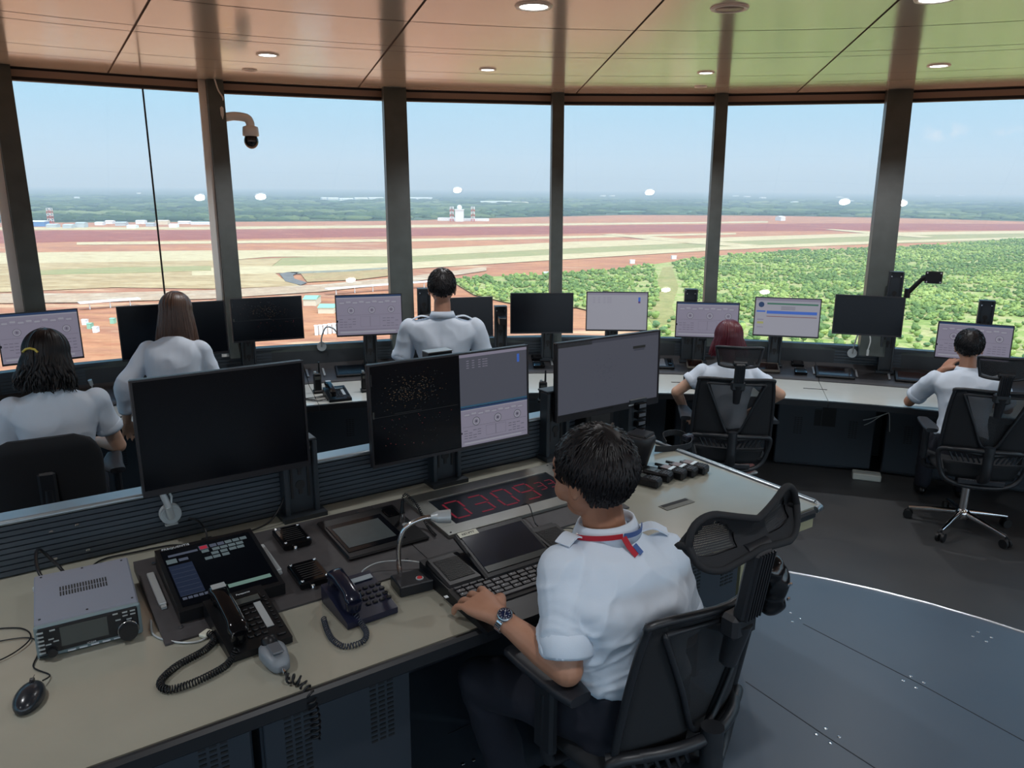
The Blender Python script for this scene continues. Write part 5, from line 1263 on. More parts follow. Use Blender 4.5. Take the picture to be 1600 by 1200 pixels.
# ================================================================ chairs
chrome = MATS['chrome']
meshm = D.materials.new('chair_mesh'); meshm.use_nodes = True; nt = meshm.node_tree; b = nt.nodes['Principled BSDF']; b.inputs['Base Color'].default_value = (.02, .021, .024, 1); b.inputs['Roughness'].default_value = .7
o_ = nt.nodes['Material Output']; mx_ = nt.nodes.new('ShaderNodeMixShader'); tr_ = nt.nodes.new('ShaderNodeBsdfTransparent'); mx_.inputs[0].default_value = .62
nt.links.new(tr_.outputs[0], mx_.inputs[1]); nt.links.new(b.outputs[0], mx_.inputs[2]); nt.links.new(mx_.outputs[0], o_.inputs[0])
wovem = D.materials.new('headrest_net'); wovem.use_nodes = True; nt = wovem.node_tree; b = nt.nodes['Principled BSDF']; b.inputs['Base Color'].default_value = (.02, .02, .023, 1); b.inputs['Roughness'].default_value = .7
o_ = nt.nodes['Material Output']; mx_ = nt.nodes.new('ShaderNodeMixShader'); tr_ = nt.nodes.new('ShaderNodeBsdfTransparent')
tc_ = nt.nodes.new('ShaderNodeTexCoord'); sp_ = nt.nodes.new('ShaderNodeSeparateXYZ'); nt.links.new(tc_.outputs['Object'], sp_.inputs[0])
def tri(axis, freq):
    a = nt.nodes.new('ShaderNodeMath'); a.operation = 'MULTIPLY'; a.inputs[1].default_value = freq; nt.links.new(sp_.outputs[axis], a.inputs[0])
    f_ = nt.nodes.new('ShaderNodeMath'); f_.operation = 'FRACT'; nt.links.new(a.outputs[0], f_.inputs[0])
    g_ = nt.nodes.new('ShaderNodeMath'); g_.operation = 'GREATER_THAN'; g_.inputs[1].default_value = .5; nt.links.new(f_.outputs[0], g_.inputs[0]); return g_
ga, gb = tri('X', 260), tri('Z', 200)
mm_ = nt.nodes.new('ShaderNodeMath'); mm_.operation = 'MULTIPLY'; nt.links.new(ga.outputs[0], mm_.inputs[0]); nt.links.new(gb.outputs[0], mm_.inputs[1])
iv = nt.nodes.new('ShaderNodeMath'); iv.operation = 'SUBTRACT'; iv.inputs[0].default_value = 1.0; nt.links.new(mm_.outputs[0], iv.inputs[1])
nt.links.new(iv.outputs[0], mx_.inputs[0]); nt.links.new(tr_.outputs[0], mx_.inputs[1]); nt.links.new(b.outputs[0], mx_.inputs[2]); nt.links.new(mx_.outputs[0], o_.inputs[0])
frm = mat('chair_frame', srgb(30, 32, 36), .42, bump=.04, bscale=500); fabm = mat('chair_fabric', srgb(24, 26, 30), .85, bump=.3, bscale=700); padm = mat('arm_pad', srgb(36, 38, 44), .5)
rubber = mat('caster_rubber', srgb(18, 18, 20), .5)

def back_y(x, z): return -.235 - .16 * (z - .5) + .9 * x * x
def chair_base(t, m, zs, rot=0.0, R=.31):
    b = MB(); b.lathe([(.03, .07), (.045, .075), (.045, .12), (.03, .14)], 20); b.build('base_hub', m, t)
    for k in range(5):
        a = rot + 2 * PI * k / 5; e = V((R * cos(a), R * sin(a), .075)); mb = MB()
        mb.tube([V((.02 * cos(a), .02 * sin(a), .115)), e * .55 + V((0, 0, .055)), e], [.021, .017, .012], 8); mb.build('base_leg', m, t)
        c = MB(); w_ = V((-sin(a), cos(a), 0)); p = V((e.x, e.y, .030)) 
        for s in (-1, 1): c.cyl(p + w_ * s * .008, p + w_ * s * .024, .029, n=18)
        c.box((p.x, p.y, .045), (.03, .03, .03), rz=a, bev=.008); c.cyl((e.x, e.y, .05), (e.x, e.y, .075), .007, n=8); c.build('caster', rubber, t)
    MB().cyl((0, 0, .10), (0, 0, zs - .16), .026, n=18).cyl((0, 0, zs - .18), (0, 0, zs - .05), .017, n=14).build('gas_column', m, t)
    MB().box((0, -.01, zs - .055), (.20, .26, .05), bev=.012).build('mechanism', frm, t)
def armrest(t, s, zs, za):
    mb = MB(); mb.tube(smooth_path([(s * .12, 0, zs - .045), (s * .24, 0, zs - .05), (s * .275, 0, zs - .01), (s * .28, 0, za - .05)], 6), .017, 8); mb.box((s * .28, 0, (zs + za) / 2), (.028, .075, za - zs), bev=.008); a = mb.build('armrest', frm, t)
    pd = MB(); rings = []
    for k in range(9):
        f = k / 8; y = -.13 + .27 * f; w = .046 * (1 - .28 * abs(2 * f - 1) ** 2.5); x0 = s * (.28 - .015 * sin(PI * f))
        rings.append([V((x0 + w * math.copysign(abs(cos(q)) ** .6, cos(q)), y, za - .006 + .012 * (2 * f - 1) ** 2 + .014 * math.copysign(abs(sin(q)) ** .6, sin(q)))) for q in [2 * PI * j / 16 for j in range(16)]])
    pd.loft(rings[::-1]); pd.build('arm_pad', padm, a)
def ergo_chair(label, loc, rz, zs=.47, curv=.9, hw_=.175, bw_=.245, base=None, name_tag=True, head='saddle', group=None, brot=.3, headtilt=0.0, zb=0.0, hz_=0.0):
    t = thing('office_chair', label, 'chair', loc, rz, group)
    back_y = lambda x, z: -.235 - .16 * (z - .5) + curv * x * x
    chair_base(t, base or chrome, zs, brot)
    sm_ = MB(); rings = []
    for k in range(11):
        f = k / 10; y = -.21 + .45 * f; w = .245 * (1 - .10 * abs(2 * f - 1) ** 3); z0 = zs - .012 * max(0, 2 * f - 1) ** 2 * 2; h = .030 if 0 < k < 10 else .012
        rings.append([V((w * math.copysign(abs(cos(q)) ** .5, cos(q)), y, z0 + h * math.copysign(abs(sin(q)) ** .6, sin(q)))) for q in [2 * PI * j / 24 for j in range(24)]])
    sm_.loft(rings[::-1]); sm_.build('seat', fabm, t)
    Z = lambda z: z + zb
    S = lambda x, z, dy=0: V((x, back_y(x, z) + dy, Z(z)))
    # upper back: net panel with solid sides
    def panel(xa, xb, z0, z1, nx=8, nz=8, th=.003, m=0, mb=None):
        mb = mb or MB(); vs = []
        for side in (0, 1):
            for j in range(nz + 1):
                z = z0 + (z1 - z0) * j / nz; a, b_ = xa(z), xb(z)
                for i in range(nx + 1): vs.append(S(a + (b_ - a) * i / nx, z, -th * side))
        n = (nx + 1) * (nz + 1); fs = []
        for j in range(nz):
            for i in range(nx):
                q = j * (nx + 1) + i; fs.append((q, q + nx + 1, q + nx + 2, q + 1)); fs.append((n + q, n + q + 1, n + q + nx + 2, n + q + nx + 1))
        ed = [i for i in range(nx + 1)] + [j * (nx + 1) + nx for j in range(1, nz + 1)] + [nz * (nx + 1) + i for i in range(nx - 1, -1, -1)] + [j * (nx + 1) for j in range(nz - 1, 0, -1)]
        for i in range(len(ed)): a, b_ = ed[i], ed[(i + 1) % len(ed)]; fs.append((a, b_, n + b_, n + a))
        return mb.add(vs, fs, m, True)
    vin = lambda z: .04 + (.165 - .04) * max(0, (z - .64) / .34)
    out_ = lambda z: bw_ - .018 * max(0, (z - .62) / .38)
    panel(lambda z: -vin(z), lambda z: vin(z), .645, .985).build('back_net', meshm, t)
    fb = MB(); panel(lambda z: -out_(z), lambda z: -vin(z), .60, 1.0, 6, 8, .012, mb=fb); panel(lambda z: vin(z), lambda z: out_(z), .60, 1.0, 6, 8, .012, mb=fb); panel(lambda z: -.17, lambda z: .17, .982, 1.0, 6, 2, .012, mb=fb); fb.build('back_panel', fabm, t)
    fr_ = MB(); pts = [S(x * bw_ / .245, z, -.012) for x, z in ((-.245, .60), (-.245, .70), (-.24, .85), (-.228, .97), (-.21, 1.0), (0, 1.004), (.21, 1.0), (.228, .97), (.24, .85), (.245, .70), (.245, .60))]
    fr_.tube(smooth_path(pts, 5), .011, 8); fr_.tube(smooth_path([S(x, z, -.02) for x, z in ((-.175, .97), (-.17, .95), (-.10, .79), (-.055, .68), (-.03, .645), (0, .635), (.03, .645), (.055, .68), (.10, .79), (.17, .95), (.175, .97))], 5), .008, 8)
    fr_.tube([S(-.175, .972, -.02), S(0, .974, -.02), S(.175, .972, -.02)], .007, 8)
    fr_.build('back_frame', frm, t)
    # spine and lower back
    sp_ = MB(); sp_.tube(smooth_path([V((0, -.16, zs - .05)), V((0, -.30, zs + .0)), S(0, .60, -.06), S(0, .66, -.05)], 6), [.03] * 30, 10); hbk = MB(); hbk.box(S(0, .975, -.045), (.085, .05, .06), bev=.01); hbk.tube([S(0, .98, -.05), S(0, .86, -.045)], [.030, .022], 10); hbk.build('headrest_bracket', frm, t)
    sp_.build('spine', frm, t); sp_ = MB(); sp_.tube(smooth_path([S(-.245, .60, -.012), S(-.13, .625, -.04), S(0, .63, -.05), S(.13, .625, -.04), S(.245, .60, -.012)], 6), .016, 8); sp_.build('lumbar_arch', frm, t)
    lo = MB(); ring = [S(x, z, -.03) for x, z in ((-.245, .60), (-.235, .50), (-.20, .42), (-.12, .385), (0, .378), (.12, .385), (.20, .42), (.235, .50), (.245, .60), (.15, .615), (0, .60), (-.15, .615))]
    lo.tube(smooth_path(ring, 5, closed=True), .015, 8, closed=True); lo.build('lumbar_frame', frm, t)
    panel(lambda z: -.185 - .3 * (z - .42), lambda z: .185 + .3 * (z - .42), .425, .53, 8, 4, .012).build('lumbar_pad', fabm, t)
    rb_ = MB()
    for s in (-1, 1):
        for k in range(6):
            x = s * (.03 + .028 * k); MB().tube([S(x, .545, -.026), S(x + s * .028, .60, -.026)], .006, 6).build('lumbar_rib', frm, t)
    rb_.build('lumbar_rib', frm, t) if 0 else None
    MB().box(S(0, .415, -.034), (.26, .012, .035), bev=.006).build('lumbar_bar', padm, t)
    if name_tag: text_mb('AOYX', .028, Matrix.Translation(S(-.05, .417, -.0415)) @ Matrix.Rotation(PI / 2, 4, 'X')).build('maker_name', MATS['print_white'], t)
    armrest(t, -1, zs, zs + .22); armrest(t, 1, zs, zs + .22)
    # headrest
    hb = MB(); top = S(0, 1.0, -.05); hc = S(0, 1.12 + hz_, -.02)
    hb.box((top + hc) / 2 + V((0, -.022, 0)), (.062, .035, (hc - top).length * 1.05), bev=.008, mtx=Matrix.Rotation(rad(8), 4, 'X')); hb.cyl(hc + V((-.04, -.02, 0)), hc + V((.04, -.02, 0)), .017, n=14)
    for k in range(6): hb.box((top + hc) / 2 + V((-.025 + .01 * k, -.042, 0)), (.003, .006, (hc - top).length), mtx=Matrix.Rotation(rad(8), 4, 'X'))
    hd = hb.build('headrest_post', frm, t)
    def surf(u, v, off=0.0):
        if head == 'saddle': hh = .034 + .046 * abs(u) ** 1.1 if abs(u) < .62 else (.034 + .046 * .59) * math.sqrt(max(0, 1 - ((abs(u) - .62) / .38) ** 2.4)); x = hw_ * u; y = .034 * u * u - .03 * v * v; z = hh * v + .018 * abs(u)
        else: hh = .062 * (1 - .10 * abs(u) ** 4); x = (.128 + .012 * v) * u; y = .045 * u * u; z = hh * v
        p = V((x, y - off, z)); p = Matrix.Rotation(headtilt, 3, 'X') @ p
        return hc + V((0, .0, .03)) + p
    def patch(u0, u1, v0, v1, th, name, m, nu=20, nv=8, shape=None):
        mb = MB(); vs = []
        for sd_ in (0, 1):
            for j in range(nv + 1):
                for i in range(nu + 1):
                    u, v = u0 + (u1 - u0) * i / nu, v0 + (v1 - v0) * j / nv
                    if shape: u, v = shape(2 * i / nu - 1, 2 * j / nv - 1)
                    vs.append(surf(u, v, th * sd_ - th / 2))
        n = (nu + 1) * (nv + 1); fs = []
        for j in range(nv):
            for i in range(nu):
                q = j * (nu + 1) + i; fs.append((q, q + nu + 1, q + nu + 2, q + 1)); fs.append((n + q, n + q + 1, n + q + nu + 2, n + q + nu + 1))
        mb.add(vs, fs, 0, True); return mb.build(name, m, hd if name != 'headrest' else t)
    if head == 'saddle':
        # padded rim, two net windows
        mb = MB(); nu, nv = 48, 16; vs = []; 
        keep = []
        for sd_ in (0, 1):
            for j in range(nv + 1):
                for i in range(nu + 1): vs.append(surf(-1 + 2 * i / nu, -1 + 2 * j / nv, (.012 * sd_ - .006)))
        n = (nu + 1) * (nv + 1)
        def hole(i, j):
            u, v = -1 + 2 * (i + .5) / nu, -1 + 2 * (j + .5) / nv; q = abs(u)
            return .30 < q < .86 and -.45 < v < .70 and ((q - .58) / .28) ** 2 + (max(0, v - .0) / .70) ** 2 < 1
        fs = []
        for j in range(nv):
            for i in range(nu):
                if hole(i, j): continue
                q = j * (nu + 1) + i; fs.append((q, q + nu + 1, q + nu + 2, q + 1)); fs.append((n + q, n + q + 1, n + q + nu + 2, n + q + nu + 1))
        mb.add(vs, fs, 0, True); mb.build('headrest', fabm, t)
        rim_ = MB(); rim_.tube([surf(-1 + 2 * i / 40, 1) for i in range(41)] + [surf(1, 1 - 2 * i / 8) for i in range(1, 9)] + [surf(1 - 2 * i / 40, -1) for i in range(1, 41)] + [surf(-1, -1 + 2 * i / 8) for i in range(1, 8)], .0085, 8, closed=True); rim_.build('headrest_rim', fabm, t)
        for s in (-1, 1): patch(s * .28, s * .88, -.5, .75, .001, 'headrest_net', wovem, 12, 8)
    else:
        patch(-1, 1, -1, 1, .004, 'headrest', meshm)
        MB().tube([surf(-1 + 2 * i / 20, 1) for i in range(21)] + [surf(1, 1 - 2 * i / 6) for i in range(1, 7)] + [surf(1 - 2 * i / 20, -1) for i in range(1, 21)] + [surf(-1, -1 + 2 * i / 6) for i in range(1, 6)], .009, 8, closed=True).build('headrest_rim', frm, t)
    return t

# ================================================================ people
skinA = mat('skin_tan', srgb(178, 130, 104), .5, nz=srgb(166, 116, 90), nscale=14, bump=.06, bscale=300)
skinB = mat('skin_light', srgb(204, 164, 140), .5, nz=srgb(194, 150, 124), nscale=14)
shirtm = mat('shirt_white', srgb(212, 222, 234), .8, bump=.12, bscale=260)
_nt = shirtm.node_tree; _b = _nt.nodes['Principled BSDF']; _old = _b.inputs['Normal'].links[0].from_socket
_tc = _nt.nodes.new('ShaderNodeTexCoord'); _mp = _nt.nodes.new('ShaderNodeMapping'); _mp.inputs['Scale'].default_value = (1.6, 1.6, 1.0); _mp.inputs['Rotation'].default_value = (.5, .4, .3)
_n = _nt.nodes.new('ShaderNodeTexNoise'); _n.noise_type = 'RIDGED_MULTIFRACTAL' if 'RIDGED_MULTIFRACTAL' in [e_.identifier for e_ in _n.bl_rna.properties['noise_type'].enum_items] else 'FBM'; _n.inputs['Scale'].default_value = 4.2; _n.inputs['Detail'].default_value = 2; _n.inputs['Distortion'].default_value = .7
_bp = _nt.nodes.new('ShaderNodeBump'); _bp.inputs['Strength'].default_value = .55; _bp.inputs['Distance'].default_value = .012
_nt.links.new(_tc.outputs['Object'], _mp.inputs[0]); _nt.links.new(_mp.outputs[0], _n.inputs['Vector']); _nt.links.new(_n.outputs['Fac'], _bp.inputs['Height']); _nt.links.new(_old, _bp.inputs['Normal']); _nt.links.new(_bp.outputs[0], _b.inputs['Normal'])
navyt = mat('trousers_navy', srgb(20, 22, 34), .85, bump=.15, bscale=400)
hairk = mat('hair_black', srgb(18, 16, 18), .42, spec=.35); hairb = mat('hair_brown', srgb(66, 44, 34), .4, nz=srgb(92, 66, 50), nscale=30, stretch=(8, 8, .6)); hairr = mat('hair_wine', srgb(96, 16, 34), .4, nz=srgb(74, 12, 26), nscale=30, stretch=(8, 8, .6))
shoem = mat('shoe_black', srgb(14, 14, 16), .35)
def limb(mb, pts, rs, n=14):
    mb.tube(smooth_path(pts, 5), [rs[0] + 0 * 0] * 0 or _interp(rs, (len(pts) - 1) * 5 + 1), n)
    mb.ell(pts[0], rs[0], 12, 8); mb.ell(pts[-1], rs[-1], 12, 8); return mb
def _interp(rs, n):
    out = []
    for i in range(n):
        f = i / (n - 1) * (len(rs) - 1); k = min(int(f), len(rs) - 2); out.append(rs[k] + (rs[k + 1] - rs[k]) * (f - k))
    return out
def torso(mb, secs, grow=0.0, n=28, p=.85):
    """secs: (centre, lateral axis, forward axis, half width, half depth)"""
    rings = []
    for c, lx, fy, w, d in secs:
        rings.append([V(c) + V(lx) * ((w + grow) * math.copysign(abs(cos(q)) ** p, cos(q))) + V(fy) * ((d + grow) * math.copysign(abs(sin(q)) ** p, sin(q))) for q in [2 * PI * j / n for j in range(n)]])
    # resample along the spine
    R = []
    for k in range(n): R.append(smooth_path([r[k] for r in rings], 5))
    rr_ = [[R[k][i] for k in range(n)] for i in range(len(R[0]))]
    mb.loft(rr_); mb.sm = [True] * len(mb.f); return mb
def hand(mb, w, d, up, side, curl=(.35, .45, .5), spread=.10, s=1.0, thumb=.5):
    """w wrist, d pointing direction, up back-of-hand normal, side +1 thumb along d x up"""
    d = V(d).normalized(); up = V(up); up = (up - d * up.dot(d)).normalized(); x = d.cross(up).normalized() * side
    L = lambda a, b, c: V(w) + x * a * s + d * b * s + up * c * s
    # palm
    for f, ww, hh in ((.0, .024, .018), (.02, .030, .019), (.045, .037, .018), (.07, .041, .016), (.085, .040, .013)):
        pass
    rings = []
    for f, ww, hh in ((-.01, .023, .019), (.015, .028, .018), (.04, .036, .017), (.065, .041, .015), (.085, .041, .012), (.092, .037, .008)):
        rings.append([V(w) + x * (ww * s * math.copysign(abs(cos(q)) ** .8, cos(q))) + d * f * s + up * (hh * s * math.copysign(abs(sin(q)) ** .8, sin(q))) for q in [2 * PI * j / 16 for j in range(16)]])
    mb.loft(rings)
    tips = []
    for a, ln, r in ((.031, .072, .0088), (.0105, .080, .0092), (-.0105, .074, .0088), (-.031, .058, .0078)):
        ang = a / .031 * spread; dd = (d * cos(ang) + x * sin(ang)).normalized(); p = L(a, .082, .002); pts = [p - dd * .02 * s, p]; c = -.12
        for j, fr_ in enumerate((.44, .30, .26)):
            c += curl[j]; v_ = dd * cos(c) - up * sin(c); p = p + v_ * ln * s * fr_; pts.append(p.copy())
        mb.tube(smooth_path(pts, 4), _interp([r * s * 1.05, r * s * 1.05, r * s, r * .92 * s, r * .78 * s], 17), 10); mb.ell(pts[-1], r * .78 * s, 8, 6); 
        for q in pts[1:4]: mb.ell(q, r * 1.06 * s, 8, 6)
        tips.append((pts[-1], (pts[-1] - pts[-2]).normalized(), up, r))
    p0 = L(.022, .022, -.004); p1 = L(.046, .048, -.008); p2 = L(.058, .078 - .01 * thumb, -.014 - .01 * thumb); p3 = L(.060 - .008 * thumb, .102 - .016 * thumb, -.022 - .014 * thumb)
    mb.tube(smooth_path([p0, p1, p2, p3], 5), _interp([.015 * s, .0125 * s, .0105 * s, .008 * s], 16), 10); mb.ell(p3, .0082 * s, 8, 6)
    tips.append((p3, (p3 - p2).normalized(), up, .009))
    return tips
def head_geo(mb, c, fwd, up, s=1.0):
    f = V(fwd).normalized(); u = V(up); u = (u - f * u.dot(f)).normalized(); r = f.cross(u); Mh = Matrix((r, f, u)).transposed().to_4x4(); Mh.translation = c
    def E(p, rr_, **k): mb.ell(Mh @ V(p) * 1.0, [q * s for q in rr_], 20, 14, mtx=Mh.to_3x3().to_4x4())
    S_3 = lambda *p: tuple(q * s for q in p)
    E(S_3(0, -.012, .03), (.076, .094, .088)); E(S_3(0, .03, -.02), (.062, .062, .085)); E(S_3(0, .05, -.075), (.038, .038, .034)); E(S_3(0, .088, .035), (.05, .02, .03))
    E(S_3(0, .098, -.012), (.011, .02, .026)); E(S_3(0, .112, -.028), (.015, .013, .010)); E(S_3(0, .090, -.060), (.025, .012, .008)); E(S_3(0, .088, -.050), (.022, .012, .006))
    for q in (-1, 1):
        E(S_3(q * .032, .082, .0), (.022, .018, .018)); E(S_3(q * .045, .06, -.03), (.026, .03, .03)); E(S_3(q * .031, .094, .018), (.02, .01, .006))
        E(S_3(q * .078, -.004, -.006), (.008, .020, .031)); E(S_3(q * .084, -.014, .008), (.006, .014, .022)); E(S_3(q * .079, .0, -.030), (.007, .010, .012))
    return Mh
def face_bits(Mh, par, s=1.0):
    ew = mat('eye_white', srgb(230, 228, 222), .25); ei = mat('eye_dark', srgb(26, 18, 14), .2); bw = mat('brow', srgb(24, 20, 18), .7); lp = mat('lip', srgb(160, 96, 86), .45)
    for q in (-1, 1):
        c = Mh @ V((q * .032 * s, .090 * s, .004 * s)); MB().ell(c, .0125 * s, 14, 10).build('eye', ew, par); MB().ell(Mh @ V((q * .032 * s, .0985 * s, .004 * s)), .0055 * s, 12, 8).build('iris', ei, par)
        MB().tube([Mh @ V((q * x * s, y * s, z * s)) for x, y, z in ((.014, .106, .024), (.032, .104, .030), (.050, .090, .024))], .0032 * s, 6).build('eyebrow', bw, par)
    MB().tube([Mh @ V((x * s, y * s, -.055 * s)) for x, y in ((-.022, .092), (-.01, .101), (.01, .101), (.022, .092))], .0035 * s, 6).build('lips', lp, par)
def hair_short(Mh, m, par, s=1.0, seed=1, low=-.02, thick=.016, n=1100, ln=.05, lowback=-.055, ears=True):
    """cap of hair with short tufts; face side left free"""
    rr_ = random.Random(seed); base = MB()
    C0 = V((0, -.012, .03)); R3 = V((.079, .098, .093))
    def onscalp(th, ph, e=0.0): # th azimuth from +y(front) , ph elevation
        return C0 + V(((R3.x + e) * cos(ph) * sin(th), (R3.y + e) * cos(ph) * cos(th), (R3.z + e) * sin(ph)))
    def ok(p):
        if p.y > .045 and p.z < .075: return False
        if p.y > -.0 and p.z < .035: return False
        if p.y > -.03 and p.z < .012 and abs(p.x) > .05: return False
        return p.z > (lowback + (.055 * max(0, (p.y + .09)) / .09))
    # shell: rings by elevation
    n1, n2 = 40, 26; vs = []; 
    for j in range(n2 + 1):
        ph = -1.15 + (PI / 2 + 1.15) * j / n2
        for i in range(n1):
            th = 2 * PI * i / n1; e = thick * (1 if ph > .2 else .5 + .5 * max(0, (ph + .9) / 1.1)); e += .004 * noise.noise(V((sin(th) * 3, cos(th) * 3, ph * 3 + seed)))
            vs.append(Mh @ (onscalp(th, ph, e) * s))
    fs = []
    for j in range(n2):
        for i in range(n1):
            p = onscalp(2 * PI * (i + .5) / n1, -1.15 + (PI / 2 + 1.15) * (j + .5) / n2)
            if ok(p): fs.append((j * n1 + i, j * n1 + (i + 1) % n1, (j + 1) * n1 + (i + 1) % n1, (j + 1) * n1 + i))
    base.add(vs, fs, 0, True)
    crown = V((.0, -.055, .115))
    k = 0
    while k < n:
        th, ph = rr_.uniform(0, 2 * PI), math.asin(rr_.uniform(-.85, 1)); p = onscalp(th, ph, thick * .8)
        if not ok(onscalp(th, ph)): continue
        k += 1; nn = (p - C0).normalized(); dr = (p - crown); dr = dr - nn * dr.dot(nn)
        if dr.length < 1e-3: dr = V((1, 0, 0))
        dr.normalize(); dr = (dr + V((.25 * noise.noise(p * 22 + V((seed, 0, 0))) + rr_.uniform(-.14, .14), rr_.uniform(-.14, .14), rr_.uniform(-.25, .0)))).normalized()
        l_ = ln * rr_.uniform(.6, 1.2) * (1 if ph > -.1 else .55); P0 = p - nn * .006; P1 = p + dr * l_ * .45 + nn * .0015
        P2 = C0 + (p + dr * l_ - C0).normalized() * ((p - C0).length + .002 - .001 + rr_.uniform(-.002, .002)) 
        base.tube([Mh @ (q * s) for q in (P0, P1, P2)], [.0042 * s, .0038 * s, .0006 * s], 4, cap=False)
    base.sm = [True] * len(base.f)
    return base.build('hair', m, par)
def hair_long(Mh, m, par, length, s=1.0, seed=1, n=420, width=.10, wave=0.0, back=.02, flare=0.0, front=False, cut=.03):
    rr_ = random.Random(seed); mb = MB(); C0 = V((0, -.012, .03)); R3 = V((.084, .104, .098)); up = V((0, 0, 1))
    Mi = Mh.to_3x3(); down = Mi.inverted() @ V((0, 0, -1))
    for k in range(n):
        th = rr_.uniform(.22 * PI, 1.78 * PI) if not front else rr_.uniform(.10 * PI, 1.9 * PI); pth = []
        e = rr_.uniform(-.006, .008); a0 = PI / 2 - rr_.uniform(0, .5)
        for j in range(7):
            ph = a0 + (-.15 - a0) * j / 6; x_ = .015 * (rr_.random() - .5)
            pth.append(C0 + V(((R3.x + e) * cos(ph) * sin(th), (R3.y + e) * cos(ph) * cos(th), (R3.z + e) * sin(ph))))
        last = pth[-1]; L_ = length * rr_.uniform(.86, 1.0) + cut * rr_.random(); inw = V((last.x, last.y, 0)); ww = rr_.uniform(0, 6)
        for j in range(1, 7):
            f = j / 6; q = last + down * L_ * f; 
            q += V((flare * (last.x) * f, (-back * sin(f * PI / 2)), 0)) + V((sin(f * 7 + ww), cos(f * 6 + ww * 2), 0)) * wave * f
            tgt = q.x * (1 - .18 * f) if flare == 0 else q.x; q.x = tgt
            pth.append(q)
        if last.y > -.02: 
            for j in range(7, 13): pth[j].y = min(pth[j].y, last.y - .02 * (j - 6) / 6)
        mb.tube([Mh @ (q * s) for q in smooth_path(pth, 2)], _interp([.006, .008, .009, .009, .008, .0015], 25), 5, cap=False)
    sh = MB(); sh.ell(C0, (.086, .106, .100), 24, 16); zl = []
    mb.join(MB().add([Mh @ (V(p) * s) for p in sh.v if 1], [f_ for f_ in sh.f if all(not (V(sh.v[i]).y > .03 and V(sh.v[i]).z < .075) and sh.v[i][2] > -.05 for i in f_)], 0, True))
    inner = MB(); inner.ell((0, -.05, -.03), (.066, .045, .07), 16, 12)
    mb.join(MB().add([Mh @ (V(p) * s) for p in inner.v], inner.f, 0, True))
    dv = down * length * .5; inner = MB(); q0 = V((0, -.065, -.05)); mb.tube([Mh @ (q * s) for q in (q0 + V((0, .03, .03)), q0 + down * length * .4, q0 + down * length * .85)], [.05, .052, .045], 10)
    return mb.build('hair', m, par)
def wrinkle(seed, amp, fx=8, fz=7):
    def f(p, n):
        a = noise.noise(V((p.x * fx + seed, p.y * fx, p.z * fz))); b_ = noise.noise(V((p.x * fx * .6 + p.z * 8, p.y * 6, p.z * 5 - p.x * 9 + seed * 3)))
        return amp * (1 - abs(a) * 2.2) * .6 + amp * (1 - abs(b_) * 3) * .8
    return f
def shirt_build(par, secs, arms, vox, seed=1, amp=.004, cuff=True, m=None, grow=.012, neckhole=None):
    mb = MB(); torso(mb, secs, grow)
    for pts, rs in arms: mb.tube(smooth_path(pts, 5), _interp(rs, (len(pts) - 1) * 5 + 1), 16); mb.ell(pts[0], rs[0], 14, 10)
    r = remesh(mb, vox, 3, wrinkle(seed, amp)); o = r.build('shirt', m or shirtm, par)
    if cuff:
        for pts, rs in arms:
            a, b_ = V(pts[-1]), V(pts[-2]); d = (a - b_).normalized(); MB().lathe([(rs[-1] - .010, .001), (rs[-1] + .003, .002), (rs[-1] + .005, -.012), (rs[-1] + .004, -.034), (rs[-1] + .001, -.038)], 24, a, mtx=V((0, 0, 1)).rotation_difference(d).to_matrix().to_4x4()).build('sleeve_cuff', m or shirtm, o)
    return o
def collar(par, c, r, up, fwd, m, h=.034, tilt=.35):
    f = V(fwd).normalized(); u = V(up).normalized(); x = f.cross(u).normalized(); mb = MB(); n = 30; vs = []
    for k in range(n + 1):
        a = -2.65 + 5.3 * k / n  # open at the front
        d = -f * cos(a) + x * sin(a); w_ = .7 + .3 * cos(a)
        vs += [V(c) + d * (r * .96), V(c) + d * (r * .93) + u * h * (.8 + .2 * cos(a)), V(c) + d * (r * 1.0) + u * h * (.82 + .2 * cos(a)), V(c) + d * (r * 1.22) - u * .006]
    fs = []
    for k in range(n):
        for j in range(3): q = k * 4 + j; fs.append((q, q + 4, q + 5, q + 1))
        fs.append((k * 4 + 3, k * 4 + 7, k * 4 + 4, k * 4))
    mb.add(vs, fs, 0, True); return mb.build('collar', m, par)
def epaulette(par, a, b_, up, m, w=.045):
    mb = MB(); pts = smooth_path([V(a), (V(a) + V(b_)) / 2 + V(up) * .016, V(b_)], 5); sd = (V(b_) - V(a)).cross(V(up)).normalized(); mb.ribbon(pts, w, .004, sd); o = mb.build('epaulette', m, par)
    MB().ell(pts[2] + V(up) * .004, .004, 8, 6).build('button', whitep, o); return o
# ---------------------------------------------------------------- the seated man at the near desk
gL = V((-.41, .91, 0)).normalized(); rL = V((.91, .41, 0)).normalized(); UP = V((0, 0, 1))
hipc = st(1.20, -.27, .83)
root = thing('person', 'seated man in white shirt with red lanyard and steel watch at the near desk', 'person', (hipc.x, hipc.y, ZP), 0)
O = V(root.location)
def W(p): return V(p) - O
hd_c = at(928, 744, 1.445)
neckb = at(948, 822, 1.30)
shl = at(884, 893, 1.215); shr = at(1034, 872, 1.205)
mid = (shl + shr) / 2
ell_ = at(886, 1046, .995); wr = at(783, 966, 1.062)
latu = (shr - shl).normalized(); fwu = UP.cross(latu).normalized()
print('MAN sh width', (shr - shl).length, 'torso', (mid - hipc).length, 'upper arm', (shl - ell_).length, 'fore', (ell_ - wr).length, 'head-neck', (hd_c - neckb).length)
waist = hipc.lerp(mid, .40) - fwu * .0 + UP * .0; chest = hipc.lerp(mid, .78) - fwu * .018
hw = (shr - shl).length / 2
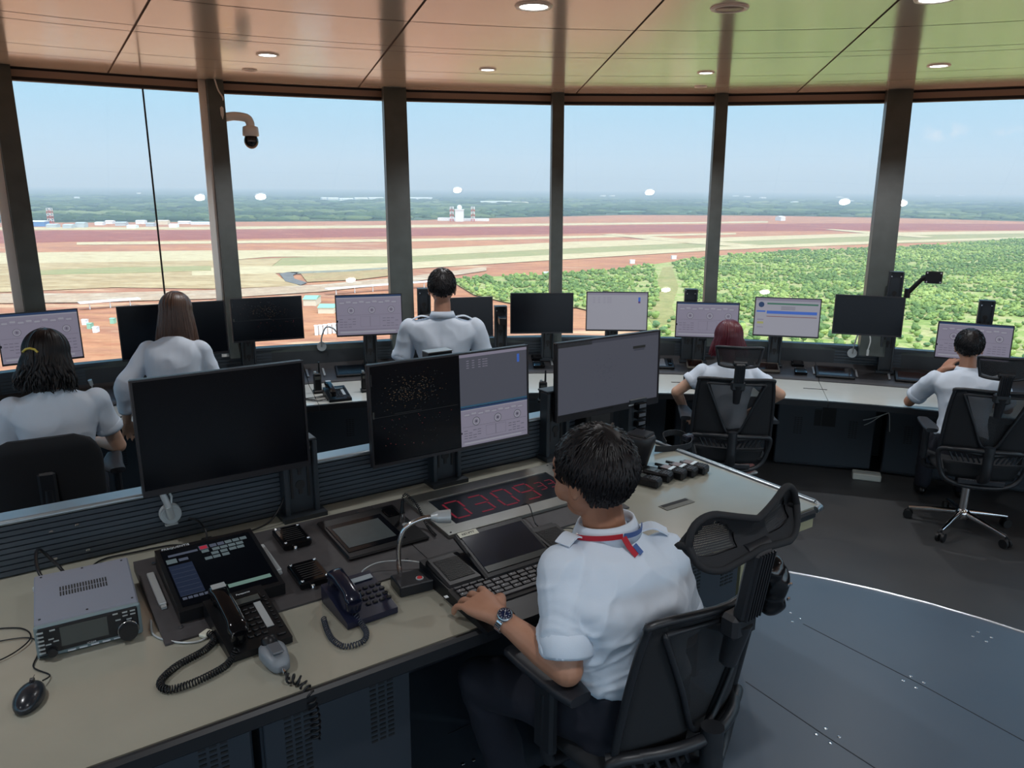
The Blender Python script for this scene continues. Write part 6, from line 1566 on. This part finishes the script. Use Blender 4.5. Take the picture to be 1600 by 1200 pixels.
secs = [(W(hipc - UP * .03), latu, fwu, .150, .115), (W(hipc + UP * .08), latu, fwu, .148, .110), (W(waist), latu, fwu, .150, .105), (W(chest), latu, fwu, .168, .112), (W(mid - UP * .03 - fwu * .01), latu, fwu, hw + .022, .098), (W(mid + UP * .028 - fwu * .008), latu, fwu, hw - .01, .078), (W(mid.lerp(neckb, .5) + UP * .02), latu, fwu, .085, .062), (W(neckb - UP * .008), latu, fwu, .062, .058)]
body = MB(); torso(body, secs, -.008)
limb(body, [W(neckb - UP * .03), W(neckb + (hd_c - neckb) * .55)], [.056, .054])
face = V((-.70, .70, -.16)).normalized()
Mh = head_geo(body, W(hd_c), face, UP, 1.0)
limb(body, [W(shl), W(shl.lerp(ell_, .5)), W(ell_)], [.050, .044, .040])
limb(body, [W(ell_), W(ell_.lerp(wr, .35)), W(ell_.lerp(wr, .8)), W(wr)], [.042, .041, .030, .0265])
hdir = (at(722, 926, 1.06) - wr).normalized(); hdir = V((hdir.x, hdir.y, .02)).normalized()
tips = hand(body, W(wr + hdir * .012), hdir, UP + V((-.10, -.25, 0)), 1, curl=(.42, .5, .35), spread=.24, s=1.18, thumb=.8)
# right arm resting on the desk in front of the body
elr = shr + V((.075, .02, -.235)); wrr = st(1.03, -.03, 1.05)
limb(body, [W(shr), W(shr.lerp(elr, .5)), W(elr)], [.050, .044, .040]); limb(body, [W(elr), W(elr.lerp(wrr, .5)), W(wrr)], [.042, .038, .0265])
hand(body, W(wrr), DB * .9 + DA * .4, UP, -1, curl=(.4, .5, .4), spread=.15)
bo = remesh(body, .0040, 2).build('body', skinA, root)
face_bits(Mh, bo)
for p, d, u_, r in tips:
    n_ = (u_ - d * u_.dot(d)).normalized(); mb = MB(); mb.ell(p + n_ * r * .55 - d * .003, (.0052, .0068, .0022), 10, 6, mtx=Matrix((d.cross(n_), d, n_)).transposed().to_4x4()); mb.build('fingernail', mat('nail', srgb(206, 168, 152), .3), bo)
hair_short(Mh, hairk, root, 1.0, seed=4, thick=.015, n=1900, ln=.055, lowback=-.082)
slv_l = ([W(shl), W(shl.lerp(ell_, .45)), W(shl.lerp(ell_, .84))], [.068, .066, .064]); slv_r = ([W(shr), W(shr.lerp(elr, .45)), W(shr.lerp(elr, .86))], [.066, .064, .062])
def mainfold(p, n):
    base = wrinkle(3.3, .0052, 5, 6)(p, n) + .0022 * noise.noise(V((p.x * 26, p.y * 20, p.z * 11)))
    q = p - W(shl.lerp(ell_, .55)); d = q.length; f = math.exp(-(d / .12) ** 2); dirv = (ell_ - shl).normalized(); s_ = sin(q.dot(dirv) * 62 + 5 * noise.noise(p * 9)) ** 3
    q2 = p - W(hipc + UP * .13); g_ = math.exp(-(q2.length / .17) ** 2); s2 = (1 - abs(sin((p.z * 38 - p.dot(latu) * 34 + 2.6 * noise.noise(p * 7))))) ** 3
    q4 = V((p.x * 8 + p.z * 6, p.y * 8, p.z * 7 - p.x * 6)); rdg = max(0, 1 - abs(noise.noise(q4)) * 3.2) ** 2
    return base + .0065 * rdg * (.5 + g_ + f) + f * .0032 * s_ + g_ * .008 * s2
mb = MB(); torso(mb, secs[1:], .013)
for pts, rs in (slv_l, slv_r): mb.tube(smooth_path(pts, 6), _interp(rs, 13), 18); mb.ell(pts[0], rs[0], 16, 12)
sh_ = remesh(mb, .0055, 3, mainfold).build('shirt', shirtm, root)
for pts, rs in (slv_l, slv_r):
    a, b_ = V(pts[-1]), V(pts[-2]); d = (a - b_).normalized(); Mq = V((0, 0, 1)).rotation_difference(d).to_matrix().to_4x4()
    MB().lathe([(rs[-1] - .016, .002), (rs[-1] + .001, .004), (rs[-1] + .006, -.004), (rs[-1] + .008, -.03), (rs[-1] + .006, -.055), (rs[-1] - .0, -.06)], 28, a, mtx=Mq).build('rolled_cuff', shirtm, sh_)
cu = W(neckb - UP * .012 + fwu * .0); tiltu = (hd_c - neckb).normalized() * .35 + UP * .65
collar(sh_, cu, .074, tiltu, gL, shirtm, h=.042)
epaulette(sh_, W(neckb - latu * .082 - fwu * .01 + UP * -.016), W(shl + UP * .076 - latu * .012), UP, shirtm); epaulette(sh_, W(neckb + latu * .082 - fwu * .01 + UP * -.016), W(shr + UP * .074 + latu * .012), UP, shirtm)
mb = MB(); mb.tube([W(mid + latu * x - fwu * (.095 + .018 * cos(x * 9)) - UP * (.055 + .03 * abs(x))) for x in [-.15 + .3 * i / 14 for i in range(15)]], .0022, 6); mb.build('yoke_seam', shirtm, sh_)
# lanyard: red over the left, blue over the right, tail at the nape
lanr = mat('lanyard_red', srgb(176, 26, 44), .5); lanb = mat('lanyard_blue', srgb(70, 96, 150), .5)
def lpt(a, dz=0.0, r=.088): return cu + (-fwu * cos(a) + latu * sin(a)) * r + UP * (dz)
def rib(name, pts, w_, m, par): return MB().ribbon(pts, w_, .0022, [V((0, 0, 1))] * len(pts), m=0).build(name, m, par)
a1 = [lpt(-.02 - 1.35 * i / 12, .024 - .022 * (i / 12) ** 1.5, .090 + .006 * i / 12) for i in range(13)]; rib('lanyard_red', a1, .013, lanr, root)
a2 = [lpt(.02 + 1.2 * i / 12, .024 - .004 * (i / 12), .090) for i in range(13)]; rib('lanyard_blue', a2, .013, lanb, root)
tl = [lpt(.0, .022, .092), lpt(.10, .0, .104), lpt(.22, -.02, .118)]; MB().ribbon(tl, .015, .0022, latu).build('lanyard_tail', lanr, root); MB().ribbon([q + latu * .014 + UP * .004 for q in tl[1:]], .013, .0022, latu).build('lanyard_tail', lanb, root)
# trousers and shoes
hl, hr = hipc - latu * .085 - UP * .02, hipc + latu * .085 - UP * .02
knl = at(752, 1062, .78) ; knr = st(1.02, .12, .76)
anl = knl + V((.10, .05, -.42)); anl.z = ZP + .10; anr = knr + V((.02, .06, -.3)); anr.z = ZP + .10
mb = MB(); torso(mb, [(W(hipc - UP * .10), latu, fwu, .155, .125), (W(hipc - UP * .02), latu, fwu, .162, .130), (W(hipc + UP * .075), latu, fwu, .156, .119)], .004)
for h_, k_, a_ in ((hl, knl, anl), (hr, knr, anr)):
    limb(mb, [W(h_), W(h_.lerp(k_, .5)), W(k_)], [.098, .086, .068], 18); limb(mb, [W(k_), W(k_.lerp(a_, .4)), W(a_)], [.068, .062, .056], 16)
remesh(mb, .009, 3, wrinkle(7, .005)).build('trousers', navyt, root)
for a_ in (anl, anr):
    mb = MB(); mb.ell(W(a_ + fwu * .06 - UP * .055), (.045, .125, .045), 18, 12, mtx=Matrix.Rotation(math.atan2(-fwu.x, fwu.y), 4, 'Z')); mb.v = [(x, y, max(z, .002)) for x, y, z in mb.v]; mb.build('shoe', shoem, root)
# wrist watch
wd = (wr - ell_).normalized(); wc = W(wr - wd * .012); wup = (V((-.15, -.35, .95)) - wd * V((-.15, -.35, .95)).dot(wd)).normalized(); wx = wd.cross(wup)
Mw = Matrix((wx, wd, wup)).transposed().to_4x4(); Mw.translation = wc
wt = MB(); nl = 34
for i in range(nl):
    a = 2 * PI * i / nl; q = V((.0315 * sin(a), 0, .0275 * cos(a))); ml = Mw @ Matrix.Translation(q) @ Matrix.Rotation(a, 4, 'Y'); wt.join(MB().box((0, 0, 0), (.0054, .018, .0032), bev=.0008), ml)
wtb = wt.build('watch_band', chrome, root)
wf = Mw @ Matrix.Translation((0, 0, .0275)); MB().lathe([(.019, -.003), (.021, .0), (.021, .005), (.018, .007), (.0168, .0068)], 32, mtx=wf).build('watch_case', chrome, root) if 0 else None
def lathe_m(prof, Mx, name, m, par, n=32):
    l = MB(); l.lathe(prof, n); l.v = [tuple(Mx @ V(p)) for p in l.v]; return l.build(name, m, par)
wcs = lathe_m([(.0185, -.003), (.0205, .0), (.0205, .005), (.0178, .0075)], wf, 'watch_case', chrome, root); lathe_m([(.0165, .0074), (.0165, .0082), (.001, .0083)], wf, 'watch_dial', mat('dial_blue', srgb(18, 30, 62), .15), wcs)
k = MB()
for i in range(12): k.join(MB().box((0, .013, .0086), (.0012, .0036, .0004)), wf @ Matrix.Rotation(2 * PI * i / 12, 4, 'Z'))
k.join(MB().box((0, .004, .0088), (.0014, .009, .0004)), wf @ Matrix.Rotation(2.2, 4, 'Z')); k.join(MB().box((0, .005, .009), (.001, .012, .0004)), wf @ Matrix.Rotation(-1.2, 4, 'Z')); k.build('watch_mark', silver, wcs)
hp_ = at(1150, 836, ZP + 1.13); p = hp_ - Matrix.Rotation(rad(37), 3, 'Z') @ V((0, -.33, 0)); p.z = ZP
print('MAN chair st', (p - DC).dot(DA), (p - DC).dot(DB))
ergo_chair('black mesh office chair with butterfly headrest holding the man at the near desk', (p.x, p.y, ZP), rad(37), curv=1.25, hw_=.195, bw_=.228, zb=-.055, hz_=.055, zs=.47, base=frm, name_tag=False, head='saddle', headtilt=-.25)

# ---------------------------------------------------------------- the five people at the curved consoles (local frame: +y is where they face)
def figure(label, loc, rz, mode, hair, hm, shirt_kw, lean=.0, hipz=.56, sk=skinB, turn=0.0, nod=0.0, ell=None, wrs=None, sc=1.0, hands=True, sleeve=.6, long_sleeve=False, sh_w=.185, headoff=(0, 0, 0), amp=.0055, legs=True, hairkw=None, tr_m=None, extra=None, elr_=None, wrr_=None, sleeve_r=.052, neckl=.0):
    t = thing('person', label, 'person', loc, rz)
    u = V((0, sin(lean), cos(lean))); f = V((0, cos(lean), -sin(lean))); x = V((1, 0, 0))
    H = V((0, 0, hipz)); TL = .46
    P = lambda a, b_=0.0, c=0.0: H + u * a + f * b_ + x * c
    sL, sR = P(TL - .04, 0, -sh_w), P(TL - .04, 0, sh_w)
    secs = [(P(-.04), x, f, .148, .11), (P(.06), x, f, .146, .105), (P(.18), x, f, .128, .098), (P(.32), x, f, .155, .108), (P(.405), x, f, sh_w + .018, .092), (P(.455), x, f, sh_w - .022, .072), (P(.485), x, f, .078, .058), (P(.50), x, f, .055, .052)]
    nk = P(.50); hc = P(.655 + neckl, .03) + V(headoff)
    b_ = MB(); torso(b_, secs, -.008); limb(b_, [P(.46), nk.lerp(hc, .5)], [.052, .050])
    fd = V((sin(-turn), cos(turn), -nod)).normalized(); fd = V((-sin(turn), cos(turn), -nod)).normalized(); Mh = head_geo(b_, hc, fd, u * .6 + UP * .4, .97)
    eL = V(ell) if ell else P(.19, .06, -.25); wL = V(wrs) if wrs else P(.14, .30, -.16); eR = V(elr_) if elr_ else P(.19, .06, .25); wR = V(wrr_) if wrr_ else P(.14, .30, .16)
    for s_, e_, w_, sd_ in ((sL, eL, wL, 1), (sR, eR, wR, -1)):
        limb(b_, [s_, s_.lerp(e_, .5), e_], [.046, .040, .036]); limb(b_, [e_, e_.lerp(w_, .35), w_], [.038, .036, .025])
        hd_ = (w_ - e_).normalized(); hand(b_, w_, (hd_ + V((0, .25, -.1))).normalized(), UP, sd_, s=.95, spread=.16)
    bo = remesh(b_, .0068, 2).build('body', sk, t); face_bits(Mh, bo, .97)
    arms = []
    for s_, e_, w_ in ((sL, eL, wL), (sR, eR, wR)):
        if long_sleeve: arms.append(([s_, s_.lerp(e_, .5), e_, e_.lerp(w_, .45), e_.lerp(w_, .70)], [.060, .056, .054, .047, .042]))
        else: arms.append(([s_, s_.lerp(e_, sleeve * .5), s_.lerp(e_, sleeve)], [.062, .060, .058 + sleeve_r * .06]))
    so_ = shirt_build(t, secs[1:], arms, .0075, seed=len(label) * .37, amp=amp, cuff=True)
    kw = hairkw or {}
    (hair_long if hair == 'long' else hair_short)(Mh, hm, t, s=.97, **kw)
    # lower body
    mb = MB(); torso(mb, [(P(-.11), x, f, .150, .12), (P(-.03), x, f, .158, .125), (P(.07), x, f, .152, .114)], .004)
    for s_ in (-1, 1):
        h_ = H + x * s_ * .085 - UP * .02
        if mode == 'sit': k_ = V((s_ * .13, .40, hipz - .03)); a_ = V((s_ * .13, .42, .10))
        else: k_ = V((s_ * .10, .03, hipz * .52)); a_ = V((s_ * .10, -.02, .10))
        limb(mb, [h_, h_.lerp(k_, .5), k_], [.092, .080, .062], 16); limb(mb, [k_, k_.lerp(a_, .4), a_], [.062, .056, .05], 14)
        sm_ = MB(); sm_.ell(a_ + V((0, .06, -.055)), (.044, .125, .045), 16, 10); sm_.v = [(q[0], q[1], max(q[2], .002)) for q in sm_.v]; sm_.build('shoe', shoem, t)
    remesh(mb, .012, 3, wrinkle(2, .005)).build('trousers', tr_m or navyt, t)
    return t, so_, Mh, P, hc
# 1 dark haired woman with yellow clip, far left
loc = at(70, 720, .95)
q1, s1_, Mh1, P1, hc1 = figure('seated woman with wavy black hair and yellow hair clip in white short sleeves', (-2.17, 3.50, 0), rad(30), 'sit', 'long', hairk, {}, hipz=.70, lean=.10, turn=-.5, nod=.2, sleeve=.62, hairkw=dict(length=.15, seed=3, wave=.018, n=560, back=.03, flare=.5, cut=.05), sh_w=.172, ell=(-.25, .10, .86), wrs=(-.16, .36, .82), elr_=(.25, .10, .86), wrr_=(.16, .36, .82))
mb = MB(); mb.tube([Mh1 @ (V((x, -.118 - .01 * cos(x * 30), .03 + z))) for x, z in ((-.045, -.006), (-.03, .006), (-.008, .010), (.014, .004), (.026, -.010))], .0055, 8); mb.build('hair_clip', mat('clip_yellow', srgb(216, 196, 88), .3, bump=.5, bscale=120), q1)
# 2 brown haired woman standing and bending left
q2, *_ = figure('standing woman with long straight brown hair in a white long sleeved shirt', (-2.04, 4.45, 0), rad(8), 'stand', 'long', hairb, {}, hipz=.77, lean=.33, turn=.15, nod=.3, long_sleeve=True, hairkw=dict(length=.25, seed=8, n=700, back=.02, cut=.04, flare=.45), sh_w=.15, ell=(-.27, .02, .98), wrs=(-.31, .10, .74), elr_=(.22, .14, .95), wrr_=(.2, .36, .80))
# 3 standing man, centre
q3, s3_, Mh3, P3, hc3 = figure('standing man with short black hair in a white short sleeved shirt by the windows', (-.42, 4.56, 0), rad(6), 'stand', 'short', hairk, {}, hipz=.90, lean=.0, sk=skinA, sleeve=.74, hairkw=dict(seed=2, thick=.008, n=800, ln=.022, lowback=-.035), sh_w=.195, ell=(-.27, .03, 1.07), wrs=(-.24, .24, .95), elr_=(.27, .03, 1.07), wrr_=(.24, .24, .95))
collar(s3_, P3(.497), .066, UP, V((0, 1, 0)), shirtm, h=.036)
epaulette(s3_, P3(.49, -.0, -.075), P3(.475, 0, -.185), UP, shirtm); epaulette(s3_, P3(.49, -.0, .075), P3(.475, 0, .185), UP, shirtm)
# 4 red haired person in a headrest chair
q4, *_ = figure('seated person with wine red bobbed hair and elbows out in a mesh chair', (1.455, 5.03, 0), rad(-8), 'sit', 'long', hairr, {}, hipz=.51, lean=.12, nod=.25, sleeve=.5, hairkw=dict(length=.12, seed=5, n=560, back=.0, front=True, flare=.5), sh_w=.165, ell=(-.33, .04, .79), wrs=(-.25, .18, .62), elr_=(.36, .05, .80), wrr_=(.24, .2, .66))
ergo_chair('black mesh office chair with framed headrest behind the red haired person', (1.44, 4.93, 0), rad(-8), zs=.46, head='square', brot=.2, base=frm)
# 5 man at far right
q5, s5_, Mh5, P5, hc5 = figure('seated man with short black hair and white shirt at the far right console', (2.95, 4.80, 0), rad(-22), 'sit', 'short', hairk, {}, hipz=.52, lean=.30, sk=skinA, turn=-.1, nod=.1, sleeve=.75, hairkw=dict(seed=9, thick=.012, n=900, ln=.032, lowback=-.045), sh_w=.185, ell=(-.30, .28, .72), wrs=(-.12, .33, .95), elr_=(.28, .25, .74), wrr_=(.2, .42, .74))
collar(s5_, P5(.497), .066, P5(1) - P5(0), V((0, 1, 0)), shirtm, h=.034)
ergo_chair('black mesh office chair on a chrome star base holding the man at far right', (2.95, 4.66, 0), rad(-16), zs=.46, head='square', brot=.35, base=chrome)
# plain fabric task chair of the woman at far left
t = thing('office_chair', 'black fabric task chair with rounded back holding the woman with the hair clip', 'chair', (-2.17, 3.39, 0), rad(30))
chair_base(t, frm, .61, .2)
mb = MB(); rings = []
for k in range(11):
    f = k / 10; y = -.21 + .44 * f; w_ = .24 * (1 - .14 * abs(2 * f - 1) ** 3); h = .038 if 0 < k < 10 else .014
    rings.append([V((w_ * math.copysign(abs(cos(q)) ** .5, cos(q)), y, .61 + h * math.copysign(abs(sin(q)) ** .6, sin(q)))) for q in [2 * PI * j / 24 for j in range(24)]])
mb.loft(rings[::-1]); mb.build('seat', fabm, t)
mb = MB(); rings = []
for k in range(15):
    f = k / 14; z = .67 + .42 * f; w_ = .225 * (1 - .30 * max(0, (abs(2 * f - 1) - .35) / .65) ** 2.2); h = .03 if 0 < k < 14 else .012
    if k in (0, 14): w_ *= .8
    rings.append([V((w_ * math.copysign(abs(cos(q)) ** .6, cos(q)), -.25 - .05 * f + .5 * (w_ * cos(q)) ** 2 + h * math.copysign(abs(sin(q)) ** .7, sin(q)), z)) for q in [2 * PI * j / 28 for j in range(28)]])
mb.loft(rings); mb.build('backrest', fabm, t)
mb = MB(); mb.tube(smooth_path([(0, -.10, .56), (0, -.24, .57), (0, -.305, .66), (0, -.31, .86)], 6), .026, 8); mb.box((0, -.315, .84), (.07, .03, .2), bev=.01); mb.build('back_bracket', frm, t)
for s_ in (-1, 1): armrest(t, s_, .61, .83)
# ---------------------------------------------------------------- small things on the far worktops and the floor
def far_on(px, py, z=ZD): return at(px, py, z)
p = far_on(527, 622); t = phone('desk_telephone', 'black desk telephone with silver topped handset on the far white worktop', 0, 0, .158, .215, blackp, blackg, 0, 'v', True, 3, None)
t.location = (p.x, p.y, ZD); t.rotation_euler = (0, 0, rad(26))
mb = coil([(0, 0, 0), (-.05, -.05, 0), (-.11, -.09, 0), (-.12, -.10, 0), (-.02, -.13, .0), (.04, -.10, 0)], .006, .002, 40); o = mb.build('coiled_cord', blackp); o.location = at(509, 618, ZD + .01); tag(o, 'black coiled cord beside the far desk telephone', 'cord')
def standing_walkie(px, py, z, rz, label):
    p = at(px, py, z); t = thing('walkie_talkie', label, 'walkie talkie', (p.x, p.y, z), rz)
    MB().box((0, 0, .012), (.07, .06, .024), bev=.006).build('charger', blackp, t); mb = MB(); mb.box((0, 0, .085), (.056, .036, .13), bev=.008); mb.build('body', blackp, t)
    MB().cyl((.016, 0, .15), (.016, 0, .23), .0075, .006, 10).build('antenna', blackp, t); MB().cyl((-.014, 0, .15), (-.014, 0, .163), .009, n=12).build('knob', silver, t)
    MB().box((0, -.019, .115), (.04, .002, .024)).build('display', lcd, t); return t
standing_walkie(497, 614, ZD, rad(24), 'walkie talkie standing upright left of the far desk telephone')
standing_walkie(848, 628, ZD, rad(4), 'black upright radio on the far worktop at the left edge of the grey monitor')
standing_walkie(571, 612, ZD, rad(20), 'walkie talkie standing on the far worktop at the left edge of the split screen monitor')
# keyboard console before the red haired person
p = at(1083, 604, ZD); t = thing('keyboard_console', 'small black console keyboard left of the red haired person', 'keyboard', (p.x, p.y, ZD), rad(-6))
MB().box((0.02, 0, .012), (.19, .17, .022), bev=.004).build('base', kbm, t); MB().box((.02, .06, .05), (.18, .02, .075), bev=.004, mtx=Matrix.Rotation(rad(-25), 4, 'X')).build('screen', kbm, t)
for i in range(4): MB().box((.02, -.055 + i * .024, .026), (.17, .017, .006), bev=.001).build('key_row', keym, t)
# white box with dark side, before the left worktop
p = at(160, 657, ZD); t = thing('tissue_box', 'small white topped dark box between the two women at the left', 'box', (p.x, p.y, ZD), rad(20))
MB().box((0, 0, .025), (.07, .09, .05), bev=.003).build('box', blackp, t); MB().box((0, 0, .0508), (.066, .086, .0012)).build('lid_label', whitep, t)
t = thing('gooseneck_microphone', 'slim silver microphone standing behind the elbow of the woman with the hair clip', 'microphone', tuple(at(147, 628, ZD)), 0)
MB().box((0, 0, .012), (.06, .06, .022), bev=.003).build('base', blackp, t); MB().cyl((0, 0, .02), (.0, 0, .12), .005, n=8).build('stem', silver, t); MB().cyl((0, 0, .12), (-.004, -.01, .16), .012, .014, 14).build('capsule', silver, t)
mb = MB(); mb.tube(smooth_path([(0, 0, 0), (.07, .04, 0), (.14, .13, .01), (.2, .2, .03)], 8), .005, 6); o = mb.build('cable', blackp); o.location = at(158, 636, ZD + .006); tag(o, 'black cable crossing the console between the two women', 'cable')
p = at(190, 652, ZD); o = MB().box((0, 0, .003), (.20, .012, .005), bev=.001).build('pen', blackp); o.location = (p.x, p.y, ZD); o.rotation_euler = (0, 0, rad(28)); tag(o, 'long dark pen on the white worktop by the hand of the standing woman', 'pen')
# devices by the man at far right
q = seat(6.62, 22.6); o = MB().box((0, 0, .012), (.10, .05, .022), bev=.004).build('tape_box', whitep); o.location = q['loc']; o.rotation_euler = q['rot']; tag(o, 'small white device on the console by the raised hand of the right man', 'device')
# floor: cabinet leg pieces and the white power strip
p = at(1353, 748, .0); t = thing('floor_box', 'small white box lying on the floor under the right worktop', 'box', (p.x, p.y, 0), rad(-20))
MB().box((0, 0, .025), (.20, .10, .05), bev=.006).build('box', mat('box_white', srgb(190, 192, 184), .6), t); MB().box((0, 0, .0505), (.15, .02, .001)).build('label', silver, t)
p = at(1160, 742, .0); t = thing('shoe_pair', 'pale pink and white sneaker showing under the chair of the red haired person', 'shoe', (p.x, p.y, 0), rad(-60)); t.name = 'sneaker'
mb = MB(); mb.ell((0, 0, .045), (.05, .13, .05), 16, 10); mb.v = [(x, y, max(z, .0)) for x, y, z in mb.v]; mb.build('upper', mat('shoe_pink', srgb(196, 140, 136), .7), t); MB().box((0, 0, .012), (.095, .25, .022), bev=.01).build('sole', whitep, t)
# black shoulder bag hanging on the back of the near chair
p = at(1208, 908, ZP + .90); t = thing('shoulder_bag', 'black glossy bag with metal buckles hanging behind the near office chair', 'bag', tuple(p), rad(37)); t.scale = (.78, .78, .78)
bm = mat('bag_black', srgb(14, 15, 18), .18, spec=.5, bump=.3, bscale=60)
mb = MB(); mb.ell((0, 0, .0), (.05, .055, .075), 18, 12); mb.ell((.01, .01, -.075), (.042, .05, .06), 18, 12); mb.ell((-.02, .0, .05), (.04, .04, .05), 16, 10)
r = remesh(mb, .006, 2, wrinkle(5, .006, 14, 14)); r.build('bag_body', bm, t)
for k, (x, z) in enumerate(((.0, .012), (.016, .008), (.012, -.045))): MB().box((x, -.056, z), (.013, .008, .01), bev=.002).build('buckle', chrome, t)
MB().ribbon(smooth_path([(-.04, 0, .07), (-.05, .04, .13), (-.02, .08, .15)], 6), .022, .003, V((1, 0, 0))).build('strap', blackp, t)
